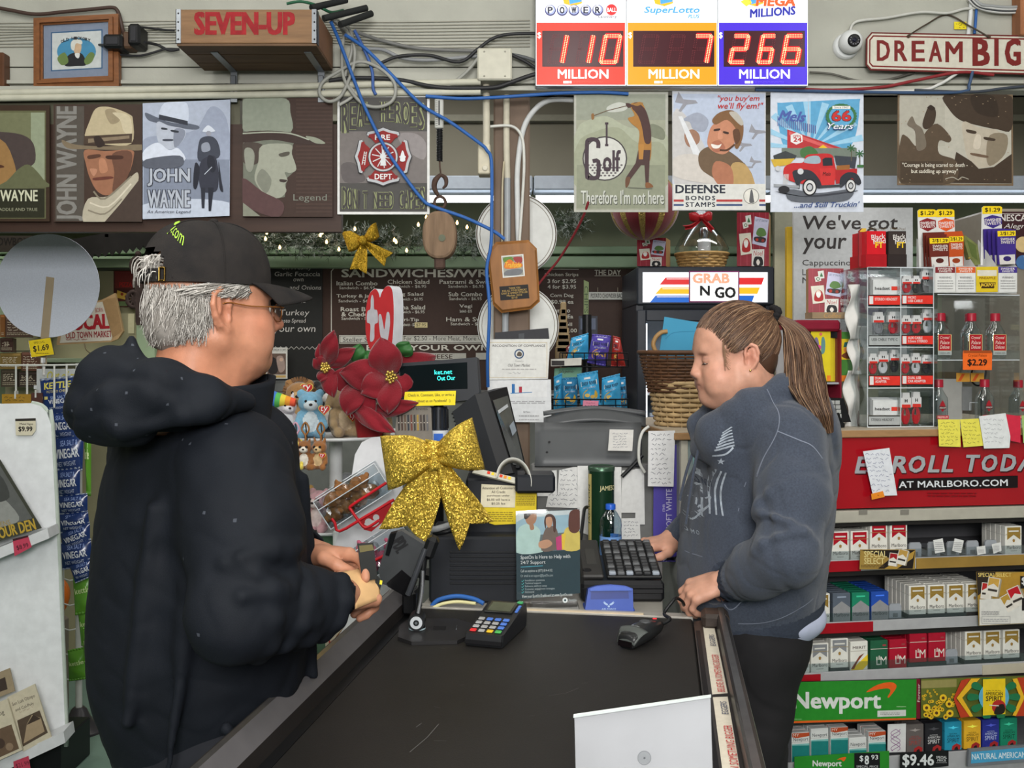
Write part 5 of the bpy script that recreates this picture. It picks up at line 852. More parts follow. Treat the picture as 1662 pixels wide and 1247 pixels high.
mb=MB();mb.cyl((bx_,SY,.08),(bx_,SY,PZ(590,SY)),.013,.013,wm,12);mb.bd('pole',ST)
mb=MB();zt=PZ(592,SY)
for x in(28,46,90,110):q=PX(x,SY-.12);mb.tu([(q,SY-.13,zt-.165),(q,SY-.13,zt)],.004,wm,6,0)
mb.tu([(PX(26,SY),SY-.13,zt),(PX(112,SY),SY-.13,zt),(bx_,SY,zt)],.004,wm,6,0);mb.tu([(PX(26,SY),SY-.13,zt-.16),(bx_,SY,zt-.16)],.004,wm,6,0)
for q in RA(12):zz=PZ(660+q*40,SY);mb.tu([(bx_,SY,zz),(PX(118,SY),SY-.03,zz),(PX(113,SY),SY-.05,zz+.012)],.003,wm,5,0)
mb.tu([(PX(112,SY),SY-.05,PZ(640,SY)),(PX(112,SY),SY-.05,PZ(1080,SY))],.0035,wm,5,0);mb.bd('wire_frame',ST)
DT=thg('disc_sign','large plain grey disc sign on a wooden stick','sign',P(70,600,SY-.02));c_=P(78,464,SY-.05);R_=84*3.95/FPX
mb=MB();mb.la([(R_,0),(R_,.004)],c_,mat((192,198,210),.6,scale=200),64,(0,-1,0));mb.bd('disc',DT)
mb=MB();pl=Pl(78,500,SY-.056);mb.pp(pl,XY("75 449 88 451 78 560 74 590 66 592 66 545"),mat((158,142,116),.6,va=.12,scale=8),0,.006);mb.box(P(71,588,3.94),(.02,.012,.02),mat((158,142,116)));mb.tu([P(70,584,3.946),P(71,596,3.93),P(71,610,3.9)],.006,mat((190,190,186)),8,3);mb.bd('stick',DT)
a=Art(Pl(67,563,3.9),**K5);a.pn(XY("165 795 292 778 275 678 148 696"),gs(),.003);a.po(XY("168 788 288 772 268 684 152 700"),(216,190,36)).tx('SPECIAL',180,702,240,714,(80,70,30),rot=8).tx('$1.69',176,722,262,758,(40,36,30),bo=.03,rot=8).lines(190,762,262,772,(120,100,30),1);a.mb.box(P(70,585,3.912),(.008,.02,.02),WHP);a.dn('price_tag','yellow $1.69 price tag clipped above the blue chip bags','price tag')
def cbg(name,lab,cat,pts,Y,col,art=None,bulge=.022,roll=0,group=None,crimp=None,pitch=0):
 """pillow bag filling the measured quad pts (tl, tr, br, bl)""";cx_=sum(p[0]for p in pts)/4;cy_=sum(p[1]for p in pts)/4;pl=Pl(cx_,cy_,Y,0,pitch);q=[V3(pl.q(*p))for p in pts];m=glo(*col);mb=MB()
 def uv(u,v):return q[0].lerp(q[1],u).lerp(q[3].lerp(q[2],u),v)
 bf=lambda u,v:bulge*(max(0,sin(pi*u))**.6)*(max(0,sin(pi*v))**.7)*(1+.12*sin(9*u+5*v)+.08*sin(14*v-6*u))
 for sg in(1,-.8):mb.grid(lambda u,v:pl.F@V3((uv(u,v).x,uv(u,v).y,sg*bf(u,v))),18,20,m,True)
 for v0,v1 in((-.05,.02),(.98,1.05)):
  mb.grid(lambda u,v:pl.F@V3((uv(u,v0+(v1-v0)*v).x,uv(u,v0+(v1-v0)*v).y,.002*sin(u*40))),24,1,crimp or m,True,.001)
 if art:
  a=Art(pl,0,0,1,w=.0012);art(a,uv,pl,pts);e1,e2=q[1]-q[0],q[3]-q[0];det=e1.x*e2.y-e1.y*e2.x
  def f(x,y):
   d=V3((x,y))-q[0];u=(d.x*e2.y-d.y*e2.x)/det;v=(e1.x*d.y-e1.y*d.x)/det;return bf(min(1,max(0,u)),min(1,max(0,v)))
  a.bend(f);n0=len(mb.v);k0=[(mb.mats.index(m_)if m_ in mb.mats else(mb.mats.append(m_)or len(mb.mats)-1))for m_ in a.mb.mats];mb.v+=a.mb.v;mb.f+=[tuple(n0+i for i in f_)for f_ in a.mb.f];mb.mi+=[k0[i]for i in a.mb.mi];mb.sm+=a.mb.sm
 return tag(mb.bd(name),lab,cat,group)
def qa(fn):
 """artwork written in unit coordinates of the bag (u right, v down)"""
 def art(a,uv,pl,pts):
  def pp(u,v):return(pts[0][0]+(pts[1][0]-pts[0][0])*u)*(1-v)+(pts[3][0]+(pts[2][0]-pts[3][0])*u)*v,(pts[0][1]+(pts[1][1]-pts[0][1])*u)*(1-v)+(pts[3][1]+(pts[2][1]-pts[3][1])*u)*v
  rot=-math.degrees(math.atan2(pts[1][1]-pts[0][1],pts[1][0]-pts[0][0]));T_=lambda t,u0,v0,u1,v1,m,**k:a.tx(t,*(lambda c,w_,h_:(c[0]-w_/2,c[1]-h_/2,c[0]+w_/2,c[1]+h_/2))(pp((u0+u1)/2,(v0+v1)/2),abs(math.dist(pp(u0,.5),pp(u1,.5))),abs(math.dist(pp(.5,v0),pp(.5,v1)))),m,rot=rot,**k);fn(a,pp,T_)
 return art
KT=(28,48,96)
def kettle(a,pp,T_):
 T_('KETTLE',.12,.08,.88,.26,(196,186,90),bo=.05);T_('POTATO CHIPS',.2,.3,.8,.37,(190,180,120));T_('SEA SALT &',.3,.46,.85,.54,(150,170,210));T_('VINEGAR',.24,.55,.9,.67,(206,210,216),bo=.02);T_('NET WEIGHT 2 OZ',.25,.76,.85,.82,(170,180,200));a.po([pp(.12,.46),pp(.22,.46),pp(.22,.54),pp(.12,.54)],(190,180,110))
def kett2(a,pp,T_):T_('VINEGAR',.14,.34,.9,.62,(206,210,216),bo=.02);T_('SEA SALT &',.3,.1,.85,.26,(140,160,206));T_('NET WEIGHT',.2,.72,.8,.86,(170,180,200))
SIL=mat((150,160,180),.3,mt=.5)
kb=[((65,618,124,612),(126,672,70,676)),((74,672,128,668),(126,712,84,716)),((84,712,136,706),(134,762,86,766)),((86,764,130,760),(130,806,92,808)),((90,806,142,802),(142,832,94,836)),((92,836,143,830),(145,852,98,872)),((98,866,146,848),(146,880,102,896)),((94,884,148,876),(148,916,100,924)),((112,918,150,906),(150,934,122,946))]
nth=('topmost','second','third','fourth','fifth','sixth','seventh','eighth','lowest')
for i,(t_,b_)in EN(kb):cbg('chip_bag',f'{nth[i]} blue sea salt and vinegar chip bag in the hanging column' if i in(0,8)else f'{nth[i]} blue vinegar chip bag from the top of the hanging column','chip bag',[(t_[0],t_[1]),(t_[2],t_[3]),(b_[0],b_[1]),(b_[2],b_[3])],3.9-.004*i,KT,qa(kettle if i==0 else kett2),.02,crimp=SIL,group='blue chip bags on the wire rack')
gb=[((118,934),(150,926),(156,990),(122,996)),((126,990),(157,984),(162,1040),(132,1046)),((134,1022),(162,1016),(164,1070),(136,1074)),((110,1058),(140,1052),(141,1100),(112,1104)),((136,690),(148,690),(148,800),(140,800))]
gl=('uppermost','middle','right-hand lower','lowest')
for i,q in EN(gb):cbg('chip_bag',f'{gl[i]} of the green snack bags at the bottom of the wire rack' if i<4 else 'green snack bag between the blue chip bags and the man’s back','chip bag',q,3.93+.02*(i%2),(86,140,44),(qa(lambda a,pp,T_:T_('kettle',.1,.35,.9,.5,(190,206,150),bo=.02))),.016,group='green snack bags on the wire rack')
def bgc(px0,py0,px1,py1,lab,c_):
 a=Art(Pl((px0+px1)/2,(py0+py1)/2,3.86),0,0,1);a.box(px0,py0,px1,py1,glo(*c_),.01);a.scr(px0+3,py0+3,px1-3,py1-4,(70,60,30),2,.8,int(px0));a.mb.box(P((px0+px1)/2,py0+1,3.868),(.006,.02,.03),wm);a.dn('snack_packet',lab,'packet')
bgc(3,640,50,656,'gold snack packet top hooked on the white wire rack',(150,116,40));bgc(51,638,68,656,'brown snack packet hooked left of the blue chip bags',(74,46,40))
c_=P(88,970,4.12);mb=MB();V=[];n,k_=40,14
for j in RA(k_+1):
 ph=pi*j/k_
 for i in RA(n):t=2*pi*i/n;R_=.105*(1-.1*abs(sin(5*t))**.7);V.append((c_.x-.045+R_*sin(ph)*cos(t),4.12+R_*sin(ph)*sin(t),c_.z+.1*cos(ph)*(1-.2*sin(ph)*0)))
mb.add(V,[(j*n+i,j*n+(i+1)%n,(j+1)*n+(i+1)%n,(j+1)*n+i)for j in RA(k_)for i in RA(n)],mat((206,106,30),.45,va=.15,scale=10),True)
PK=thg('pumpkin','orange pumpkin half hidden behind the white sign rack','pumpkin',(c_.x-.045,4.12,c_.z-.1));mb.bd('body',PK);mb=MB();mb.tu([(c_.x-.045,4.12,c_.z+.09),(c_.x-.04,4.11,c_.z+.13),(c_.x-.03,4.1,c_.z+.145)],[.014,.01,.008],mat((120,110,60),.8),7,4);mb.bd('stem',PK)
mb=MB();mb.bx(c_.x-.16,c_.x+.02,4.04,4.22,0,c_.z-.1,mat((120,112,100),va=.1),.01);tb(mb,'crate','brown crate carrying the pumpkin behind the white sign rack','crate')
RK=thg('sign_rack','white metal rack of signs and booklets at the left edge','rack',P(40,1225,3.45));pl=Pl(50,900,3.5,6);mb=MB();wp=mat((214,217,219),.4)
op=XY("-160 650 0 656 50 655 66 659 76 670 83 690 95 930 106 1190 104 1204 -60 1268 -160 1300");mb.pp(pl,op,wp,0,.02);pe=[pl.q(*q)for q in op[2:9]]
mb.tu([pl.F@V3((u,v,-.01))for u,v in pe],.009,mat((168,178,168),.35),6,2);q=P(60,1210,3.45);mb.bx(-2.2,PX(98,3.5),3.5,3.75,0,PZ(1206,3.5),BLKP,.005);mb.bd('panel',RK)
sp=Pl(40,880,3.4,6);mb=MB();wq=mat((196,198,200),.35)
mb.pp(sp,XY("-160 972 80 874 77 858 -160 952"),wq,0,.1);mb.bd('shelf',RK);mb=MB();mb.pp(sp,XY("-160 1330 106 1206 103 1188 -160 1308"),wq,0,.1);mb.bd('shelf',RK)
a=Art(sp,0,600,1.927,w=.0015);a.po(XY("40 530 88 518 100 555 46 584"),(176,62,84)).tx('$8.99',52,546,90,562,(70,30,40),bo=.02,rot=16);a.po(XY("40 530 88 518 89 524 41 537"),(60,30,36));a.dn('price_tag','pink $8.99 price tag on the upper shelf edge of the white rack','price tag')
a=Art(sp,0,600,1.927,w=.0015);a.po(XY("42 1226 90 1208 96 1247 46 1262"),(176,62,84)).tx('$21.99',50,1228,92,1244,(70,30,40),rot=16);a.dn('price_tag','pink price tag on the lower shelf edge of the white rack','price tag')
a=Art(Pl(40,695,3.485,6),0,600,1.927,w=.001);a.po(XY("48 154 112 152 112 190 100 206 50 206"),(196,190,168)).po(XY("48 154 112 152 112 160 48 162"),(46,42,38)).tx('Metal Signs',62,167,104,175,(50,46,42),bo=.02).tx('$9.99',58,178,102,196,(40,36,34),bo=.04);a.dn('price_tag','cream $9.99 metal signs label on the white rack','price tag')
a=Art(Pl(30,800,3.43,6,8),0,600,1.927);a.pn(XY("-80 560 130 496 0 282 -80 240"),I(56,58,48),.004);a.po(XY("-80 520 104 470 0 300 -80 260"),(84,86,84)).bl(XY("-80 400 -20 380 60 460 20 490 -80 500"),(130,132,128)).bl(XY("-60 330 0 330 30 400 -30 410"),(60,62,60)).po(XY("-80 552 128 492 112 462 -80 518"),(52,54,44)).tx('OUR DEN',-6,480,112,516,(168,140,50),bo=.03,rot=15).tx('QUEENS',-40,478,34,496,(140,120,60),rot=15);a.dn('metal_sign','dark metal sign reading Our Den leaning on the upper rack shelf','sign')
a=Art(Pl(5,1110,3.43,6,8),0,600,1.927);a.pn(XY("-40 1040 46 1006 30 934 -40 962"),I(142,128,104),.006);a.po(XY("-36 1020 24 1000 16 962 -36 984"),(60,50,44));a.dn('booklet','tan booklet standing behind the others at the left edge','book')
for k,(pts,lab)in EN(((XY("12 1205 160 1132 108 984 -10 1040"),0),(XY("-90 1262 70 1190 22 1030 -90 1080"),1))):
 a=Art(Pl(30,1150,3.41-.02*k,6,6),0,600,1.927);a.pn(pts if k else XY("72 1196 160 1150 108 984 22 1026"),I(186,178,156),.008)
 if k==0:a.tx('San Luis Obispo',36,1028,112,1042,(60,54,48),rot=22).tx('and Cal-Poly',46,1050,108,1062,(60,54,48),rot=22).scr(56,1070,120,1078,(130,100,90),1,1,2,.38).po(XY("72 1180 150 1136 124 1066 54 1098"),(78,66,54)).po(XY("74 1170 140 1132 128 1090 100 1080 84 1110"),(150,132,106)).po(XY("84 1112 104 1080 128 1092"),(60,50,42))
 else:a.tx('Pismo Living',-70,1080,16,1098,(60,54,48),rot=22).po(XY("-60 1240 60 1186 36 1110 -70 1150"),(96,78,62)).ci(0,1170,16,(66,52,44)).ci(-30,1190,20,(120,100,80)).ci(30,1180,12,(130,110,90))
 a.dn('booklet',('cream booklet with a sepia gabled house on the lower rack shelf','cream booklet with a sepia crowd photo, cut by the left edge')[k],'book')
 # the checkout counter
AX=rad(8.5);av=V3((sin(AX),cos(AX),0));pv=V3((cos(AX),-sin(AX),0))
CT=Matrix(((pv.x,av.x,0,0),(pv.y,av.y,0,0),(0,0,1,0),(0,0,0,1)))
ZB=.905;T0,T1=.95,2.36
CK=thg('checkout_counter','long checkout counter with a black conveyor belt between the two people','counter',CT@V3((-.24,1.6,0)))
rub=mat((25,23,21),.62,va=.14,scale=18,bu=.08,bs=500,spec=.35)
mb=MB(CT);mb.bx(-.577,.073,T0,T1-.02,ZB-.02,ZB,rub,.004)
r_=RN(3);sc_=mat((86,84,82),.7)
for k in RA(26):
 x,y=r_.uniform(-.5,.05),r_.uniform(1.35,2.2);L_=r_.uniform(.003,.02);an=r_.uniform(-.6,.9);mb.add([(x,y,ZB+.0004),(x+L_*cos(an),y+L_*sin(an),ZB+.0004),(x+L_*cos(an),y+L_*sin(an)+.0008,ZB+.0004),(x,y+.001,ZB+.0004)],[(0,1,2,3)],sc_)
for pts in(XY("-.385 1.5 -.372 1.56 -.366 1.62"),[(-.4,1.6),(-.395,1.62)],XY("-.2 1.78 -.17 1.8 -.15 1.83")):
 for p,q in zip(pts,pts[1:]):mb.add([(p[0],p[1],ZB+.0005),(q[0],q[1],ZB+.0005),(q[0]+.0016,q[1],ZB+.0005),(p[0]+.0016,p[1],ZB+.0005)],[(0,1,2,3)],sc_)
mb.bd('conveyor_belt',CK)
lam=mat((40,37,36),.35,va=.15,scale=10);alu=mat((150,148,146),.28,mt=.9,va=.15,scale=25)
mb=MB(CT);mb.bx(-.5,.08,T0,T1,.08,ZB-.021,mat((60,56,54),.5,va=.1),.004);mb.bx(-.47,.06,T0+.02,T1,0,.08,BLKP);mb.bd('base_cabinet',CK)
mb=MB(CT)
V=[];pr_=[(-.634,.84),(-.634,.955),(-.632,.962),(-.63,.962),(-.6236,.958),(-.6,.93),(-.5985,ZB+.002),(-.5985,.84)]
def extr(mb,pr_,t0,t1,mats):
 n=len(pr_);V=[(x,t0,z)for x,z in pr_]+[(x,t1,z)for x,z in pr_]
 for i in RA(n):mb.add([V[i],V[(i+1)%n],V[n+(i+1)%n],V[n+i]],[(0,1,2,3)],mats[i])
 mb.add(V[:n],[tuple(RA(n))],mats[0]);mb.add(V[n:],[tuple(RA(n-1,-1,-1))],mats[0])
gry_=mat((84,82,84),.45)
extr(mb,pr_,T0,T1+.02,[lam,alu,lam,alu,gry_,lam,lam,lam]);mb.bx(-.5985,-.578,T0,T1-.03,ZB-.012,ZB-.004,BLKP);mb.bd('side_rail',CK)
mb=MB(CT);pr_=[(.0735,.8),(.0735,ZB+.004),(.092,ZB+.008),(.121,ZB+.008),(.123,.938),(.127,.944),(.139,.945),(.146,.938),(.15,.925),(.15,.8)]
extr(mb,pr_,T0,T1-.06,[lam,lam,lam,lam,lam,alu,lam,alu,lam,lam]);mb.bx(.076,.09,T0,T1-.14,ZB+.004,ZB+.0065,BLKP,.001);mb.bx(.09,.15,T1-.13,T1-.06,ZB+.006,.944,mat((52,44,40),.4,va=.2),.008);mb.bd('side_rail',CK)
mb=MB(CT);mb.bx(-.598,.0735,T1-.02,T1+.015,ZB-.02,ZB+.003,mat((176,172,164),.35,mt=.4,va=.08),.001);mb.bx(-.36,-.04,T1-.017,T1-.002,ZB+.003,ZB+.0042,mat((206,188,160)));mb.bd('end_plate',CK)
mb=MB(CT);mb.bx(-.52,-.5,T0,T1,.09,.88,mat((150,146,138),.45,va=.12,scale=6));mb.bd('side_panel',CK)
mb=MB(CT);mb.bx(-.598,-.565,T1-.1,T1-.03,ZB+.003,.962,BLKP,.005);
for t in(.3,.7):mb.la([(.004,0),(.002,.002)],(-.58,T1-.1+.07*t,.962),STEEL,8)
mb.bd('rail_bracket',CK)
class FP(Pl):
 """a plane given by any frame"""
 def __init__(s,F):s.F=F;s.I=F.inverted()
def ctf(d,t,z):return FP(TR(CT@V3((d,t,z)))@Matrix(((pv.x,av.x,0,0),(pv.y,av.y,0,0),(0,0,1,0),(0,0,0,1))))
pl=ctf(.1085,1.9,ZB+.0085)
for k,(q,lab)in EN(((XY("1141 1017 1159 1016 1181 1125 1156 1127"),'upper cream label strip with red lettering in the right-hand rail'),(XY("1157 1132 1181 1131 1203 1262 1174 1262"),'lower cream label strip with red lettering in the right-hand rail'))):
 a=Art(pl,860,900,3.593);qq=[((x-860)*3.593,(y-900)*3.593)for x,y in q];a.pn(qq,I(196,188,172),.0012);mbt=a.mb
 def lay(t,d0,d1,t0,t1,c_):
  G,F,asp=tg(t,.012);V=[(CT@V3((d1-gy*(d1-d0),t0+gx*(t1-t0),ZB+.0102)))for gx,gy in G];mbt.add(V,F,ink(*c_),False,Matrix.Identity(4))
 o0,o1=(.098,.117)
 if k==0:lay('BELIEVE IN SOMETHING BIGGER',o0+.003,o1-.003,1.82,2.04,(176,44,50));lay('EGGERS',o0+.004,o1-.004,2.1,2.18,(50,60,90))
 else:lay('BELIEVE IN SOMETHING BIGGER',o0+.003,o1-.003,1.42,1.66,(176,44,50));lay('EGGERS',o0+.004,o1-.004,1.71,1.77,(50,60,90))
 a.dn('label_strip',lab,'label')
SB=MB(CT);SB.bx(-.57,0,2.385,2.98,0,.896,mat((120,116,108),.45,va=.08),.004);SB.bx(-.58,.005,2.38,2.99,.896,.902,mat((150,146,138),.35),.002);tag(SB.bd('register_stand'),'low grey register stand behind the conveyor belt','stand')
ZR=.902
SH_=thg('sign_holder','white backed acrylic sign holder standing on the belt in front','sign holder',(PX(1045,1.31),1.31,ZB));pl=Pl(1045,1200,1.31,-10,-7);mb=MB();q=XY("932 1162 1153 1130 1159 1330 936 1330")
mb.pp(pl,q,mat((222,224,228),.4,scale=9),-.002,.0015);a=Art(pl,860,900,3.593,mb,w=-.0018)
for r0 in(40,37):a.ci(667,1192,r0,(150,154,158)if r0==40 else(190,194,198),r0*1.05)
a.ci(668,1192,6,(120,124,128));a.dn('backing',pa=SH_);mb=MB();mb.pp(pl,XY("931 1160 1154 1128 1160 1330 935 1330"),CLEAR,.002,.0015);mb.pp(pl,XY("931 1160 1154 1128 1154 1131 931 1164"),mat((206,214,212),.2),.003,.004)
c_=pl.world(1045,1334);mb.bx(c_.x-.09,c_.x+.09,c_.y-.05,c_.y+.05,ZB+.001,ZB+.004,CLEAR);mb.bd('acrylic',SH_)
CR_=thg('card_reader','black card payment terminal with coloured keys on the belt','card reader',(PX(810,2.2),2.18,ZB));F0=TR((PX(806,2.16),2.165,ZB+.0015))@Matrix.Rotation(rad(-17),4,'Z');mb=MB(F0)
def wedge(mb,pf,w0,w1,m,b=.01):
 """body swept across x from a side profile (y, z)""";n=len(pf);V=[]
 for x,e in((-w0/2,.0),(-w0/2+b*.3,b*.5),(w1/2-b*.3,b*.5),(w1/2,0)):
  cy=sum(p[0]for p in pf)/n;cz=sum(p[1]for p in pf)/n;s_=1-(.06 if e==0 else 0);V+=[(x,cy+(y-cy)*s_,cz+(z-cz)*s_)for y,z in pf]
 F=[tuple(RA(n-1,-1,-1)),tuple(RA(3*n,4*n))]+[(j*n+i,j*n+(i+1)%n,(j+1)*n+(i+1)%n,(j+1)*n+i)for j in RA(3)for i in RA(n)];mb.add(V,F,m)
blk2=mat((30,31,33),.38,va=.1,scale=40)
wedge(mb,XY("-.088 0 -.093 .012 -.088 .026 -.02 .036 .03 .046 .075 .056 .092 .05 .098 .03 .092 0"),.084,.084,blk2);mb.bx(-.04,.04,-.0945,-.09,.006,.014,BLACK);mb.bd('body',CR_)
Ft=F0@TR((0,-.02,.0372))@Matrix.Rotation(rad(9.6),4,'X');mb=MB(Ft);mb.bx(-.034,.03,.036,.092,0,.0035,mat((22,24,24),.15),.001);mb.bx(-.028,.024,.042,.086,.0036,.004,mat((70,76,62),.2,va=.2,scale=30));mb.bd('screen',CR_)
kc={0:(206,44,48),3:(70,160,80),2:(216,176,40)}
for rr_ in RA(4):
 for cc in RA(4):
  col=kc[cc]if rr_==0 and cc in kc else((70,110,190)if cc==3 and rr_>0 or rr_==3 and cc>0 else(150,150,150));mb=MB(Ft);x,y=-.028+cc*.0185,-.055+rr_*.019;mb.bx(x-.007,x+.007,y-.0055,y+.0055,0,.0035,mat(col,.4),.0015);mb.bd('key',CR_)
for k in RA(4):mb=MB(Ft);mb.bx(.033,.04,.045+k*.009,.052+k*.009,0,.003,mat((70,110,190),.4),.001);mb.bd('key',CR_)
mb=MB(Ft);mb.bx(.026,.039,.088,.098,.001,.005,mat((60,150,90),.4),.001);mb.bd('key',CR_)
TS=thg('tablet_stand','black tilting payment tablet on a stand, seen from behind, left of the card reader','tablet stand',P(705,1030,2.18));mb=MB();bp=P(705,1025,2.2);bl=XY("648 1016 664 1004 740 1004 766 1012 764 1030 742 1040 668 1042 646 1034")
def onz(px,py,z):Y_=(EYE-z)*FPX/(py-HY);return V3(((px-CX)*Y_/FPX,Y_,z))
bb=[onz(x,y,ZB+.008)for x,y in bl];n=len(bb);mb.add([V3((p.x,p.y,ZB+.0005))for p in bb]+bb,[tuple(RA(n-1,-1,-1)),tuple(RA(n,2*n))]+[(i,(i+1)%n,n+(i+1)%n,n+i)for i in RA(n)],mat((34,33,34),.4,va=.1));q=onz(713,1021,ZB+.0085);mb.bx(q.x-.014,q.x+.014,q.y-.01,q.y+.02,ZB+.008,ZB+.0088,BLACK);q2=onz(741,1019,ZB+.0085);mb.bx(q2.x-.001,q2.x+.001,q2.y-.01,q2.y+.02,ZB+.008,ZB+.0088,STEEL);mb.bd('base',TS)
jt=P(677,1007,2.19);mb=MB();mb.cyl((jt.x,jt.y+.0,ZB+.008),(jt.x,jt.y,ZB+.03),.018,.016,BLKP,20);mb.la([(.0185,0),(.0185,.003)],(jt.x,jt.y,ZB+.009),mat((170,190,196),.3),20,caps=False);mb.cyl((jt.x,jt.y-.02,jt.z),(jt.x,jt.y+.02,jt.z),.0185,.0185,BLKP,22);mb.cyl((jt.x,jt.y-.0225,jt.z),(jt.x,jt.y-.02,jt.z),.0135,.0135,mat((186,190,194),.3),20);mb.cyl((jt.x,jt.y-.024,jt.z),(jt.x,jt.y-.0225,jt.z),.0065,.0065,BLKP,12);mb.cyl((jt.x,jt.y-.0245,jt.z),(jt.x,jt.y-.024,jt.z),.003,.003,STEEL,10);mb.bd('joint',TS)
tp=P(690,900,2.2);mb=MB();d_=(tp-jt).normalized();s_=V3((0,1,0))
for sg in(-1,1):mb.tu([jt+s_*.014*sg,jt.lerp(tp,.5)+s_*.014*sg,tp+s_*.014*sg],.0055,BLKP,8,3)
mb.tu([jt+V3((.004,-.018,.02)),jt.lerp(tp,.45)+V3((.004,-.018,0)),jt.lerp(tp,.78)+V3((.0,-.018,0))],.004,mat((170,172,176),.25,mt=.8),8,4);mb.bd('arm',TS)
mb=MB();tq=P(699,888,2.2);mb.box(tq,(.028,.045,.05),BLKP,.008,Matrix.Rotation(rad(20),3,'Y'));mb.tu([tq+V3((-.01,-.02,.0)),P(672,940,2.17),P(662,966,2.17)],.0065,mat((52,54,58),.25),8,4);mb.bd('clamp',TS)
pl=Pl(655,905,2.215,-12,-18);mb=MB();mb.pp(pl,XY("632 868 652 862 694 888 681 930 648 958 620 948 614 926"),mat((72,74,76),.4,va=.08),0,.012);mb.pp(pl,XY("628 946 652 925 676 945 668 966 658 968 630 952"),mat((20,20,22),.25),.002,.012);mb.pp(pl,XY("634 866 644 864 632 902 626 900"),BLKP,.003,.01)
mb.pt(pl,'IPDL',638,872,660,896,mat((44,44,46),.5),.0008,.04,rot=-58);mb.bd('tablet',TS)
SN=thg('barcode_scanner','black handheld barcode scanner lying on the belt by the cashier’s hand','scanner',onz(1035,1058,ZB));s0,s1=onz(1016,1054,ZB),onz(1068,1010,ZB+.03);ax_=(s1-s0);ax_.z=0;L_=ax_.length;ax_.normalize();sd=V3((ax_.y,-ax_.x,0))
mb=MB();sec=[(0,.02,.0,.026),(.008,.024,.0,.032),(.03,.026,.002,.036),(.06,.0255,.004,.04),(.085,.022,.006,.04),(.11,.016,.008,.036),(.125,.01,.012,.03)];V=[];n=16
sec=[(t*L_/.125*1.05,w_,z0,z1)for t,w_,z0,z1 in sec]
for t,w_,z0,z1 in sec:
 for k in RA(n):
  an=2*pi*k/n;cx_,sx_=cos(an),sin(an);V.append(s0+ax_*t+sd*w_*math.copysign(abs(cx_)**.7,cx_)+V3((0,0,(z0+z1)/2+(z1-z0)/2*math.copysign(abs(sx_)**.7,sx_)+.001)))
m_=len(sec);mb.add(V,[(j*n+i,j*n+(i+1)%n,(j+1)*n+(i+1)%n,(j+1)*n+i)for j in RA(m_-1)for i in RA(n)]+[tuple(RA(n-1,-1,-1)),tuple(RA((m_-1)*n,m_*n))],mat((32,33,34),.3,va=.1),True);mb.bd('body',SN)
nb_=lambda t,o,z:s0+ax_*t*L_*1.05+sd*o+V3((0,0,z))
mb=MB();mb.grid(lambda u,v:nb_(-.02+.26*v,(-.0255+.051*u)*(.86+.5*v),.036-.0052*(2*u-1)**2*1.4+.006*v-.018*(1-v)**2),12,6,mat((74,78,76),.4),True,.002);mb.add([nb_(-.035,-.017,.006),nb_(-.035,.017,.006),nb_(-.03,.017,.018),nb_(-.03,-.017,.018)],[(0,1,2,3)],mat((14,10,12),.1));mb.bd('nose',SN)
mb=MB();mb.la(XY(".0125 0 .0125 .003 .01 .0045"),nb_(.58,-.002,.0385),mat((66,68,70),.4),20);mb.bd('trigger',SN);mb=MB();mb.bx(-.004,.004,-.001,.001,0,.002,mat((220,40,44),emi=1.2,va=0));mb.v=[nb_(.8,.004,.0415)+v for v in mb.v];mb.bd('lamp',SN)
mb=MB();G,F,asp=tg('unitech',.012);mb.add([nb_(.22+.09*gy,.01-.02*gx+.0,.0388+.003*gy)for gx,gy in G],F,mat((170,174,176)));mb.bd('logo',SN)
mb=MB();mb.tu([nb_(1.,0,.022),nb_(1.12,.004,.024),nb_(1.26,.006,.03),P(1078,996,2.24),P(1092,976,2.25),P(1098,971,2.262),P(1107,976,2.275),P(1110,982,2.3),P(1108,980,2.36),P(1104,976,2.42)],.0038,BLKP,8,5);mb.bd('cord',SN)
# black register cabinet, monitor, pole display
bk=mat((23,26,32),.45,va=.08)
def lvb(px0,py0,px1,py1,Y_,depth,m,z0=None):
 a_,b_=P(px0,py1,Y_),P(px1,py0,Y_);mb=MB();mb.bx(a_.x,b_.x,Y_,Y_+depth,a_.z if z0 is None else z0,b_.z,m,.006);return mb,a_,b_
REG=thg('cash_register','dark blue-black register base with louvred front behind the gold bow','register',(PX(770,2.45),2.6,ZR))
mb,a_,b_=lvb(696,872,843,990,2.45,.23,bk,ZR+.001)
for k in RA(8):z_=PZ(896+k*7.2,2.45);mb.bx(PX(730,2.45),PX(838,2.45),2.447,2.451,z_-.003,z_+.002,mat((20,22,26),.5),.001)
mb.bd('drawer',REG)
mb,a_,b_=lvb(756,777,872,871,2.52,.16,bk);mb.bx(PX(742,2.5),PX(760,2.5),2.52,2.6,PZ(871,2.5),PZ(800,2.5),bk,.004);mb.bd('printer',REG)
mb=MB()
mb.tu([P(758,835,2.5),P(735,850,2.47),P(712,858,2.46),P(700,860,2.47)],.008,mat((150,152,154),.3),8,4);mb.tu([P(760,846,2.5),P(730,862,2.46),P(704,866,2.47)],.006,BLKP,8,4);mb.bd('cable',REG)
def note(pl,q,col,lab,art=None,name='paper_note',d=.0008,ox=0,oy=0,k=1.,group=None,cat='note'):
 a=Art(pl,ox,oy,k);a.pn(q,I(*col),d)
 if art:art(a)
 return a.dn(name,lab,cat,group)
K3=dict(ox=420,oy=540,k=K);K4=dict(ox=780,oy=580,k=2.835)
note(Pl(820,825,2.5135),XY("66 772 255 762 258 622 150 618 0 690 40 764"),(206,182,40),'yellow sheet with fine print taped to the register printer',lambda a:a.lines(164,636,250,684,(120,104,30),6).lines(20,710,150,758,(120,104,30),5,.4,3),**K4)
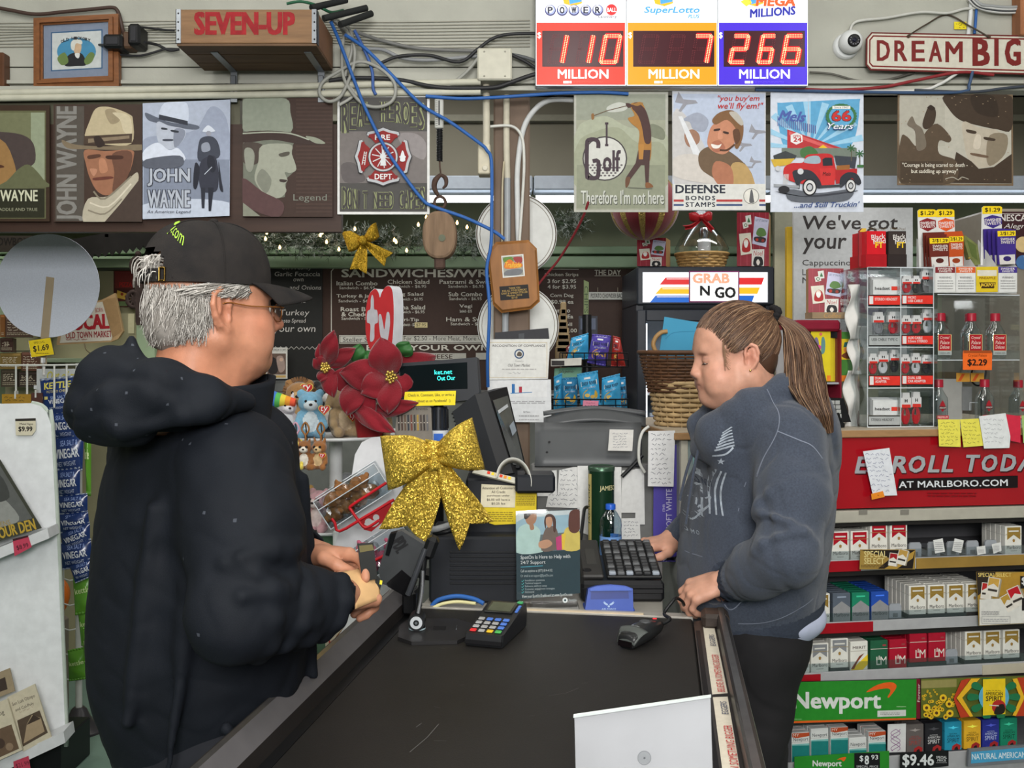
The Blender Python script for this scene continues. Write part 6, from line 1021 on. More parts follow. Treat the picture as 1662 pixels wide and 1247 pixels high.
note(Pl(808,805,2.5115),XY("0 690 158 692 162 592 4 584"),(206,198,172),'cream card about credit purchases taped over the yellow sheet',lambda a:[a.tx(t,82-w_/2,596+k*18,82+w_/2,608+k*18,(70,64,56),bo=.012)for k,(t,w_)in EN((('Attention all Customers',150),('All Credit',64),('purchases under',104),('$6.00 will have a',106),('$0.25 fee',64)))],**K4)
mb=MB();b3=lambda L_:[(420+x/K,540+y/K)for x,y in L_];mb.pp(Pl(815,775,2.5,0,40),b3(XY("1135 745 1378 805 1400 780 1160 722")),mat((186,184,170),.5),0,.006);a=Art(Pl(815,775,2.5,0,40),**K3,mb=mb,w=.0008)
for k,cc in EN(((206,60,40),(230,190,50),(230,190,50),(206,60,40),(220,140,60),(230,190,50))):a.po([(1215+k*22,752+k*6),(1230+k*22,756+k*6),(1234+k*22,742+k*6),(1219+k*22,738+k*6)],cc)
o=a.dn('coupon_strip','narrow strip of coloured coupons lying across the printer top','coupon strip')
mb=MB();mb.grid(lambda u,v:P(834-(29-7*v)*cos(u*3.3),776-(37-9*v)*sin(u*3.3)+8*u,2.475+.05*v),24,2,PAPER,True,.0004);tb(mb,'receipt','curled white receipt looping out of the printer','receipt')
mb=MB();mb.box(P(868,782,2.53),(.1,.1,.045),bk,.006);tb(mb,'receipt_cutter','dark printer end right of the receipt loop','printer')
MN=thg('touch_monitor','black touch screen monitor turned away to the right behind the gold bow','monitor',P(820,790,2.7));mb=MB();f_=lambda L_,Y_:[P(780+x/2.835,580+y/2.835,Y_)for x,y in L_]
fr_=f_(XY("36 158 122 138 216 538 150 530"),2.62);fr_=[P(792,637,2.62),P(823,628,2.78),P(857,772,2.78),P(833,768,2.6)]
nrm=V3((-.86,-.2,-.12)).normalized()*.035
mb.add(fr_+[p+nrm for p in fr_],[(0,1,2,3),(7,6,5,4),(0,4,5,1),(1,5,6,2),(2,6,7,3),(3,7,4,0)],BLKP)
cn=sum(fr_,V3())/4;sc2=[cn+(p-cn)*.8-nrm*.03 for p in fr_];mb.bd('case',MN);mb=MB();mb.add(sc2,[(0,1,2,3)],mat((92,94,92),.15));u_=sc2[1]-sc2[0];v_=sc2[3]-sc2[0]
for a0,b0,a1,b1,cc in((.1,.12,.8,.17,(196,200,204)),(.5,.4,.85,.56,(150,160,170))):mb.add([sc2[0]+u_*x+v_*y-nrm*.01 for x,y in((a0,b0+.05),(a1,b0),(a1,b1),(a0,b1+.05))],[(0,1,2,3)],ink(*cc))
mb.bd('screen',MN)
mb=MB();bkp=[p+nrm*1. for p in fr_];dp=V3((-.075,.0,-.02));V=bkp+[cn+nrm+dp+(p-cn-nrm)*.75 for p in bkp];mb.add(V,[(0,4,5,1),(1,5,6,2),(2,6,7,3),(3,7,4,0),(7,6,5,4)],mat((30,32,36),.6))
for k in RA(16):p=V[4].lerp(V[7],(k+.5)/16);q=V[5].lerp(V[6],(k+.5)/16);mb.tu([p+dp*.02,q+dp*.02],.003,BLACK,4,0)
mb.bd('back_cover',MN);mb=MB();e_=fr_[3].lerp(fr_[2],.3)+V3((-.03,.03,0));mb.bx(e_.x-.05,e_.x+.04,e_.y-.03,e_.y+.06,1.206,1.222,BLKP,.006);mb.bd('foot',MN)
PD=thg('pole_display','customer pole display with teal characters above the gold bow','display',P(712,960,2.85));pl=Pl(712,622,2.72,-6,6);mb=MB();mb.pp(pl,XY("647 590 774 580 778 648 650 660"),bk,0,.05);ph=mb.bd('head',PD)
a=Art(pl,**K3);a.po(XY("752 180 1110 158 1112 300 756 312"),mat((10,18,20),.12,va=0));TE=mat((50,220,210),emi=1.2,va=0);a.tx('ket.net',936,198,1030,222,TE,bo=.01,rot=2).tx('Out Our',950,230,1046,254,TE,bo=.01,rot=2);a.dn('screen',pa=ph)
mb=MB();pp_=P(712,700,2.745);mb.cyl((pp_.x,2.75,ZR+.01),(pp_.x,2.75,PZ(655,2.75)),.014,.014,BLKP,14);mb.cyl((pp_.x,2.75,PZ(722,2.75)),(pp_.x,2.75,PZ(660,2.75)),.027,.024,mat((36,40,48),.35),22)
for k in RA(14):an=k*.449;mb.tu([(pp_.x+.0265*cos(an),2.75+.0265*sin(an),PZ(695,2.75)),(pp_.x+.0245*cos(an),2.75+.0245*sin(an),PZ(664,2.75))],.0022,BLKP,5,0)
mb.cyl((pp_.x,2.75,PZ(724,2.75)),(pp_.x,2.75,PZ(698,2.75)),.0275,.0278,mat((206,210,214)),22);pl=Pl(711,710,2.721);mb.pr(pl,704,704,719,718,ink(50,100,190),.0008);mb.cyl((pp_.x,2.75,ZR+.0),(pp_.x,2.75,ZR+.012),.06,.055,BLKP,24);mb.bd('pole',PD)
a=Art(Pl(698,646,2.7,-4,6),**K3);a.pn(XY("770 392 1046 386 1050 310 778 316"),I(222,200,30),.001);a.tx('Check in, Comment, Like, or write a',794,324,1040,342,(60,54,20),bo=.01,rot=1).tx('review about us on Facebook!  :)',794,356,1020,376,(60,54,20),bo=.01,rot=1);a.dn('paper_note','yellow note about writing a review hung under the pole display','note')
a=Art(Pl(672,700,2.7,-8,8),**K3);a.pn(XY("720 590 925 596 918 400 740 380"),I(112,106,98),.004)
for k in RA(10):x=740+k*17;a.po([(x,440),(x+9,436),(x+12,520),(x+3,524)],[(50,46,44),(70,54,46),(92,74,60),(46,50,56),(104,60,48),(60,58,54),(150,124,60),(66,56,50),(52,46,44),(90,90,92)][k]).ci(x+6,480,3,(170,160,150),4,8)
a.tx('POCKET KNIVES',760,400,900,414,(60,58,56)).mb.bx(PX(670,2.7),PX(690,2.7),2.705,2.73,PZ(722,2.7),PZ(700,2.7),BLKP);a.dn('knife_card','grey card of pocket knives standing behind the gold bow','display card')
pl=Pl(705,735,2.3);mb=MB();f_=lambda L_:b3(L_);G2=gli((196,166,66))
rbl(mb,pl,f_(XY("930 598 820 556 730 550 650 550")),f_(XY("940 700 850 760 770 805 692 836")),G2,.05,.01,True,3);rbl(mb,pl,f_(XY("940 605 1010 530 1080 480 1136 452")),f_(XY("945 690 1030 706 1120 722 1205 726")),G2,.05,.01,True,3)
tail(mb,pl,f_(XY("900 640 820 760 720 900 640 1046")),f_(XY("960 690 975 840 940 990 888 1132")),G2,.016,.006,.16);tail(mb,pl,f_(XY("950 690 970 850 1010 1000 1068 1162")),f_(XY("985 660 1080 780 1170 890 1250 1005")),G2,.016,.008,.18)
k0=pl.world(420+940/K,540+650/K,.012);mb.grid(lambda u,v:k0+V3((.026*sin((u-.5)*2.6)+.004*sin(9*v),-.022*cos((u-.5)*2.4)+.012,.034*(v-.5)*2*(1+.08*cos(3*u)))),12,8,G2,True,.002);mb.tu([k0+V3((0,.02,0)),k0+V3((.005,.2,-.01)),V3((pp_.x,2.735,k0.z-.03))],.003,mat((150,126,50)),6,3)
tb(mb,'gold_bow','big gold glitter bow tied in front of the register','bow')
BR=thg('brochure_holder','clear stand with a dark teal support brochure beside the keyboard','brochure holder',P(890,985,2.4));pl=Pl(890,985,2.4,4,10)
def anchor(mb):mb.bx(PX(842,2.4),PX(940,2.4),2.385,2.46,ZR+.001,ZR+.004,CLEAR)
a=Art(pl,**K4);a.pn(XY("166 1118 458 1086 456 700 162 712"),I(32,58,66),.001);a.po(XY("164 900 456 884 456 702 162 714"),(150,182,196)).po(XY("164 760 200 740 456 720 456 702 162 714"),(196,206,208)).po(XY("240 820 456 800 456 884 250 894"),(96,110,112))
a.bl(XY("166 900 170 800 200 770 240 770 275 800 270 860 285 896"),(178,206,200)).bl(XY("205 720 240 708 258 730 250 762 225 772 208 755"),(166,122,92)).bl(XY("200 740 205 712 245 705 258 722 235 722 212 745"),(42,34,30)).bl(XY("225 770 240 765 246 790 230 795"),(166,122,92))
a.bl(XY("280 890 290 810 310 780 340 780 355 810 352 880"),(112,96,86)).bl(XY("292 760 300 728 325 722 345 745 345 800 335 800 330 750 305 745 300 790"),(74,46,34)).bl(XY("302 740 325 736 330 765 316 785 302 770"),(190,146,116)).bl(XY("270 850 310 840 330 860 300 880 270 875"),(190,146,116))
a.bl(XY("380 884 385 800 410 780 440 785 456 810 456 884"),(206,188,96)).bl(XY("405 790 408 720 430 702 456 708 456 790 430 810"),(92,50,36)).po(XY("345 830 390 810 384 886 350 888"),(190,60,120)).po(XY("372 815 392 808 384 886 374 886"),(220,190,60))
a.tx('SpotOn Is Here to Help with',184,910,412,932,(206,212,212),bo=.01,rot=1.5).tx('24/7 Support',184,936,298,956,(206,212,212),bo=.01,rot=1.5).line([(184,966),(286,960)],3,(70,150,170)).tx('Call us anytime at (877) 814-4102',184,976,330,992,(180,190,190),rot=1.5).tx('Or email us at support@SpotOn.com',184,998,332,1014,(150,164,166),rot=1.5)
for k,(t,w_)in EN((('Installation questions',90),('Technical support',74),('Software platform setup',100),('Customer engagement strategies',136),('And more!',42))):a.tx(t,204,1022+k*13,204+w_,1033+k*13,(160,172,174),rot=1.5).line([(188,1030+k*13),(192,1034+k*13),(199,1025+k*13)],2,(70,170,170))
a.tx('View your SpotOn Dashboard at www.SpotOn.com',190,1088,420,1108,(190,198,198),rot=2.5).ci(388,1124-6,12,(190,196,196)).ci(388,1118,5,(32,58,66)).tx('SpotOn',404,1112,440,1124,(160,172,174));a.dn('brochure',pa=BR)
mb=MB();mb.pp(pl,XY("838 984 941 974 941 824 837 830"),CLEAR,.004,.0015);anchor(mb);mb.tu([pl.world(840,984),P(842,984,2.41)],.003,CLEAR,5,0);mb.bd('acrylic',BR)
KB=thg('register_keyboard','black register keyboard raised on a printer box beside the blue cover','keyboard',(PX(1010,2.55),2.6,ZR));zk=PZ(944,2.46);x0,x1=PX(943,2.46),PX(1079,2.46)
mb=MB();mb.bx(x0,x1,2.46,2.78,ZR+.001,zk,mat((27,27,29),.42,va=.08),.008);mb.bx(x0+.004,x1-.004,2.457,2.461,ZR+.034,ZR+.036,BLACK);mb.bx(x0+.06,x1-.004,2.457,2.461,zk-.03,zk-.006,mat((28,28,30)),.002);mb.bd('case',KB)
mb=MB();xk0,xk1=PX(985,2.47),x1-.004;Fk=TR((0,2.475,zk))@Matrix.Rotation(rad(14),4,'X');mb.T=Fk;mb.bx(xk0,xk1,0,.21,0,.01,BLKP,.003);mb.bd('keyboard_tray',KB)
mb=MB(Fk);mb.bx(x0+.004,xk0-.006,0,.21,0,.012,mat((48,47,46),.4),.004);mb.bx(x0+.02,xk0-.02,.06,.15,.012,.013,mat((58,57,55),.4));mb.la(XY(".011 .0 .011 .0125 .007 .013"),(x0+.018,.03,0),BLACK,16);mb.bd('side_cover',KB)
nc=6;kw=(xk1-xk0-.008)/nc
for c2 in RA(nc):
 for rw in RA(12):
  cc=(150,158,168)if rw==0 and c2 in(0,2,5)else((92,94,96)if(rw*5+c2*3)%7 in(0,3)else(44,45,47));mb=MB(Fk);xx=xk0+.004+kw*(c2+.5);yy=.01+rw*.0165;mb.bx(xx-kw*.4,xx+kw*.4,yy-.0068,yy+.0068,.01,.018,mat(cc,.4),.002);mb.bd('key',KB)
BC=thg('blue_tray','blue plastic card tray with a pale winged emblem in front of the keyboard','tray',P(988,1000,2.37));pl=Pl(988,975,2.375,0,12);bm=mat((34,66,150),.4);mb=MB();k6=lambda L_:[(860+x/3.593,900+y/3.593)for x,y in L_]
mb.pp(pl,k6(XY("316 362 605 354 600 200 560 184 470 176 390 184 342 200")),bm,0,.05);mb.pp(pl,k6(XY("312 366 608 358 606 336 316 346")),bm,.006,.05);mb.pp(pl,k6(XY("358 216 574 214 578 258 354 262")),mat((24,46,118),.4),.0006);mb.pp(pl,k6(XY("350 200 384 190 470 182 560 190 592 204 592 212 350 214")),mat((50,84,172),.4),.006,.008);c_=P(988,998,2.4);mb.bx(c_.x-.06,c_.x+.06,2.37,2.44,ZR+.001,c_.z+.02,bm,.004);mb.bd('body',BC)
a=Art(pl,860,900,3.593,w=.0008);ec=(150,172,206)
for s_ in(1,-1):a.po([(460+s_*4,300),(460+s_*10,292),(460+s_*24,284),(460+s_*30,272),(460+s_*20,280),(460+s_*12,286),(460+s_*5,290)],ec).po([(460+s_*8,290),(460+s_*34,278),(460+s_*26,290),(460+s_*10,300)],ec)
a.ci(460,304,6,ec).tx('AIR FORCE',418,314,502,324,ec,bo=.02).tx('FEDERAL CREDIT UNION',418,328,502,336,ec);a.dn('emblem',pa=BC)
c_=P(976,876,2.86);R_=21*2.86/FPX;TN=thg('tin_canister','tall dark green whiskey tin behind the water bottle','tin',(c_.x,2.86,ZR));zt=PZ(757,2.86);mb=MB();mb.la([(R_,0),(R_,zt-ZR)],(c_.x,2.86,ZR),mat((26,54,36),.25,mt=.3),36);mb.bd('body',TN);mb=MB();mb.la([(R_+.001,-.012),(R_+.0015,0),(R_-.003,.002),(R_-.004,-.002),(0,-.002)],(c_.x,2.86,zt),mat((70,96,78),.3,mt=.6),36,caps=False);mb.bd('lid',TN)
mb=MB();e=R_+.0006;V=[(c_.x+e*sin(t),2.86-e*cos(t),z_)for t in[rad(-88+k*7)for k in RA(6)]for z_ in(ZR+.01,zt-.02)];mb.add(V,[(2*k,2*k+2,2*k+3,2*k+1)for k in RA(5)],mat((176,160,96),.4),True)
def cyltext(mb,t,th0,th1,z0,z1,m,vert=False):
 G,F,asp=tg(t,.014);V=[]
 for gx,gy in G:
  u,v=(gy,gx)if vert else(gx,gy);th=th0+(th1-th0)*((1-u)if vert else u);V.append((c_.x+(e+.0005)*sin(th),2.86-(e+.0005)*cos(th),z0+(z1-z0)*v))
 mb.add(V,F,m)
cyltext(mb,'JAMESON',rad(-12),rad(84),PZ(796,2.86),PZ(786,2.86),mat((206,198,150)));cyltext(mb,'JAMESON',rad(-78),rad(-58),PZ(850,2.86),PZ(786,2.86),mat((30,44,32)),True);mb.bd('label',TN)
c2=P(991,868,2.8);WB=thg('water_bottle','small clear water bottle with a blue cap behind the keyboard','bottle',(c2.x,2.8,ZR));zc=PZ(826,2.8);Hh=zc-ZR;mb=MB();mb.la([(.028,0),(.031,.006),(.031,Hh-.065),(.0305,Hh-.055),(.032,Hh-.045),(.029,Hh-.028),(.02,Hh-.012),(.0125,Hh-.003),(.0125,Hh)],(c2.x,2.8,ZR),gs((225,240,248),.02,.8),28);mb.bd('body',WB)
mb=MB();mb.la(XY(".0142 0 .0142 .012 .013 .0145"),(c2.x,2.8,zc-.001),mat((40,90,190),.35),20);mb.bd('cap',WB);mb=MB();mb.la([(.0312,.03),(.0312,Hh-.075)],(c2.x,2.8,ZR),mat((110,150,206),.3),28,caps=False);mb.bd('label',WB)
HB=MB();a_,b_=P(862,900,3.),P(1062,752,3.);HB.bx(a_.x,b_.x,2.985,3.015,ZR,b_.z,mat((108,108,106),.5),.004);
hc_=lambda x,y,Y_:P(780+x/2.835,580+y/2.835,Y_)
hg=mat((76,78,80),.4,va=.08,scale=10)
HD_=thg('hood_panel','grey sloped plastic hood above the taped notes in the middle','hood',(.02,3.,ZR));HB.bd('back_board',HD_);mb=MB();mb.grid(lambda u,v:hc_(250+u*(740-250),500-v*(500-300)+0,2.97+.1*v)+V3((0,0,0)),10,4,hg,True,.006)
mb.grid(lambda u,v:hc_(290+u*470,318-24*sin(u*3.1)-v*(40+18*sin(u*3.1)),3.07+.02*v),16,4,mat((66,68,70),.35),True,.008);mb.grid(lambda u,v:hc_(290+u*470,262-24*sin(u*3.14)*1.+v*8-v*0,3.09-.12*v*0+.08*(1-v)),16,1,hg,True,.01)
for x,y in((305,438),(316,390)):mb.la([(.004,0),(.003,.002)],hc_(x,y,3.),BLKP,8,(0,-1,0))
mb.bd('hood',HD_)
pz=Pl(960,830,2.978);W_=(206,206,204);hand_=(110,112,120)
def shs(q,lab,rows,seed,Yo=0,col=W_,rowsbox=None):
 def art(a):
  xs=[p[0]for p in q];ys=[p[1]for p in q];a.scr(min(xs)+10,min(ys)+12,max(xs)-8,max(ys)-10,hand_,rows,2.2,seed)
 return note(Pl(960,830,2.978-Yo),q,col,lab,art,**K4,group='handwritten sheets taped below the grey hood')
shs(XY("242 640 352 640 350 520 240 530"),'leftmost handwritten sheet taped below the grey hood',4,1)
shs(XY("352 650 470 650 458 498 362 520"),'second handwritten sheet from the left below the grey hood',6,2,.003)
shs(XY("300 690 480 696 484 610 310 640"),'crumpled sheet under the two left-hand ones below the hood',3,3,.006)
shs(XY("446 800 500 820 494 500 446 500"),'tall sheet just left of the green tin',8,4,.009);shs(XY("600 830 648 830 648 496 606 496"),'tall sheet just right of the green tin',8,5,.003)
shs(XY("646 716 716 716 714 516 652 522"),'handwritten sheet right of the green tin, above a black strip',6,6,.006);shs(XY("648 838 736 838 732 740 650 742"),'lowest handwritten sheet right of the green tin',5,7,.008);shs(XY("712 770 756 770 752 512 712 514"),'narrow sheet beside the purple box',7,8,.004)
note(Pl(1007,715,2.955,0,14),XY("586 430 698 432 704 334 594 332"),(186,184,180),'square handwritten note stuck on the grey hood',lambda a:a.scr(604,346,690,420,hand_,6,2,3),**K4)
pl=Pl(1083,800,2.93,-14);PB_=MB();PB_.pp(pl,XY("1060 910 1104 902 1105 722 1061 722"),mat((74,64,150),.4),0,.055);a=Art(pl,**K4,mb=PB_);
LV=(196,192,216);a.tx('SOFT WHITE',773,686,961,713,LV,rot=90,bo=.0);a.tx('ETHER',826,688,860,698,LV,rot=90);a.tx('Radiance',790,876,895,902,LV,rot=90,bo=.012);b_=P(1083,912,2.95);a.mb.bx(b_.x-.036,b_.x+.036,2.93,2.99,ZR+.001,b_.z+.006,mat((74,64,150),.4));a.dn('bulb_carton','tall purple light bulb carton under the white counter note','carton')
note(Pl(1074,745,2.87,0,-3),XY("770 594 888 596 895 338 772 340"),(206,206,206),'long white handwritten note hanging off the left end of the back counter',lambda a:a.scr(780,346,888,590,hand_,11,2.4,12),**K4)
mb=MB();mb.tu([hc_(775,318,2.93),hc_(745,345,2.93),hc_(730,400,2.93),hc_(730,480,2.93),hc_(755,530,2.94)],.0045,mat((190,190,184)),8,5);tb(mb,'cable','white cable looping beside the long handwritten note','cable')
mb=MB();mb.tu([hc_(745,450,2.95),hc_(700,500,2.95),hc_(650,550,2.95)],.006,BLKP,8,3);tb(mb,'cable','short black cable right of the green tin','cable')
mb=MB();mb.tu([hc_(455,880,2.68),hc_(470,760,2.74),hc_(478,700,2.8),hc_(490,690,2.83)],.005,BLKP,8,4);tb(mb,'cable','black cable rising left of the green tin','cable')
mb=MB();mb.tu([P(700,985,2.415),P(712,974,2.415),P(740,968,2.41),P(768,972,2.4),P(785,980,2.39)],.0055,mat(BLU,.4),8,5);tb(mb,'cable','blue cable behind the tablet stand','cable')
mb=MB();mb.tu([P(698,990,2.4),P(716,981,2.4),P(742,977,2.398),P(772,980,2.385)],.004,mat((206,200,150),.4),8,5);tb(mb,'cable','cream cable in front of the blue cable behind the tablet stand','cable')
# chip rack on the far side of the hood
DR=thg('wire_basket_rack','black wire rack of single-serve chip bags behind the grey hood','rack',P(955,672,3.9));k7=lambda x,y,Y_:P(760+x/K,340+y/K,Y_);wk=mat((30,30,32),.4,mt=.5)
mb=MB();mb.cyl(V3((k7(632,0,3.95).x,3.95,0)),V3((k7(632,0,3.95).x,3.95,k7(0,560,3.95).z)),.018,.018,BLKP,14);mb.bd('pole',DR)
for y0,y1 in((765,838),(1010,1075)):
 mb=MB();xa,xb,za,zb_=k7(450 if y0>900 else 500,0,3.8).x,k7(848,0,3.8).x,k7(0,y1,3.8).z,k7(0,y0,3.8).z
 for z_ in(za,(za+zb_)/2,zb_):mb.tu([(xa,3.78,z_),(xb,3.78,z_),(xb,3.98,z_),(xa,3.98,z_)],.0026,wk,5,0,True,True)
 for k in RA(7):x=xa+(xb-xa)*k/6;mb.tu([(x,3.78,zb_),(x,3.78,za),(x,3.98,za),(x,3.98,zb_)],.0022,wk,5,0)
 mb.bd('basket',DR)
a=Art(Pl(952,490,3.94),**K7);a.pn(XY("614 600 640 600 642 388 616 376"),I(112,126,84),.004);a.tx('CHIPS',556,470,700,490,(60,76,50),rot=-90);a.dn('topper',pa=DR);a=Art(Pl(950,520,3.96),**K7);a.box(588,568,688,668,I(50,52,60),.004);a.rt(598,580,678,640,(84,92,110));a.dn('topper_plate',pa=DR)
def river(cc,cl):
 def f(a,pp,T_):
  a.po([pp(.12,.22),pp(.9,.2),pp(.9,.36),pp(.12,.38)],(200,200,192));T_('DEEP RIVER',.16,.235,.88,.34,(40,46,60),bo=.02);a.bl([pp(.16,.62),pp(.4,.48),pp(.8,.54),pp(.86,.74),pp(.55,.86),pp(.2,.82)],cl);a.ci(*pp(.62,.72),4,(206,170,90),3);a.ci(*pp(.36,.66),4,(222,186,100),3);a.po([pp(.3,.1),pp(.6,.1),pp(.6,.16),pp(.3,.16)],cc);T_('KETTLE COOKED',.2,.4,.8,.45,(190,200,210))
 return qa(f)
SKY,PUR,RED_=(58,150,196),(76,64,150),(150,40,34);q7=lambda L_:[(760+x/K,340+y/K)for x,y in L_]
for(q,col,cl,lab,Y_)in((XY("548 690 640 664 640 790 525 800"),SKY,(206,170,80),'blue chip bag at the left of the upper wire basket',3.86),(XY("660 670 760 680 735 830 634 810"),PUR,(200,150,80),'purple chip bag in the middle of the upper wire basket',3.84),(XY("770 680 810 690 838 835 760 832"),RED_,(180,110,60),'red chip bag at the right of the upper wire basket',3.87),(XY("520 740 560 700 560 800 520 800"),(110,40,40),(160,90,60),'dark red packet tucked behind the upper blue chip bag',3.93),(XY("456 900 500 880 510 1080 454 1082"),SKY,(190,150,70),'blue chip bag squeezed at the left end of the lower wire basket',3.88),(XY("500 905 585 900 580 1060 498 1060"),(44,118,160),(196,160,50),'darker blue chip bag second from the left in the lower wire basket',3.86),(XY("580 885 690 866 705 1040 600 1050"),SKY,(196,160,60),'blue chip bag in the middle of the lower wire basket, above the price card',3.83),(XY("712 905 808 882 815 1050 706 1050"),SKY,(206,166,60),'blue chip bag right of the price card in the lower wire basket',3.84),(XY("800 905 838 900 848 1070 808 1072"),(50,130,176),(150,90,60),'blue chip bag at the right end of the lower wire basket',3.88)):
 cbg('chip_bag',lab,'chip bag',q7(q),Y_,col,river((206,210,210),cl),.026,group='chip bags in the wire basket rack')
note(Pl(958,660,3.77),XY("608 1072 690 1074 694 1020 612 1018"),(206,126,150),'pink $1.25 price card on the lower wire basket',lambda a:a.tx('Deep River',630,1028,676,1036,(120,60,80)).tx('$1.25',618,1044,676,1066,(50,30,40),bo=.03),'price_card',**K7,cat='price card')
note(Pl(918,588,3.77),XY("440 836 602 830 604 790 440 798"),(196,194,186),'white card with a black label on the upper wire basket',lambda a:a.rt(444,806,512,832,(44,42,42)),'label_card',**K7,cat='label')
note(Pl(918,606,3.9),XY("456 900 602 892 606 836 460 848"),(110,156,130),'green flavour card between the two wire baskets',lambda a:a.tx('Jalapeno',480,854,560,876,(60,40,40),shear=.2),'label_card',**K7,cat='label')
mb=MB()
for k in RA(8):q=k7(505+(2*sin(k)),765-k*34,4.1);mb.box((q.x,4.1,q.z),(.065-.006*k,.03,.05),mat((150,128,92)if k%2 else(120,100,70)),.004)
mb.bx(k7(490,0,4.1).x,k7(520,0,4.1).x,4.1,4.13,0,k7(0,780,4.1).z,mat((110,90,64)));tb(mb,'wooden_totem','stack of small wooden blocks tapering upward left of the wire rack','ornament')
# plush display, poinsettia, heart sign
SPX,SPY=PX(545,2.98),2.98
z1,z2=PZ(714,2.8),PZ(868,2.78)
DS=thg('plush_stand','round white two-tier display stand holding plush toys left of the register','stand',(SPX,SPY,0))
for z_,nm in((z1,'tray'),(z2,'tray')):
 mb=MB();mb.la(XY("0 -.004 .205 -.004 .215 0 .215 .006 .208 .006 .205 .001 0 .001"),(SPX,SPY,z_),WHP,48,caps=False);mb.bd(nm,DS)
mb=MB();mb.cyl((SPX,SPY,0),(SPX,SPY,z1),.02,.02,WHP,14);mb.bd('pole',DS);mb=MB();mb.la(XY(".14 0 .14 .62 .145 .64"),(SPX,SPY,.0),mat((52,84,60),.6,va=.08),40);mb.la([(.2,z2-.07),(.2,z2-.006)],(SPX,SPY,0),mat((66,96,70),.6),40);mb.bd('base_drum',DS)
red_t=mat((190,26,34),.35)
def htg(c,s_,parent,yaw=0):
 F=frame(c,yaw);mb=MB();pts=[(16*sin(t)**3,13*cos(t)-5*cos(2*t)-2*cos(3*t)-cos(4*t))for t in[2*pi*k/24 for k in RA(24)]];mb.po([(x*s_/17,y*s_/17)for x,y in pts],mat((214,190,90)),0,.001,F);mb.po([(x*s_/19.5,y*s_/19.5)for x,y in pts],red_t,.0004,0,F);G,Fc,asp=tg('ty',.014,.15);mb.add([((gx-.5)*s_*1.1,(gy-.5)*s_*1.1,.0008)for gx,gy in G],Fc,WHITE,False,F);mb.bd('tag',parent)
def plu(lab,c,h,col,col2,yaw=0,ears=1,tagpos=None,group='plush toys on the round stand',eye=.03,mane=None,cat='plush toy',lying=False):
 t=thg('plush_toy',lab,cat,c,group);R_=TR(c)@Matrix.Rotation(rad(yaw),4,'Z')@Matrix.Scale(h/1.05,4);B=[ell((0,0,.32),(.27,.23,.32),.06),ell((0,-.04,.74),(.26,.235,.235),.05),ell((0,-.25,.68),(.13,.1,.1),.04)]
 for s_ in(1,-1):
  B+=[rc((s_*.2,-.04,.48),(s_*.27,-.2,.26),.085,.09,.04),rc((s_*.14,-.08,.1),(s_*.2,-.27,.1),.11,.11,.05)]
  if ears==1:B+=[ell((s_*.19,0,.93),(.095,.05,.1),.03)]
  elif ears==2:B+=[rc((s_*.2,0,.9),(s_*.3,-.04,.66),.06,.08,.03)]
  else:B+=[rc((s_*.15,0,.9),(s_*.2,.0,1.08),.07,.02,.03)]
 Mi=np.array(R_.inverted())
 def pick(Cn):q=Cn@Mi[:3,:3].T+Mi[:3,3];return((((q[:,0]/.16)**2+((q[:,2]-.34)/.22)**2<1)&(q[:,1]<-.1))|(np.linalg.norm((q-np.array([0,-.27,.68]))/np.array([.135,.11,.105]),axis=1)<1.12)).astype(int)
 fur=lambda c_:mat(c_,.95,va=.14,scale=120,bu=.3,bs=500,sheen=.3);sld('body',xf(B,R_),max(.0025,h*.026),[fur(col),fur(col2)],t,pick=pick,disp=sn(.0006,400,3));mb=MB(R_)
 for s_ in(1,-1):mb.ball((s_*.1,-.255,.78),eye,mat((20,18,18),.1),10,7)
 o=mb.bd('eyes',t);mb=MB(R_);mb.ball((0,-.345,.71),(.04,.025,.03),mat((40,30,30),.3),10,7);mb.bd('nose',t)
 if mane:
  mb=MB(R_);r=RN(5)
  for _ in RA(160):an=r.uniform(-.4,3.5);p=V3((.24*cos(an),.02+r.uniform(-.06,.08),.76+.23*sin(an)));d=V3((cos(an),r.uniform(-.4,.3),sin(an)));mb.tu([p,p+d*.09],[.022,.004],fur(mane),4,0,False)
  mb.bd('mane',t)
 if tagpos:htg(R_@V3(tagpos),h*.13,t,yaw)
 return t
def ot(px,Y_,z_):return(PX(px,Y_),Y_,z_+.0015)
plu('light blue plush bear with a white muzzle and red heart tag on the upper tray',ot(504,2.86,z1),.142,(118,168,196),(206,218,224),12,1,(.28,-.24,.6))
plu('tan plush dog sitting right of the blue bear on the upper tray',ot(553,2.9,z1),.15,(158,134,100),(190,170,140),40,2,(.1,-.3,.42))
plu('brown plush lion behind the blue bear',ot(486,3.03,z1),.165,(150,110,66),(190,156,110),5,1,(.16,-.2,.86),mane=(120,84,50))
plu('tan plush puppy under the lower red petals on the upper tray',ot(622,2.9,z1),.105,(176,150,112),(204,184,150),-12,2)
plu('black and white plush behind the tan plush dog',ot(530,3.07,z1),.16,(44,42,44),(206,204,200),20,1)
plu('pink plush bear on the lower tray',ot(519,2.83,z2),.125,(206,160,166),(224,206,204),-20,1,(-.2,-.3,.4))
plu('yellow-brown plush puppy left of the pink bear on the lower tray',ot(490,2.88,z2),.135,(188,150,84),(212,182,124),8,2,(-.28,-.2,.55));plu('lilac plush pup at the left end of the lower tray',ot(470,2.95,z2),.15,(178,130,160),(206,170,190),5,2)
plu('grey plush elephant behind the pink bear on the lower tray',ot(562,3.05,z2),.15,(150,152,156),(186,188,190),10,2)
UN=plu('white plush unicorn with a rainbow horn beside the blue bear',ot(464,2.93,z1),.12,(206,200,206),(226,222,226),30,3)
mb=MB();c_=P(461,650,2.92)
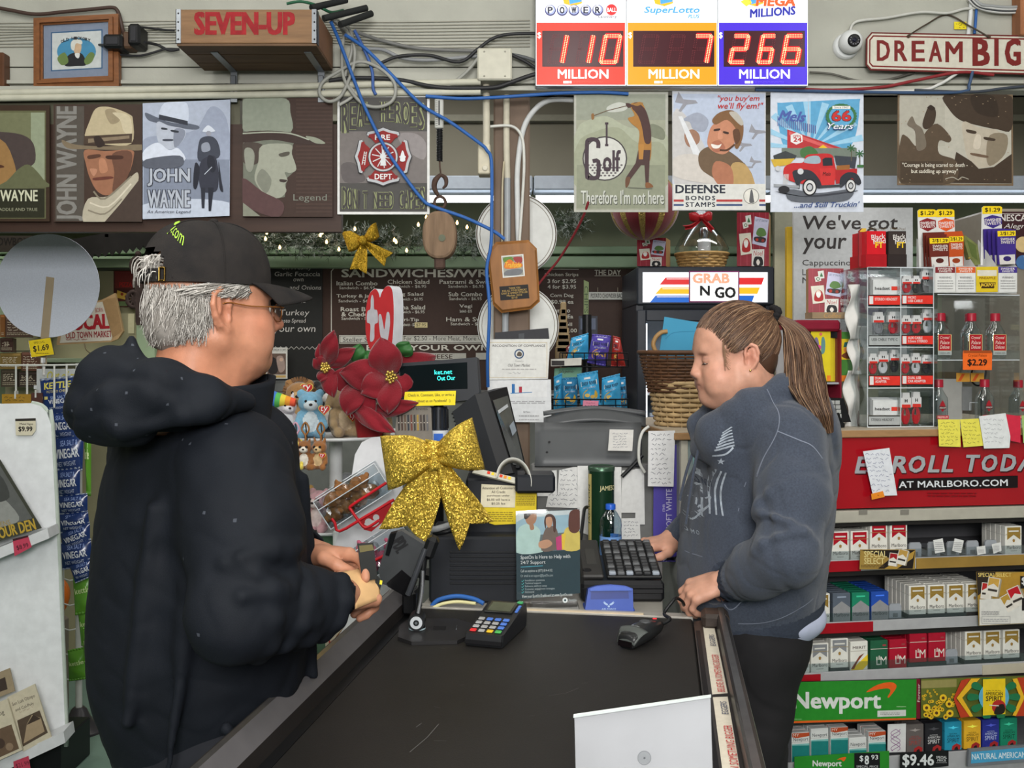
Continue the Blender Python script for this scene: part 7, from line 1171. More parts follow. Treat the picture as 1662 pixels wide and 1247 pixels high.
for k,cc in EN(((230,90,60),(230,150,50),(226,206,70),(90,180,90),(70,120,200),(120,80,180))):q=k/6;mb.cyl(c_+V3((.036-.014*k,-.01,-.006+.002*k)),c_+V3((.022-.014*k,-.01,-.004+.002*k)),.011+.003*k,.011+.003*(k+1),mat(cc,.8),12)
mb.bd('rainbow_ear',UN)
note(Pl(445,690,2.87),XY("60 420 180 440 178 560 60 560"),(206,206,210),'white flyer reading Saturday left of the plush stand',lambda a:a.tx('SATURDAY',60,480,140,500,(90,110,150),bo=.02).rt(112,510,124,522,(60,100,180)).ci(98,410+40,14,(150,40,50)),**K3,name='flyer',cat='flyer')
hk=mat((150,104,60),.4)
for i,(x,y,col,col2,yw,er,lab)in EN(((461,738,(190,130,70),(226,200,160),0,3,'tan keychain plush at the left of the hanging row'),(478,738,(226,206,90),(226,140,180),10,1,'yellow and pink keychain plush second in the hanging row'),(494,742,(140,92,50),(224,218,206),4,3,'brown keychain plush with a white belly, third in the hanging row'),(519,742,(150,98,52),(206,176,130),-10,3,'brown striped keychain plush at the right of the hanging row'))):
 zb=PZ(762,2.745);t=plu(lab,(PX(x,2.745),2.745,zb),.085,col,col2,yw,er,(.2,-.3,.5)if i in(0,3)else None,'keychain plush toys hung from the upper tray',.05);mb=MB();q=P(x+2,700,2.745);mb.tu([(q.x,2.742,zb+.078),(q.x,2.742,q.z-.012),(q.x-.01,2.742,q.z+.006),(q.x,2.742,q.z+.024),(q.x+.01,2.742,q.z+.006),(q.x+.002,2.742,q.z-.01)],.0028,hk if i!=1 else mat((206,160,180)),7,4);mb.tu([(q.x,2.742,q.z+.022),(q.x,2.766,z1+.003)],.002,STEEL,5,0);mb.bd('clip',t)
TW=thg('bin_display','white slanted display with clear bins and red wire left of the gold bow','display',(PX(600,2.68),2.72,ZR))
pl=Pl(600,800,2.7,8,4);mb=MB();mb.pp(pl,b3(XY("497 748 512 650 548 585 600 558 680 552 760 700 780 1100 560 1250 400 1250 392 1180 430 1050 480 860")),mat((196,197,200),.35),0,.012)
a=Art(pl,**K3,mb=mb,w=.0006);RD2=(176,26,34)
a.po(XY("530 1000 700 890 720 960 600 1060 560 1050"),RD2).ci(585,1010,20,(206,204,204)).ci(625,985,17,(206,204,204)).bl(XY("560 1020 600 1000 640 1010 610 1035"),(206,204,204));a.dn('back_panel',pa=TW);mb=MB();q=P(600,0,2.72);mb.bx(q.x-.1,q.x+.1,2.712,2.74,0,PZ(860,2.72),WHP,.006);mb.bx(q.x-.08,q.x-.02,2.5,2.712,.735,.748,WHP,.003);mb.bd('foot',TW)
brn_f=mat((136,92,54),.95,va=.25,scale=90,bu=.4,bs=400);pnk_f=mat((186,96,120),.95,va=.25,scale=90)
def bin_(cx,cy,Y_,roll,w_,h_,d_,n,m1,labs,cols):
 F=frame(P(cx,cy,Y_),6,0,roll);mb=MB(F);g=gs((242,246,248),.03,.93)
 for(c_,s_)in(((0,-h_/2,-d_/2),(w_,.003,d_)),((0,0,-d_),(w_,h_,.003)),((-w_/2,0,-d_/2),(.003,h_,d_)),((w_/2,0,-d_/2),(.003,h_,d_)),((0,-h_*.15,0),(w_,h_*.7,.003))):mb.box(c_,s_,g)
 for a_,b_ in(((-w_/2,h_/2,0),(w_/2,h_/2,0)),((-w_/2,-h_/2,0),(w_/2,-h_/2,0)),((-w_/2,h_*.2,0),(w_/2,h_*.2,0)),((-w_/2,-h_/2,0),(-w_/2,h_/2,0)),((w_/2,-h_/2,0),(w_/2,h_/2,0)),((-w_/2,h_/2,-d_),(w_/2,h_/2,-d_))):mb.tu([a_,b_],.0016,mat((206,210,214),.15),5,0)
 mb.bd('clear_bin',TW);r=RN(n)
 for k in RA(n):
  u=-w_/2+.026+(w_-.052)*((k%4)+.5*(k//4))/3.6;v=-h_/2+.026+(k//4)*.034;c_=F@V3((u,v,-d_/2+.012));s_=.022+.003*r.random();t=thg('plush_toy',labs,'plush toy',c_-V3((0,0,s_)),'bagged plush toys in the clear bins'+(' (upper)' if m1 is brn_f else ' (lower)'));sld('body',[ell(c_,(s_,s_*.85,s_*.9),.004),ell(c_+V3((.016*(-1)**k,-.008,.014)),(s_*.62,)*3,.004),ell(c_+V3((-.015,-.008,-.01)),(s_*.5,)*3,.004),ell(c_+V3((.024*(-1)**k,-.006,.028)),(s_*.25,)*3,.003)],.0032,[m1],t,disp=sn(.0012,380,k));mb=MB();n_=14;fz=sn(.0035,110,k+3);V=[]
  for j in RA(9):
   ph=pi*j/8
   for i in RA(n_):th=2*pi*i/n_;d=V3((sin(ph)*cos(th),sin(ph)*sin(th),cos(ph)));V.append(c_+d*(s_*1.28+float(fz(np.array([tuple(d*.1)]))[0])))
  mb.add(V,[(j*n_+i,j*n_+(i+1)%n_,(j+1)*n_+(i+1)%n_,(j+1)*n_+i)for j in RA(8)for i in RA(n_)],gs((250,252,252),.1,.93),False);mb.bd('bag',t)
bin_(572,806,2.6,32,.185,.085,.07,7,brn_f,'bagged brown plush toy in the upper clear bin',None);bin_(610,905,2.58,32,.2,.085,.07,6,pnk_f,'bagged pink plush toy in the lower clear bin',None)
mb=MB();rw_=mat((176,24,34),.35);w3=lambda x,y,Y_:P(420+x/K,540+y/K,Y_)
mb.tu([w3(388,990,2.57),w3(405,1015,2.57),w3(430,1058,2.57),w3(560,985,2.57),w3(720,890,2.57)],.004,rw_,7,3);mb.tu([w3(680,800,2.57),w3(580,865,2.57),w3(490,925,2.57),w3(492,945,2.57),w3(530,1000,2.57),w3(570,1040,2.57),w3(640,1000,2.57)],.004,rw_,7,3);mb.tu([w3(560,1240,2.56),w3(690,1178,2.56),w3(740,1150,2.56)],.004,rw_,7,3)
o=mb.bd('wire',TW);o['label']='red wire holders'
a=Art(Pl(545,1040,2.5,0),490,860,6.235);a.pn(XY("240 1240 420 1000 420 880 232 1000"),mat((186,178,156),.5),.03);a.tx('M',272,1120,312,1176,(170,50,40),bo=.05).bl(XY("340 1090 420 1000 420 1060 370 1110"),(120,80,44)).mb.bx(PX(531,2.52),PX(556,2.52),2.505,2.535,.749,PZ(1040,2.5),mat((150,140,120)));a.dn('snack_box','cream snack box with a red letter behind the left rail','box')
# poinsettia
PT=thg('poinsettia','large red velvet poinsettia with gold centres above the plush toys','flower',(PX(600,2.86),2.86,z1));vel=mat((112,7,24),.75,va=.22,scale=14,bu=.2,bs=220,sheen=.35,spec=.2);lf=mat((44,92,44),.5,va=.2,scale=14)
def ptl(b,tip,hw,Y0,Y1,m,curl=.02,nm='petal',bow=0):
 hw*=1.25;B_,T_=w3(b[0],b[1],Y0),w3(tip[0],tip[1],Y1);d=T_-B_;s_=V3((-d.z,0,d.x)).normalized()*hw/K*Y0/FPX;out=V3((0,-1,0));mb=MB()
 def fn(u,v):
  wd=sin(pi*min(1,.08+.92*v))**.75*(1-.25*v);x=(2*u-1);return B_+d*v+s_*x*wd+out*(curl*sin(pi*v)-.35*abs(x)*curl*1.2*wd+.006*sin(7*v+4*x)*.6)+s_*bow*sin(pi*v)
 mb.grid(fn,12,14,m,True,.0015);return mb.bd(nm,PT)
for b,t_,hw,y0,y1,cu in(((362,170),(402,-12),46,2.74,2.7,.02),((350,180),(292,140),34,2.72,2.7,.015),((352,185),(322,60),30,2.75,2.74,.02),((358,200),(330,265),30,2.73,2.7,.015),((365,195),(400,345),42,2.73,2.7,.02),((375,175),(515,85),42,2.75,2.76,.02),((700,225),(650,25),80,2.72,2.7,.035),((725,220),(945,125),64,2.81,2.86,.03),((690,235),(430,215),78,2.73,2.7,.03),((690,245),(545,325),66,2.72,2.68,.03),((705,250),(690,435),62,2.71,2.68,.03),((715,245),(830,330),60,2.74,2.75,.03),((525,262),(380,235),60,2.74,2.72,.02),((525,270),(470,440),60,2.72,2.68,.03),((530,270),(620,430),46,2.72,2.7,.02),((500,400),(725,532),44,2.7,2.66,.02),((600,425),(850,375),40,2.72,2.7,.02),((560,420),(690,480),30,2.73,2.71,.02)):ptl(b,t_,hw,y0,y1,vel,cu)
for b,t_,hw in(((520,160),(540,60),44),((760,120),(800,50),46),((600,300),(580,400),40),((740,300),(770,360),46),((560,110),(600,150),30)):ptl(b,t_,hw,2.79,2.78,lf,.015,'leaf')
GB_=mat((190,164,84),.3,mt=.7,va=.2)
for cx_,cy_,r_,yy in((355,185,26,2.705),(705,235,32,2.675),(525,265,12,2.7)):
 mb=MB();c_=w3(cx_,cy_,yy);rr_=RN(cx_)
 for k in RA(16):an=k*2.4;q=r_/K*yy/FPX*math.sqrt(k/16);mb.ball(c_+V3((q*cos(an),-.006*rr_.random(),q*sin(an))),.0045,GB_,8,5)
 mb.bd('flower_centre',PT)
mb=MB();stem_=mat((70,96,56),.6);base_=V3((PX(600,2.86),2.86,z1+.002));mb.cyl(base_,base_+V3((0,0,.06)),.035,.045,mat((150,34,40),.4),20)
for x,y in((355,185),(705,235),(525,265)):mb.tu([base_+V3((0,0,.05)),(base_+w3(x,y,2.78))/2+V3((0,.05,.03)),w3(x,y,2.735)],.004,stem_,6,4)
mb.bd('pot',PT)
pl=Pl(622,520,3.02,-28);HT=thg('heart_sign','tall red heart sign with pale letters behind the poinsettia','sign',(PX(622,3.05),3.05,z1));mb=MB();k6_=lambda L_:[(400+x/K,340+y/K)for x,y in L_]
hp=k6_(XY("640 690 634 600 638 520 655 450 685 422 703 440 712 468 722 440 742 412 764 408 780 440 786 540 782 660 768 760 720 830 670 770"));mb.pp(pl,hp,mat((206,208,214),.4),0,.05,4)
cxh,cyh=400+712/K,340+600/K;mb.pp(pl,[(cxh+(x-cxh)*.99,cyh+(y-cyh)*.99)for x,y in hp],mat((168,44,48),.4),.001,0,4)
a=Art(pl,400,340,K,mb=mb,w=.0018);gt=(168,166,172)
a.clip=XY("636 850 786 850 786 400 636 400");a.bl(XY("664 480 672 455 680 480 682 530 698 540 702 600 684 616 682 690 660 700 662 616 644 600 646 545 662 530"),gt).bl(XY("706 570 718 560 728 600 736 640 742 600 750 550 764 556 766 620 754 700 738 760 716 780 712 750 724 720 712 650"),gt);a.dn('plate',pa=HT)
mb=MB();mb.tu([pl.world(622,590,-.02),(PX(622,3.05),3.05,z1+.002)],.005,WHP,8,0);mb.la([(.03,0),(.03,.006)],(PX(622,3.05),3.05,z1+.001),WHP,16);mb.bd('rod',HT)
# cigarette rack and back counter on the right
RY=9;RP=Pl(1340,800,2.95,RY);RR=Matrix.Rotation(rad(RY),4,'Z');B7=dict(ox=1240,oy=660,k=3.896);B8=dict(ox=1240,oy=940,k=3.938)
def rb(mb,u0,u1,v0,v1,w0,w1,m,b=0):mb.box(((u0+u1)/2,(v0+v1)/2,(w0+w1)/2),(abs(u1-u0),abs(v1-v0),abs(w1-w0)),m,b)
uL,uR=RP.q(1092,700)[0],RP.q(1760,700)[0];zT=RP.q(1480,697)[1];zE=RP.q(1480,708.5)[1]
mb=MB(RP.F);wd_=mat((150,116,80),.5,va=.15,scale=8,an_=(2,14,14));rb(mb,uL,uR,zE,zT,-.62,.013,wd_,.002);rb(mb,uL+.002,uR,zT,zT+.0015,-.62,.012,mat((176,164,146),.45,va=.08));tb(mb,'back_counter','long tan wood-edged back counter above the cigarette rack','counter')
uRL=RP.q(1278,1100)[0];zf=-RP.F.translation.z
CRK=thg('cigarette_rack','tall cigarette rack with a red enrolment header behind the cashier','rack',RP.F@V3((.3,zf,-.15)))
gk=mat((96,96,100),.5);mb=MB(RP.F);rb(mb,uRL,uR,zf,zE-.001,-.33,-.31,gk);rb(mb,uRL,uRL+.015,zf,zE-.001,-.33,-.005,mat((70,70,74)));rb(mb,uR-.015,uR,zf,zE-.001,-.33,-.005,gk);rb(mb,uRL,uR,zf,zf+.05,-.33,-.02,BLKP);mb.bd('back_panel',CRK)
a=Art(RP,**B7,w=.0012);hd=mat((150,14,26),.18,scale=5,coat=.4);a.pn(XY("420 648 1900 612 1900 168 420 196"),hd,.02)
sil=mat((190,194,200),.3,mt=.5,va=.1)
for ch,x0,x1 in(('E',572,662),('N',690,790),('R',800,898),('O',912,1018),('L',1032,1106),('L',1118,1192),('T',1274,1364),('O',1372,1472),('D',1488,1590),('A',1596,1700),('Y',1706,1810)):
 a.tx(ch,x0+4,318-(x0-572)*.016+3,x1+4,428-(x0-572)*.016+3,(60,8,14),bo=.06,shear=.22);a.tx(ch,x0,316-(x0-572)*.016,x1,424-(x0-572)*.016,sil,bo=.05,shear=.22)
a.po(XY("838 532 1600 512 1600 436 850 456"),(26,18,20)).tx('AT MARLBORO.COM',848,466,1536,508,(206,208,212),bo=.025,rot=1.1).lines(1030,540,1340,574,(104,10,18),2,.35);a.dn('header_panel',pa=CRK)
mb=MB(RP.F);crm=mat((164,160,148),.45);dkb=mat((32,29,28),.5)
rb(mb,uRL,uR,RP.q(1480,845)[1],RP.q(1480,826)[1],-.3,.01,crm,.002);rb(mb,uRL,uR,RP.q(1480,852)[1],RP.q(1480,845)[1],-.3,.0,dkb);mb.bd('header_rail',CRK)
rows=XY("907 923 1006 1021 1085 1101 1226 1262")
for i,(yb,yl)in EN(rows):
 mb=MB(RP.F);v1=RP.q(1480,yb)[1];v0=RP.q(1480,yl)[1];rb(mb,uRL,uR,v1-.006,v1-.001,-.31,.0,gk);rb(mb,uRL,uR,v0,v1+.004,0,.006,mat((160,160,162),.4),.001);rb(mb,uRL,uR,v0-.016,v0,-.31,-.004,dkb)
 if i==0:rb(mb,uRL,RP.q(1395,910)[0],v0,v1+.002,.006,.008,mat((150,14,28),.35));rb(mb,RP.q(1485,910)[0],uR,v0,v1+.002,.006,.008,mat((146,116,56),.4))
 if i==1:rb(mb,uRL,RP.q(1415,1010)[0],v0,v1+.002,.006,.008,mat((150,14,28),.35))
 if i==2:rb(mb,uRL,RP.q(1330,1090)[0],v0,v1,.006,.008,mat((150,14,28),.35));rb(mb,RP.q(1592,1090)[0],uR,v0,v1,.006,.008,mat((176,168,150),.4))
 mb.bd('shelf',CRK)
 if i<3:mb=MB(RP.F);rb(mb,uRL+.02,uR-.02,v1+.004,v1+.03,.0015,.0028,gs((240,244,246),.03,.93));mb.bd('clear_lip',CRK)
 # packs
PW,PH,PDp=.0555,.087,.0215
def lt(mb,F,t,u0,v0,u1,v1,m,w,bo=0,shear=0):
 G,Fc,asp=tg(t,min(bo,.02),shear);mb.add([(u0+(u1-u0)*gx,v0+(v1-v0)*gy,w)for gx,gy in G],Fc,m if not isinstance(m,(tuple,str))else ink(*m),False,F)
def mkpack(kind,c1,c2=(216,214,206),txt='Marlboro',tc=(40,36,34)):
 """a flip-top pack standing on its base, front to -y""";F=Matrix(((1,0,0,0),(0,0,-1,0),(0,1,0,0),(0,0,0,1)));mb=MB();w_,h_=PW,PH;mb.box((0,0,h_/2),(w_,PDp,h_),mat(c2,.35),.0015);w0=PDp/2+.0003;K_=lambda pts,c,k=1:mb.po([(x*w_,y*h_)for x,y in pts],ink(*c)if isinstance(c,tuple)else c,w0+.00012*k,0,F)
 if kind=='roof':
  K_(XY("-.4 .96 .4 .96 .4 .52 0 .7 -.4 .52"),c1,1);K_(XY("-.3 .8 .3 .8 .3 .85 -.3 .85"),(206,204,196),2);K_(XY("-.5 .715 .5 .715 .5 .73 -.5 .73"),(150,128,70),3);K_(XY("-.05 .44 .05 .44 .08 .52 0 .56 -.08 .52"),(150,116,60),2);lt(mb,F,txt,-.42*w_,.2*h_,.42*w_,.32*h_,tc,w0+.0004,.014);K_(XY("-.2 .12 .2 .12 .2 .14 -.2 .14"),(150,148,140),2)
 elif kind=='dark':
  K_(XY("-.49 .98 .49 .98 .49 .02 -.49 .02"),c1,1);K_(XY("-.49 .5 0 .72 .49 .5 .49 .02 -.49 .02"),(136,136,138),2);lt(mb,F,txt,-.42*w_,.2*h_,.42*w_,.32*h_,(50,50,54),w0+.0006,.014);K_(XY("-.25 .84 .25 .84 .25 .89 -.25 .89"),tuple(min(255,int(x*1.4+20))for x in c1),3)
 elif kind=='lm':
  K_(XY("-.49 .98 .49 .98 .49 .02 -.49 .02"),c1,1);K_(XY("-.49 .7 .49 .7 .49 .72 -.49 .72"),(196,186,176),2);lt(mb,F,'L',-.16*w_,.16*h_,.06*w_,.44*h_,(214,210,200),w0+.0005,.02);lt(mb,F,'M',.08*w_,.16*h_,.42*w_,.44*h_,(214,210,200),w0+.0005,.02);lt(mb,F,'&',-.06*w_,.34*h_,.08*w_,.48*h_,(214,210,200),w0+.0006);mb.po([(.2*w_,.8*h_),(.4*w_,.8*h_),(.4*w_,.86*h_),(.2*w_,.86*h_)],ink(150,60,64),w0+.0004,0,F)
 elif kind=='merit':
  lt(mb,F,'MERIT',-.38*w_,.74*h_,.38*w_,.84*h_,(60,40,36),w0+.0004,.014);K_(XY("-.49 .02 .49 .55 .49 .2 .2 .02"),(222,190,50),1);K_(XY("-.49 .06 0 .5 .3 .6 -.1 .3 -.3 .06"),(120,60,44),2);K_(XY("-.49 .66 .49 .66 .49 .68 -.49 .68"),(186,180,170),2)
 elif kind=='newport':
  K_(XY("-.49 .62 .49 .62 .49 .02 -.49 .02"),c1,1);K_(XY("-.49 .62 .49 .62 .49 .55 -.49 .58"),(120,180,176),2);lt(mb,F,'Newport',-.42*w_,.68*h_,.42*w_,.84*h_,(50,56,60),w0+.0004,.014)
  if txt=='red':K_(XY("-.49 .99 .49 .99 .49 .87 -.2 .82 -.49 .86"),(176,74,40),2);lt(mb,F,'MY',-.44*w_,.88*h_,-.1*w_,.97*h_,(220,210,200),w0+.0006,.014)
 elif kind=='spirit':
  K_(XY("-.49 .98 .49 .98 .49 .02 -.49 .02"),c1,1);k2=tuple(min(255,int(x*1.35+30))for x in c1);K_(XY("-.34 .8 -.06 .82 0 .86 .06 .82 .34 .8 .1 .77 0 .74 -.1 .77"),k2,2);lt(mb,F,'NATURAL',-.24*w_,.56*h_,.24*w_,.6*h_,tc,w0+.0004);lt(mb,F,'AMERICAN',-.36*w_,.46*h_,.36*w_,.54*h_,tc,w0+.0004,.014);lt(mb,F,'SPIRIT',-.36*w_,.28*h_,.36*w_,.43*h_,tc,w0+.0004,.014);K_(XY("-.1 .02 .4 .02 .44 .16 .2 .24 -.05 .16"),(160,44,44),3);K_(XY(".05 .02 .3 .02 .24 .14 .1 .1"),(40,30,30),4)
 mb.box((0,0,.68*h_),(w_+.0003,PDp+.0003,.0006),mat((150,148,140)if c2[0]>150 else(40,40,42)));o=mb.bd('cigarette_pack',None,(0,0,0));return o
protos={}
def pack(key,*a_):
 protos[key]=mkpack(*a_);return key
for key,ar in dict(red=('roof',(160,16,34)),gold=('roof',(140,112,50)),silver=('roof',(126,128,132)),grey=('dark',(84,92,104),(84,92,104)),green=('dark',(30,122,92),(30,110,84)),blue=('dark',(36,74,160),(36,74,160)),lmg=('lm',(36,88,62),(36,88,62)),lmr=('lm',(160,22,44),(160,22,44)),merit=('merit',(220,190,60)),newport=('newport',(30,120,116),(206,208,206)),newred=('newport',(30,120,116),(206,208,206),'red'),sgrey=('spirit',(96,90,88),(96,90,88),'x',(150,60,56)),sblack=('spirit',(38,38,42),(38,38,42),'x',(206,206,206)),ssky=('spirit',(40,140,170),(40,140,170),'x',(20,40,50)),syellow=('spirit',(220,170,46),(220,170,46),'x',(50,40,20)),sblue=('spirit',(44,52,140),(44,52,140),'x',(180,190,220)),sgreen=('spirit',(30,130,100),(30,130,100),'x',(16,50,40))).items():pack(key,*ar)
used=set()
DESC=dict(red='white pack with a red roof',gold='white pack with a gold roof',silver='white pack with a silver roof',grey='slate grey pack',green='grey and green menthol pack',blue='grey and blue pack',lmg='dark green pack with large white initials',lmr='red pack with large white initials',merit='white pack with brown and yellow stripes',newport='teal pack with white top',newred='teal pack with red-orange top',sgrey='grey-brown pack with small wings',sblack='black pack with small wings',ssky='sky blue pack with small wings',syellow='yellow pack with small wings',sblue='dark blue pack with small wings',sgreen='green pack with small wings')
ORD=('first','second','third','fourth','fifth','sixth','seventh','eighth','ninth','tenth','eleventh','twelfth')
RWN=('top','second','third','bottom')
def plc(key,u,v,w_,lab,grp):
 o=protos[key]
 if key in used:o=o.copy();C.objects.link(o)
 used.add(key);tag(o,lab,'cigarette pack',grp);o.location=RP.F@V3((u,v,w_));o.rotation_euler=(0,0,rad(RY));return o
def row(ri,items,depth):
 for i,(key,xc,dy)in EN(items):
  u=RP.q(xc,950)[0];v=RP.q(1480,rows[ri][0])[1]+.0003+dy*2.95/FPX
  for k in RA(depth):
   w_=-PDp/2-.004-k*(PDp+.0025);vv=v
   if k==0:lab=f'{DESC[key]}, {ORD[i]} front pack from left on {RWN[ri]} rack shelf'
   else:lab=f'{DESC[key]} queued behind front packs on {RWN[ri]} rack shelf'
   plc(key,u,vv,w_,lab,f'cigarette packs on the {RWN[ri]} rack shelf')
X7_=lambda x:1240+x/3.896;X8_=lambda x:1240+x/3.938
row(0,[('red',X7_(366),0),('red',X7_(487),0),('red',X7_(609),0),('red',X7_(731),10),('red',X7_(857),10),('gold',X7_(1584),0)],5)
row(1,[('gold',X8_(370),0),('grey',X8_(500),0),('green',X8_(622),0),('blue',X8_(745),0),('gold',X8_(987),7),('gold',X8_(1109),7),('gold',X8_(1231),7),('gold',X8_(1352),7)],6)
row(2,[('silver',X8_(240),0),('silver',X8_(361),0),('silver',X8_(487),6),('merit',X8_(613),0),('lmg',X8_(740),0),('lmr',X8_(861),0),('lmr',X8_(990),8),('lmr',X8_(1111),8),('gold',X8_(1345),7),('gold',X8_(1466),7),('gold',X8_(1588),7)],5)
row(3,[('newred',X8_(238),0),('newport',X8_(360),5),('newred',X8_(486),5),('newport',X8_(604),-14),('newred',X8_(728),-6),('sgrey',X8_(970),2),('sblack',X8_(1090),2),('ssky',X8_(1214),2),('syellow',X8_(1337),2),('sblue',X8_(1455),2),('sgreen',X8_(1570),2)],3)
mb0=mat((60,60,64),.5)
def ris(ri,x0,x1,dy):
 mb=MB(RP.F);v=RP.q(1480,rows[ri][0])[1];rb(mb,RP.q(x0,950)[0],RP.q(x1,950)[0],v,v+dy*2.95/FPX,-.16,-.004,mb0);mb.bd('riser',CRK)
ris(0,X7_(670),X7_(918),10);ris(1,X8_(926),X8_(1412),7);ris(2,X8_(426),X8_(548),6);ris(2,X8_(928),X8_(1172),8);ris(2,X8_(1284),X8_(1650),7);ris(3,X8_(300),X8_(546),5);ris(3,X8_(908),X8_(1630),2)
psh=mat((150,154,160),.3)
for ri,xs in((0,(X7_(980),X7_(1100),X7_(1222),X7_(1345),X7_(1462))),(1,(X8_(862),)),(2,(X8_(1224),))):
 for x in xs:
  mb=MB(RP.F);u=RP.q(x,950)[0];v=RP.q(1480,rows[ri][0])[1];hp_=XY("-.02 0 .02 0 .02 .034 .015 .042 -.015 .042 -.02 .034");mb.po([(u+a_,v+b_+.002)for a_,b_ in hp_],psh,-.02,.006);mb.po([(u-.008,v+.004),(u+.008,v+.004),(u+.008,v+.016),(u-.008,v+.016)],mat((110,112,116)),-.0195);rb(mb,u-.02,u+.02,v+.0005,v+.003,-.2,-.02,psh);mb.bd('pack_pusher',CRK)
for i,q in EN((XY("1082 930 1145 918 1130 834 1070 846"),XY("1190 912 1246 928 1264 848 1206 834"),XY("1350 940 1404 930 1398 880 1345 888"),XY("1452 932 1502 912 1498 858 1440 872"))):
 note(Pl(1540,895,2.955,RY),q,(206,206,204),f'small printed slip standing on the empty {ORD[i]} pusher of the top pack shelf',lambda a:a.lines(min(p[0]for p in q)+10,min(p[1]for p in q)+22,max(p[0]for p in q)-14,max(p[1]for p in q)-14,(110,110,116),5,.3,i),'paper_slip',d=.0006,**B7,group='slips on the empty pushers',cat='slip')
 # shelf-edge signs
RPf=Pl(1340,800,2.934,RY)
def wsg(q,art,lab,kw,name='shelf_sign',base=(150,122,60),Yp=RPf,d=.002):a=Art(Yp,**kw);a.pn(q,mat(base,.35),d);art(a);a.dn(name,lab,'sign')
def miniP(a,x,y,s_,rot,c1):
 ca,sa=cos(rad(rot)),sin(rad(rot));f=lambda pts:[(x+(u*ca-v*sa)*s_,y+(u*sa+v*ca)*s_)for u,v in pts];a.po(f(XY("-.32 -.5 .32 -.5 .32 .5 -.32 .5")),(212,206,196)).po(f(XY("-.28 -.46 .28 -.46 .28 .0 0 -.18 -.28 .0")),c1).po(f(XY("-.25 .12 .25 .12 .25 .24 -.25 .24")),(60,54,50)).po(f(XY(".32 -.5 .4 -.44 .4 .5 .32 .5")),(150,140,120))
wsg(XY("605 1030 955 1030 958 905 610 905"),lambda a:(a.po(XY("612 908 955 908 940 1026 720 1026 800 960"),(34,28,26)),a.po(XY("760 1026 955 910 940 960 840 1026"),(166,132,58)),a.tx('SPECIAL',632,914,776,954,(206,190,130),bo=.02),a.tx('SELECT',632,958,760,996,(206,190,130),bo=.02),a.lines(612,1000,760,1018,(90,70,40),2,.4),miniP(a,815,968,82,8,(150,30,36)),miniP(a,872,952,96,14,(176,140,70))),'gold and black shelf sign picturing two packs on the top shelf',B7,Yp=Pl(1340,800,2.915,RY))
wsg(XY("1375 300 1680 284 1680 -45 1358 -45"),lambda a:(a.po(XY("1360 -20 1680 -45 1680 60 1500 110 1368 120"),(166,128,50)),a.po(XY("1358 -45 1480 -45 1420 60 1364 110"),(48,40,34)),a.tx('SPECIAL SELECT',1368,-40,1580,-14,(214,190,110),bo=.02),miniP(a,1420,76,104,6,(170,40,40)),miniP(a,1462,50,120,10,(190,150,70)),a.po(XY("1375 296 1680 280 1680 110 1500 125 1375 130"),(206,204,198)),miniP(a,1560,150,110,-30,(176,140,60)),miniP(a,1608,112,128,-24,(176,30,40)),a.lines(1386,204,1500,232,(110,110,112),3,.4),a.frame(1388,238,1570,284,2,(120,120,122)),a.lines(1398,250,1556,274,(150,150,152),2,.35),a.rt(1634,-20,1680,60,(34,30,30)),a.tx('$',1642,-14,1668,40,(206,206,206),bo=.02),a.rt(1644,120,1680,200,(34,30,30))),'large gold and white card picturing packs on the second shelf',B8,Yp=Pl(1340,800,2.915,RY))
GN=(40,128,40)
wsg(XY("170 935 972 905 975 640 165 660"),lambda a:(a.po(XY("172 660 974 642 972 888 172 910"),GN),a.tx('Newport',184,722,748,862,(206,208,204),bo=.035),a.bl(XY("652 724 720 678 800 660 840 672 842 700 800 756 790 752 808 716 790 700 730 706"),(214,90,30)),a.po(XY("724 882 906 876 906 836 724 842"),(196,198,194)),a.lines(742,852,868,872,(110,110,110),2,.35),a.lines(846,810,906,822,(150,190,140),1),a.po(XY("178 922 970 898 970 888 178 908"),(206,90,30)),a.lines(186,892,240,900,(140,190,130),1)),'wide green banner with an orange swoosh across the rack',B8,base=(30,34,30),Yp=Pl(1340,800,2.93,RY),d=.006)
def spirit(a):
 a.po(XY("1004 890 1700 870 1700 618 1004 640"),(96,104,44)).po(XY("1004 700 1230 690 1230 640 1004 650"),(140,132,80));r=RN(8)
 for k in RA(46):x,y=r.uniform(1010,1220),r.uniform(700,880);s_=5+12*(y-700)/180;a.ci(x,y,s_,(216,176,40),None,9).ci(x,y,s_*.45,(84,54,30),None,8)
 for(x,y)in((1025,815),(1088,848),(1130,752),(1168,790),(1172,850)):a.ci(x,y,24,(220,180,40),None,12).ci(x,y,10,(84,54,30))
 a.po(XY("1245 640 1310 620 1210 755 1300 870 1240 878 1195 755"),(176,60,34)).po(XY("1310 625 1365 625 1250 750 1320 868 1300 872 1215 752"),(220,170,40)).po(XY("1700 620 1600 622 1650 750 1590 868 1700 864"),(176,60,34)).po(XY("1600 626 1570 630 1620 750 1570 862 1592 866 1648 750"),(220,170,40))
 for k in RA(10):an=k*.628;a.bl([(1450+60*cos(an),745+60*sin(an)),(1450+150*cos(an-.18),745+130*sin(an-.18)),(1450+170*cos(an),745+150*sin(an)),(1450+150*cos(an+.18),745+130*sin(an+.18))],(36,110,70))
 a.ci(1450,745,96,(90,160,190)).po(XY("1380 862 1522 852 1522 626 1380 632"),(222,190,34)).tx('NATURAL',1400,700,1500,708,(90,80,30)).tx('AMERICAN',1396,712,1506,734,(50,44,24),bo=.02).tx('SPIRIT',1398,738,1506,770,(50,44,24),bo=.03).ci(1480,806,44,(170,44,40)).bl(XY("1450 850 1470 800 1510 790 1520 830 1500 852"),(40,34,30)).line([(1420,796),(1480,800)],5,(206,200,190))
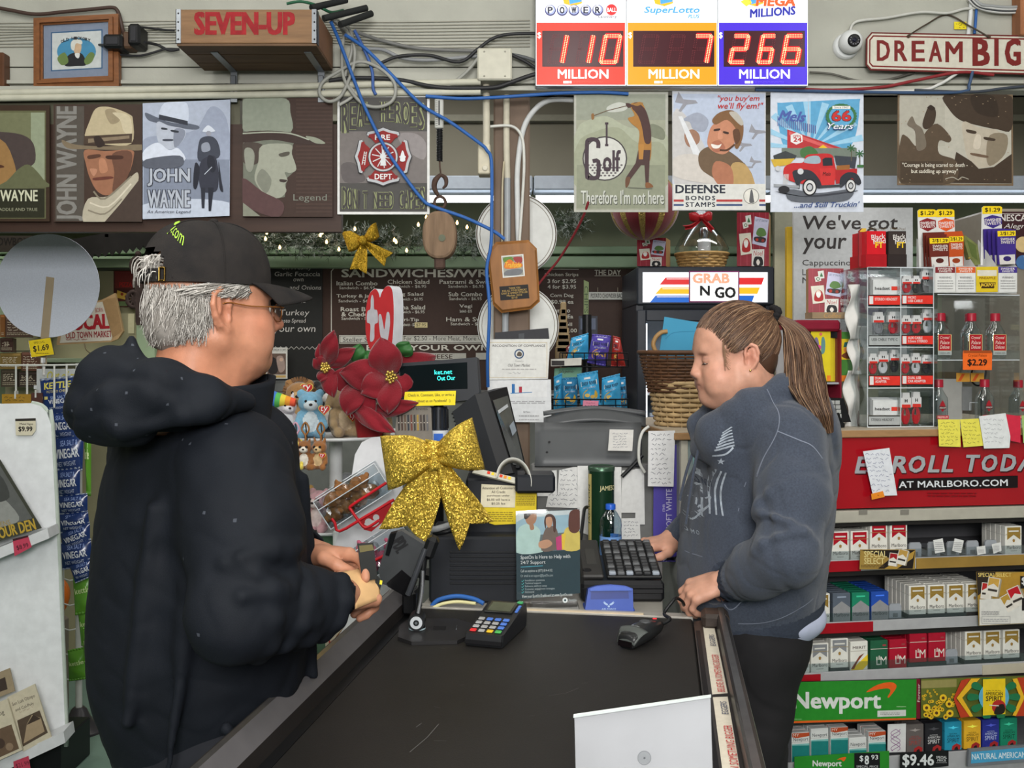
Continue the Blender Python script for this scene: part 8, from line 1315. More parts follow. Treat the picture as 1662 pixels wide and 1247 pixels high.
wsg(XY("1000 895 1700 872 1700 616 1000 638"),spirit,'colourful sunflower banner with a yellow pack on the rack',B8,base=(40,34,30),Yp=Pl(1340,800,2.93,RY),d=.006)
wsg(XY("975 895 998 894 998 640 975 640"),lambda a:a.tx('Forever',930,720,1046,736,(206,200,190),rot=90),'narrow maroon strip between the two rack banners',B8,base=(110,24,40),Yp=Pl(1340,800,2.93,RY))
wsg(XY("195 1230 800 1215 800 1100 195 1138"),lambda a:(a.tx('Newport',310,1160,496,1210,(206,208,204),bo=.03),a.bl(XY("465 1156 500 1140 524 1140 508 1166 490 1154"),(214,90,30)),a.rt(576,1112,740,1230,(24,24,26)),a.tx('$',610,1128,634,1170,(206,210,210),bo=.02),a.tx('8',642,1128,670,1186,(206,210,210),bo=.03),a.tx('93',684,1124,728,1154,(206,210,210),bo=.02),a.tx('SPECIAL PRICE',590,1192,728,1206,(190,194,194))),'green shelf sign with a black $8.93 price at the bottom',B8,base=GN,Yp=Pl(1340,800,2.915,RY))
wsg(XY("870 1230 1180 1196 1180 1096 872 1112"),lambda a:(a.tx('$9.46',884,1120,1086,1204,(206,210,210),bo=.03),a.tx('SPECIAL',1100,1132,1168,1148,(206,210,210),bo=.01),a.tx('PRICE',1108,1152,1162,1166,(206,210,210),bo=.01),a.lines(1100,1170,1168,1178,(150,150,152),1)),'black $9.46 special price sign on the bottom shelf',B8,base=(24,24,26),Yp=Pl(1340,800,2.915,RY))
wsg(XY("1304 1200 1720 1165 1720 1058 1310 1090"),lambda a:(a.po(XY("1322 1180 1720 1146 1720 1072 1324 1106"),(70,150,190)),a.tx('NATURAL AMERICAN SPIRIT',1328,1108,1780,1146,(206,220,226),bo=.015,rot=2.5)),'blue shelf sign in a grey frame at the lower right',B8,base=(110,114,120),Yp=Pl(1340,800,2.915,RY),d=.008)
wsg(XY("790 1110 905 1106 908 925 792 930"),lambda a:[a.line([(840+30*sin(k*.9+s_),960+k*14)for k in RA(11)],3,(120,50,120),3)for s_ in(0,1.5,3)],'white card with a purple squiggle between the bottom shelf packs',B8,base=(206,206,206),Yp=Pl(1340,800,2.945,RY))
HPn=Pl(1340,800,2.925,RY);pen=(120,124,150)
for q,col,lab,rw2,sd in((XY("690 566 842 562 793 262 627 284"),(206,208,214),'white handwritten note taped over the red header letters',9,31),):note(HPn,q,col,lab,lambda a:(a.scr(640,290,800,420,pen,5,2.6,sd,-.0),a.scr(672,420,820,545,pen,4,2.6,sd+1),a.po(XY("676 236 718 230 720 266 680 270"),(170,90,96))),**B7)
note(Pl(1340,800,2.923,RY),XY("682 590 764 572 752 535 678 553"),(216,130,40),'orange sticky flag at the bottom of the white header note',lambda a:a.scr(690,552,750,574,(120,70,20),1,2.5,4),**B7,name='sticky_note')
note(HPn,XY("1108 252 1244 256 1238 82 1100 82"),(216,206,84),'left yellow sticky note hung on the counter edge under the bottles',lambda a:a.scr(1112,92,1234,246,(130,124,60),7,2.4,5),**B7,name='sticky_note')
note(HPn,XY("1262 258 1390 248 1358 76 1240 82"),(216,206,84),'right yellow sticky note hung on the counter edge under the bottles',lambda a:a.scr(1252,92,1372,240,(130,124,60),6,2.4,6),**B7,name='sticky_note')
note(Pl(1340,800,2.92,RY),XY("1392 266 1552 262 1558 190 1528 42 1360 62"),(210,212,212),'white handwritten note between the yellow and red notes on the counter edge',lambda a:a.scr(1384,72,1530,240,(150,152,158),6,2.4,7),**B7)
note(HPn,XY("1562 218 1622 230 1622 62 1526 48"),(196,44,66),'red sticky note at the right on the counter edge',None,**B7,name='sticky_note');note(HPn,XY("1640 230 1720 232 1720 60 1630 56"),(150,180,110),'green sticky note cut by the right edge on the counter edge',None,**B7,name='sticky_note')
for k,x in EN((627,890)):note(Pl(1340,800,2.938,RY),[(x-27,686),(x+27,684),(x+27,652),(x-27,654)],(120,116,108),('left','right')[k]+' grey tape patch on the rail under the red header',None,**B7,name='tape_patch',cat='tape')
# left end: nested baskets, blue folder
def inRP(px,Y_):return PX(px,Y_)
zC=(RP.F@V3((0,zT+.0015,0))).z
c1=(inRP(1118,3.12),3.12,zC);t1=bsk('tan wicker basket under the dark one at the left end of the back counter',c1,.098,.118,.135,(172,146,106),9,26,(1,.8),amp=.005)
mb=MB();wov(mb,(inRP(1110,3.12),3.12,zC+.105),.108,.138,.125,mat((84,56,36),.5,va=.3,scale=25),13,30,(1,.8),.003);t2=thg('wicker_basket','dark brown wicker basket nested in the tan one, holding a blue card','basket',(inRP(1110,3.12),3.12,zC+.105));mb.bd('body',t2)
mb=MB();hq=lambda x,y:P(760+x/K,340+y/K,3.1);mb.tu([hq(1000,760),hq(985,720),hq(1000,680),hq(1030,655),hq(1060,650)],.007,mat((150,116,72),.5),8,5);mb.bd('handle',t2)
pl=Pl(1110,545,3.13,6,4);a=Art(pl,**K7);a.pn(XY("1012 800 1250 800 1240 604 1045 572"),mat((54,134,168),.55,scale=6),.003);a.line(XY("1050 690 1100 655 1230 650"),3,(44,116,150),4);a.dn('blue_card','turquoise blue card standing in the dark wicker basket','card')
mb=MB(RP.F);ua=RP.q(1106,800)[0];rb(mb,ua,uRL-.004,zf,zE-.002,-.4,-.02,mat((150,152,150),.5));crm2=mat((196,192,178),.45)
for u0,u1 in((ua,ua+.022),(RP.q(1150,800)[0],RP.q(1162,800)[0])):rb(mb,u0,u1,zf,zE-.001,-.02,-.004,crm2,.002)
rb(mb,ua+.022,RP.q(1150,800)[0],zf+.5,RP.q(1130,716)[1],-.02,-.014,mat((150,164,166),.2,va=.12,scale=8));rb(mb,ua+.04,ua+.07,zf+.7,RP.q(1130,740)[1],-.0139,-.012,mat((150,196,200),.4));tb(mb,'base_cabinet','pale cabinet with cream posts under the left end of the back counter','cabinet')
# on the back counter at the right: acrylic towers, bottles, cigarillos, cards
B1=dict(ox=1330,oy=320,k=3.1175);b1=lambda x,y:(1330+x/3.1175,320+y/3.1175);vT=zT+.0018
CPl=FP(RP.F@TR((0,0,-.06)))
CQ=lambda w_:FP(CPl.F@TR((0,0,w_)))
def cq(x,y):return CPl.q(*b1(x,y))
AC=gs((240,244,245),.03,.93);ACe=mat((200,206,210),.15)
T1_=thg('accessory_tower','clear acrylic tower of phone accessories with red and grey shelf labels','display',CPl.F@V3((cq(410,1165)[0],vT,-.08)))
xs=[cq(x,700)[0]for x in(243,411,577)];ys=[vT]+[cq(410,y)[1]for y in(968,762,560,358)]
mb=MB(CPl.F)
for x in xs:rb(mb,x-.0015,x+.0015,ys[0],ys[-1],-.13,0,AC)
for y in ys:rb(mb,xs[0],xs[-1],y,y+.003,-.13,0,AC)
rb(mb,xs[0],xs[-1],ys[0],ys[-1],-.132,-.13,AC);rb(mb,xs[0]-.022,xs[0]-.0195,ys[0],ys[-1],-.13,-.01,AC)
for x in xs:rb(mb,x-.001,x+.001,ys[0],ys[-1],0,.0008,ACe)
for y in ys:rb(mb,xs[0],xs[-1],y,y+.0025,0,.0008,ACe)
mb.bd('acrylic_case',T1_)
LB=[('STEREO HEADSET',248,406,496,552,1),('MICRO\nUSB CABLE',416,572,494,548,1),('USB CABLE TYPE C',250,406,700,756,0),('AUX CABLE\n3.5mm STEREO',416,572,698,752,1),('DUAL WALL\nADAPTER',250,406,902,960,1),('DUAL USB\nCAR ADAPTER',416,572,900,954,1),('STEREO HEADSET',248,406,1106,1160,0)]
for t,x0,x1,y0,y1,rd in LB:
 a=Art(CPl,**B1,w=.002);a.box(x0,y0,x1,y1,I(30,28,28),.001);a.rt(x0,y0+4,x1,y1-7,(206,50,40)if rd else(156,160,160));ls=t.split('\n')
 for k,l_ in EN(ls):hgt=16 if len(ls)>1 else 17;yy=y0+(8 if len(ls)>1 else 14)+k*(hgt+1);a.tx(l_,x0+(30 if rd else 12),yy,x0+(30 if rd else 12)+len(l_)*8.2,yy+hgt-3,(206,204,204)if rd else(60,60,62),bo=.02)
 if rd:a.rt(x0+3,y0+6,x0+22,y1-10,(206,206,206))
 o=a.dn('shelf_label',pa=T1_);o['label']=('red' if rd else 'grey')+' shelf label'
def acp(x0,y0,x1,y1,col,lab,w_=-.03):
 """hang-tab pack: white header with red band over a clear pocket holding the cable""";t=thg('accessory_pack',lab,'accessory pack',CPl.F@V3((cq((x0+x1)/2,y1)[0],cq(x0,y1)[1],w_)),'accessory packs in the acrylic tower');pl_=CQ(w_);h=y1-y0;hy=y0+h*.46;a=Art(pl_,**B1);a.pn([(x0+2,y0+h*.16),(x0+2,hy),(x1,hy),(x1,y0+h*.16),(x1-6,y0+h*.16),(x1-8,y0),(x0+10,y0),(x0+8,y0+h*.16)],I(200,200,200),.012);a.rt(x0+2,hy-h*.1,x1,hy,(196,52,44));m_=(x0+x1)/2
 for s_ in(-7,3):a.rt(m_+s_,y0+h*.2,m_+s_+4,y0+h*.3,(40,38,38))
 a.rt(m_-6,y0+h*.24,m_+6,y0+h*.26,(40,38,38));a.dn('card',pa=t);mb=MB();u0,v0=pl_.q(*b1(x0+4,y1));u1,v1=pl_.q(*b1(x1-2,hy));cm=mat(col,.4)
 for k in RA(3):ww=(u1-u0)*(.42-.11*k);mb.tu([pl_.F@V3(((u0+u1)/2+ww*sin(q*.785),v0+.002+(v1-v0)*(.5+.46*cos(q*.785)),-.004-.002*k))for q in RA(8)],.0022,cm,5,2,True,True)
 mb.box(pl_.F@V3(((u0+u1)/2,v0+(v1-v0)*.3,-.006)),((u1-u0)*.5,.006,(v1-v0)*.5),cm,.002);mb.bd('cable',t);mb=MB(pl_.F);rb(mb,u0,u1,v0,v1,-.01,.001,gs((246,248,250),.05,.95),.001);mb.bd('pocket',t)
RDc,BKc,WHc,GYc=(176,30,44),(36,36,40),(190,192,194),(120,122,126)
for x0,y0,x1,y1,c_,lab in((416,398,470,486,RDc,'red cable pack, left in the micro USB bay'),(468,398,512,486,BKc,'black cable pack, middle in the micro USB bay'),(516,356,574,486,BKc,'tall black cable pack, right in the micro USB bay'),(270,582,328,696,GYc,'grey cable pack, left in the type C bay'),(346,580,402,694,RDc,'red cable pack, right in the type C bay'),(414,598,466,692,RDc,'red cable pack, left in the aux cable bay'),(466,598,518,692,RDc,'red cable pack, middle in the aux cable bay'),(522,566,574,690,WHc,'white cable pack, right in the aux cable bay'),(248,792,296,900,RDc,'red adapter pack, left in the wall adapter bay'),(296,780,350,896,WHc,'white adapter pack, middle in the wall adapter bay'),(356,772,406,890,BKc,'black adapter pack, right in the wall adapter bay'),(412,796,460,896,RDc,'red adapter pack, left in the car adapter bay'),(464,790,514,896,WHc,'white adapter pack, middle in the car adapter bay'),(518,798,568,894,BKc,'black adapter pack, right in the car adapter bay'),(412,990,464,1156,RDc,'red cable pack, left in the lowest right bay'),(466,986,516,1154,RDc,'red cable pack, second in the lowest right bay')):acp(x0,y0,x1,y1,c_,lab)
for y0,lab in((402,'stack of white headset boxes in the top left bay'),(1012,'stack of white headset boxes in the lowest left bay')):
 for k in RA(3):
  pl_=CQ(-.02-.024*k);a=Art(pl_,**B1);a.box(272-8*k,y0+16-7*k,396-2*k,y0+92,I(200-8*k,202-8*k,202-8*k),.02)
  if k==0:a.rt(364,y0+50,394,y0+70,(206,60,46)).tx('headset',280,y0+52,356,y0+68,(50,48,48),bo=.03);
  a.dn('headset_box',lab.replace('stack of white headset boxes',('front white headset box','middle white headset box','rear white headset box')[k]),'box','headset boxes in the acrylic tower')
for x0,x1,c_,lab,p3_ in((236,340,(176,24,34),'red cigar box with yellow price strip on the accessory tower',0),(346,442,(50,42,40),'dark brown cigar box with yellow price strip on the accessory tower',1)):
 a=Art(CPl,**B1);a.box(x0,290,x1,356,mat(c_,.35),.1);a.box(x0+4,172,x1-4,292,mat(tuple(min(255,int(q*1.1))for q in c_),ro=.3),.09);a.rt(x0+2,150,x1-1,172,(206,170,50)).tx('2/.99 Pre-Priced',x0+10,154,x1-8,168,(80,60,20)).rt(x0+4,172,x0+18,288,(226,190,80)if p3_==0 else(190,170,120)).tx('Black',x0+26,188,x1-8,214,(206,200,196),bo=.02,rot=6).tx('Mild',x0+36,212,x1-6,236,(206,200,196),bo=.02,rot=6).tx('FT',x0+46,228,x0+86,258,(230,190,40),bo=.04).lines(x0+30,266,x1-12,282,(120,90,80),2,.4).rt(x0+2,292,x1-2,354,tuple(int(q*.9)for q in c_));a.mb.box(CPl.F@V3(((cq(x0,0)[0]+cq(x1,0)[0])/2,cq(0,230)[1],-.055)),(.02,.06,.02),ink(*c_));a.dn('cigar_box',lab,'box')
for k in RA(4):a=Art(CQ(-.03-.014*k),**B1);a.box(200+4*k,170-4*k,236,352,mat((140-12*k,40,44),.35),.006);a.rt(204+4*k,164-4*k,236,176,(206,170,60));a.dn('cigar_pack',f'{("front", "second", "third", "rearmost")[k]} red cigar pack in the row left of the red cigar box','packet','cigar packs beside the red cigar box')
CG=thg('cigarillo_tray','white stepped tray of cigarillo pouches with yellow price tops','tray',CPl.F@V3((cq(790,480)[0],cq(790,488)[1],-.06)))
mb=MB(CPl.F);ux0,ux1=cq(583,480)[0],cq(1000,480)[0];vy0,vy1=cq(790,486)[1],cq(790,352)[1];wcd=mat((200,200,198),.45)
rb(mb,ux0,ux1,vy0,vy1,-.1,-.002,wcd)
for x in(583,688,790,902,1000):u=cq(x,0)[0];mb.add([(u,vy1,-.002),(u,vy1,-.1),(u,cq(0,180)[1],-.1)],[(0,1,2)],wcd);mb.add([(u+.0015,vy1,-.002),(u+.0015,vy1,-.1),(u+.0015,cq(0,180)[1],-.1)],[(0,2,1)],wcd)
a=Art(CPl,**B1,mb=MB(),w=.0004)
a.mb=mb;mb.T=Matrix.Identity(4)
for x0,x1,c_ in((586,686,(120,40,44)),(690,788,(206,92,40)),(904,998,(66,50,130))):a.po([(x0,484),(x1,480),(x1,352),(x0,354)],(206,206,204)).rt(x0,354,x1,384,c_).tx('SWISHER',x0+12,358,x1-12,368,(220,214,210),bo=.02).tx('SWEETS',x0+18,371,x1-18,381,(220,214,210),bo=.02).tx('WARNING:',x0+18,402,x1-18,413,(90,88,88),bo=.01).lines(x0+10,418,x1-10,470,(130,128,128),4,.3,x0)
a.po(XY("790 482 900 480 900 352 790 354"),(206,178,40)).rt(796,370,894,400,(206,200,186)).tx('PINEAPPLE',806,404,888,416,(120,70,20),bo=.02).po(XY("806 432 890 432 880 462 816 462"),(60,40,20)).tx('JACKPOT',812,436,886,458,(226,190,60),bo=.03);a.dn('card_tray',pa=CG)
def pch(x0,y0,x1,y1,c_,w_,lab,n,two=True,tilt=0):
 pl_=CQ(w_);a=Art(pl_,**B1);a.pn([(x0,y1),(x1+tilt,y1-4),(x1+tilt*.2,y0),(x0-6,y0+4)],mat(c_,.25,mt=.3,va=.12,scale=20),.005)
 if two:a.po([(x0-2,y0+36),(x1-2,y0+32),(x1-2,y0+6),(x0-4,y0+8)],(226,196,30)).tx('2/$1.29',x0+10,y0+11,x1-8,y0+31,(50,40,20),bo=.03)
 a.tx('SWISHER',x0+12,y0+42,x1-6,y0+56,(214,206,200),bo=.02).tx('SWEETS',x0+14,y0+58,x1-8,y0+72,(214,206,200),bo=.02).po([(x0+8,y1),(x1-4+tilt,y1-3),(x1-6,y1-52),(x0+4,y1-48)],(200,196,192)).ci((x0+x1)/2+tilt*.4,y1-30,20,tuple(int(q*.7)for q in c_),13);a.dn('cigarillo_pouch',lab,'pouch','cigarillo pouches in the white tray')
MAR,ORG,PUR2=(112,48,40),(196,84,40),(70,52,140)
for k in RA(3):pch(560-14*k,200-12*k,656-12*k,352,MAR,-.012-.018*k,f'{("front", "middle", "rear")[k]} maroon pouch in the cigarillo tray',k,k==0)
for k in RA(3):pch(652-6*k,192-10*k,730-4*k,352,ORG,-.014-.018*k,f'{("front", "middle", "rear")[k]} orange pouch in the cigarillo tray',k,k==0)
for k in RA(4):pch(904-22*k,164-2*k,994-22*k,342,PUR2,-.01-.018*k,f'{("front", "second", "third", "rear")[k]} purple pouch in the cigarillo tray',k,k==0)
pl_=CQ(-.03);a=Art(pl_,**B1);a.pn(XY("770 350 815 340 800 240 735 192 730 215"),mat((106,112,66),.35,va=.3,scale=60),.02);a.po(XY("745 215 790 245 800 320 770 300"),(84,96,50)).scr(750,225,795,320,(180,150,60),4,3,3);a.dn('cigarillo_pouch','olive green pouches leaning in the middle of the cigarillo tray','pouch')
for x0,x1,y0,c_,lab in((496,592,62,(124,36,40),'leftmost $1.29 price flag, maroon, above the cigarillo tray'),(590,684,62,(206,84,40),'orange $1.29 price flag next to the maroon one'),(822,926,46,(60,48,120),'purple $1.29 price flag at the right above the cigarillo tray')):
 a=Art(CQ(-.075),**B1);xs_=8 if x0<800 else-6;a.pn([(x0+xs_,y0+300),(x1+xs_,y0+300),(x1-2,y0+6),(x1-12,y0),(x0+10,y0),(x0,y0+8)],I(206,206,204),.0015);a.po([(x0+2,y0+40),(x1,y0+38),(x1-2,y0+6),(x1-12,y0),(x0+10,y0),(x0,y0+8)],(228,196,30)).tx('$1.29',x0+14,y0+8,x1-12,y0+32,(50,40,20),bo=.035).po([(x0+10,y0+60),((x0+x1)/2,y0+44),(x1-4,y0+56),(x1-2,y0+90),((x0+x1)/2+4,y0+112),(x0+14,y0+94)],c_).tx('SWISHER',x0+14,y0+62,x1-6,y0+78,(214,206,204),bo=.03,rot=3).tx('SWEETS',x0+16,y0+80,x1-8,y0+94,(214,206,204),bo=.03,rot=3);a.dn('price_flag',lab,'price flag')
BC_=thg('bottle_case','clear acrylic case of small spirit bottles beside the accessory tower','display',CPl.F@V3((cq(800,1160)[0],vT,-.1)))
bx0,bx1=cq(597,700)[0],cq(1012,700)[0];vsh=cq(800,822)[1];vtp=cq(800,492)[1];mb=MB(CPl.F)
for u in(bx0,bx1):rb(mb,u-.0015,u+.0015,vT,vtp,-.17,0,AC)
for v in(vT,vsh-.003,vtp-.003):rb(mb,bx0,bx1,v,v+.003,-.17,0,AC);rb(mb,bx0,bx1,v,v+.0025,0,.0008,ACe)
rb(mb,bx0,bx1,vT,vtp,-.172,-.17,AC);rb(mb,bx0,bx1,vsh,vsh+.028,.0,.0015,AC);mb.bd('acrylic_case',BC_)
liq=gs((236,242,244),.02,.82);capm=mat((150,24,44),.35)
def btl(u,v,w_,lab,kind=0,sc=1.,name='spirit_bottle',grp='spirit bottles in the acrylic case'):
 c_=CPl.F@V3((u,v+.0008,w_));t=thg(name,lab,'bottle',c_,grp);mb=MB();h=.118*sc;prof=[(0,.0),(.021,.0),(.023,.003),(.0235,.01),(.0235,h*.55),(.0225,h*.62),(.016,h*.72),(.0105,h*.8),(.01,h*.86)];n=24;V=[]
 for r_,z_ in prof:
  for k in RA(n):t_=2*pi*k/n;cx_,sx_=cos(t_),sin(t_);q=1 if z_>h*.68 else 1;V.append(c_+RR.to_3x3()@V3((r_*sc*math.copysign(abs(cx_)**.8,cx_)*(1.05 if z_<h*.66 else 1),r_*sc*.8*math.copysign(abs(sx_)**.8,sx_)if z_<h*.66 else r_*sc*sx_,z_)))
 mb.add(V,[(j*n+i,j*n+(i+1)%n,(j+1)*n+(i+1)%n,(j+1)*n+i)for j in RA(len(prof)-1)for i in RA(n)],liq,True);mb.bd('glass_body',t);mb=MB();mb.la([(.0125*sc,0),(.0125*sc,.019*sc),(.0115*sc,.021*sc)],c_+V3((0,0,h*.855)),capm,18);mb.bd('cap',t);F=CPl.F@TR((u,v,w_+.0197*sc));mb=MB();W2=.019*sc;z0_,z1_=h*.1,h*.56
 if kind==0:
  mb.po([(-W2,z0_),(W2,z0_),(W2,z1_),(-W2,z1_)],mat((196,176,120),.35),0,.0004,F);mb.po([(-W2*.92,z0_+h*.1),(W2*.92,z0_+h*.1),(W2*.92,z1_-.001),(-W2*.92,z1_-.001)],mat((160,20,34),.4),.0002,0,F);mb.po([(-W2,z0_),(W2,z0_),(W2,z0_+h*.09),(-W2,z0_+h*.09)],ink(206,204,200),.0002,0,F)
  for k,s_ in EN(('Crystal','Palace','Deluxe')):lt(mb,F,s_,-W2*.7,z0_+h*(.34-.1*k),W2*.7,z0_+h*(.42-.1*k),(216,200,190),.0005,.014,.25)
  lt(mb,F,'VODKA 40%',-W2*.8,z0_+h*.025,W2*.8,z0_+h*.06,(60,40,40),.0005)
 else:
  mb.po([(-W2*.5,h*.4),(-W2*.3,h*.5),(0,h*.57),(W2*.3,h*.5),(W2*.5,h*.4),(0,h*.3)],mat((150,30,40),.4),0,.0004,F);mb.po([(-W2*.55,h*.36),(W2*.55,h*.36),(W2*.55,h*.43),(-W2*.55,h*.43)],mat((60,20,24)),.0003,0,F);lt(mb,F,'SMIRNOFF',-W2*.5,h*.375,W2*.5,h*.415,(216,206,200),.0005);mb.po([(-W2*.95,h*.14),(W2*.95,h*.14),(W2*.95,h*.22),(-W2*.95,h*.22)],mat((180,40,50),.4),0,.0003,F);lt(mb,F,'PREMIUM',-W2*.8,h*.155,W2*.8,h*.205,(216,206,200),.0005)
 mb.bd('label',t);return t
for x,w_,lab in((640,-.03,'front left clear spirit bottle on the upper shelf of the case'),(695,-.085,'second clear spirit bottle from the left, set back, upper shelf'),(798,-.03,'front middle clear spirit bottle on the upper shelf, above the orange price tag'),(850,-.09,'clear spirit bottle set back between the middle and right ones, upper shelf'),(920,-.03,'front right clear spirit bottle on the upper shelf of the case')):btl(cq(x,700)[0],vsh,w_,lab,0,1.18)
for x,lab in((640,'left red-capped spirit bottle on the lower shelf, behind the yellow note'),(876,'right red-capped spirit bottle on the lower shelf, behind the white note')):btl(cq(x,1000)[0],vT+.003,-.04,lab,1,1.15)
btl(cq(1058,700)[0],vT+.0,-.05,'red-capped spirit bottle standing at the right edge, outside the case',1,1.15)
note(CQ(.004),XY("726 874 872 876 874 792 868 776 730 776 726 790"),(222,100,36),'orange $2.29 price tag on the acrylic bottle case',lambda a:(a.rt(730,776,870,790,(150,70,30)),a.tx('Crystal Palace',752,794,846,812,(110,50,20)),a.tx('$2.29',748,820,848,858,(44,26,20),bo=.04)),'price_tag',**B1,cat='price tag')
mb=MB();mb.tu([CPl.F@V3(cq(x,y)+(-.14,))for x,y in((960,800),(985,880),(965,950),(930,960),(905,920),(925,850))],.003,BLKP,7,5,True,True);mb.tu([CPl.F@V3((cq(960,960)[0],cq(0,950)[1],-.14)),CPl.F@V3((cq(960,960)[0],vT+.004,-.14))],.003,BLKP,7,0);tb(mb,'cable','black cord looped behind the lower spirit bottles','cable')
mb=MB(CPl.F);rb(mb,cq(690,0)[0],cq(820,0)[0],vT+.0035,cq(0,930)[1],-.14,-.1,mat((150,150,146),.4));mb.T=Matrix.Identity(4);a=Art(CQ(-.099),**B1,mb=mb)
for k in RA(2):a.rt(692+72*k,890,760+72*k,935,(206,150,60)).po([(700+72*k,930),(720+72*k,895),(736+72*k,895),(716+72*k,930)],(206,90,40))
a.rt(720,960,770,1080,(110,112,112)).line(XY("760 1080 760 1040 800 1040"),4,(180,182,184));a.dn('dispenser','small grey dispenser with orange strips between the lower bottles','dispenser')
for k,(y0,y1,dx,lab)in EN(((440,720,0,'upper white receipt strip hanging left of the accessory tower'),(650,900,14,'middle curled white receipt strip left of the accessory tower'),(880,1170,-4,'lowest white receipt strip curling onto the counter left of the tower'))):
 mb=MB()
 def fn(u,v):x=168+dx+u*52+10*sin(v*7+k)*(.4+v);return CPl.F@V3(cq(x+6*k,y0+(y1-y0)*v)+(-.03-.012*k+.012*sin(v*9+2*u+k),))
 mb.grid(fn,6,24,mat((196,194,190),.6),True,.0005);tb(mb,'receipt_strip',lab,'receipt')
CR2=thg('card_rack','maroon-topped greeting card rack behind the cashier','card rack',CPl.F@V3((CPl.q(1345,690)[0],vT,-.2)));c8=lambda x,y:CPl.q(1140+x/3.28,340+y/3.28)
mb=MB(CPl.F);mr=mat((120,24,44),.3,coat=.3);u0,u1=c8(552,0)[0],c8(800,0)[0];vtop=c8(0,582)[1];rb(mb,u0,u1,vtop-.035,vtop,-.22,-.07,mr,.008);rb(mb,u0,u0+.004,vT,vtop-.03,-.22,-.07,mat((186,186,190)));rb(mb,u1-.004,u1,vT,vtop-.03,-.22,-.07,mr);rb(mb,u0,u1,vT,vtop-.03,-.22,-.216,mr);rb(mb,u0,u1,vT,vT+.006,-.22,-.07,mr);rb(mb,u0,u1,c8(0,930)[1]-.006,c8(0,930)[1],-.21,-.08,mat((150,150,154),.3));rb(mb,u0+.01,u1,vtop-.055,vtop-.036,-.2,-.09,BLKP);mb.bd('frame',CR2)
def card(x0,y0,x1,y1,c_,w_,lab,art=None):a=Art(CQ(w_),1140,340,3.28);a.box(x0,y0,x1,y1,mat(c_,.4),.0015);(art(a)if art else None);a.dn('greeting_card',lab,'greeting card','greeting cards in the maroon rack')
def ya(a):
 a.bl(XY("596 700 606 680 618 700 622 760 604 770"),(110,100,130)).bl(XY("634 690 646 680 654 710 650 760 632 765"),(90,130,130)).ci(618,735,14,(190,60,130)).ci(630,664,8,(206,100,90)).line(XY("622 770 618 800 630 830"),3,(60,60,40)).po(XY("604 850 626 795 640 850 652 870 610 868"),(60,66,76)).rt(662,884,682,914,(214,120,40))
for k in RA(4):card(578+13*k,646+2*k,682+13*k,916,(206-6*k,186-6*k,36),-.085-.01*k,f'{("front", "second", "third", "rear")[k]} yellow greeting card in the maroon rack',ya if k==0 else None)
def ga(a):a.rt(732,690,800,800,(214,184,40)).po(XY("750 735 778 730 774 706 756 708"),(40,90,90)).ci(764,748,14,(206,130,60)).bl(XY("740 780 770 760 800 785 770 796"),(110,60,40)).rt(732,884,800,916,(214,120,40))
for k in RA(2):card(730+5*k,652,800,918,(70-8*k,124-8*k,54),-.083-.011*k,f'{("front", "rear")[k]} green greeting card in the maroon rack',ga if k==0 else None)
a=Art(CQ(-.09),1140,340,3.28);a.box(585,548,790,581,mat((140,120,94),.7,va=.15,scale=20),.05);a.tx('Coffee',646,552,738,578,(176,140,90),shear=.2,bo=.01);a.dn('coffee_sign','small wooden sign reading Coffee on top of the card rack','sign')
xb=CPl.F@V3((c8(660,0)[0],vtop,-.15));xmb(1312,436,1369,508,xb.y+.02,'red Christmas gift box on the card rack, behind the ponytail',.05,-8)
TM=thg('touch_terminal','small black touch terminal with a green key behind the cashier’s back','terminal',CPl.F@V3((c8(720,0)[0],vT,-.05)));pl_=CQ(-.02);mb=MB();a=Art(pl_,1140,340,3.28);a.pn(XY("640 1136 792 1132 752 1006 640 1004"),BLKP,.03);a.po(XY("650 1118 745 1112 726 1016 650 1016"),(40,42,44))
for i in RA(4):
 for j in RA(3):x=660+j*28-(3-i)*3;y=1018+i*24;a.rt(x,y,x+24,y+20,(96,210,70)if j==0 and i in(2,3)else(150,152,150));a.w-=a.dw
a.dn('screen',pa=TM);mb=MB();c_=CPl.F@V3((c8(735,0)[0],vT,-.03));mb.la(XY(".026 0 .026 .012 .018 .018 .012 .045"),c_,BLKP,20);mb.bd('foot',TM)
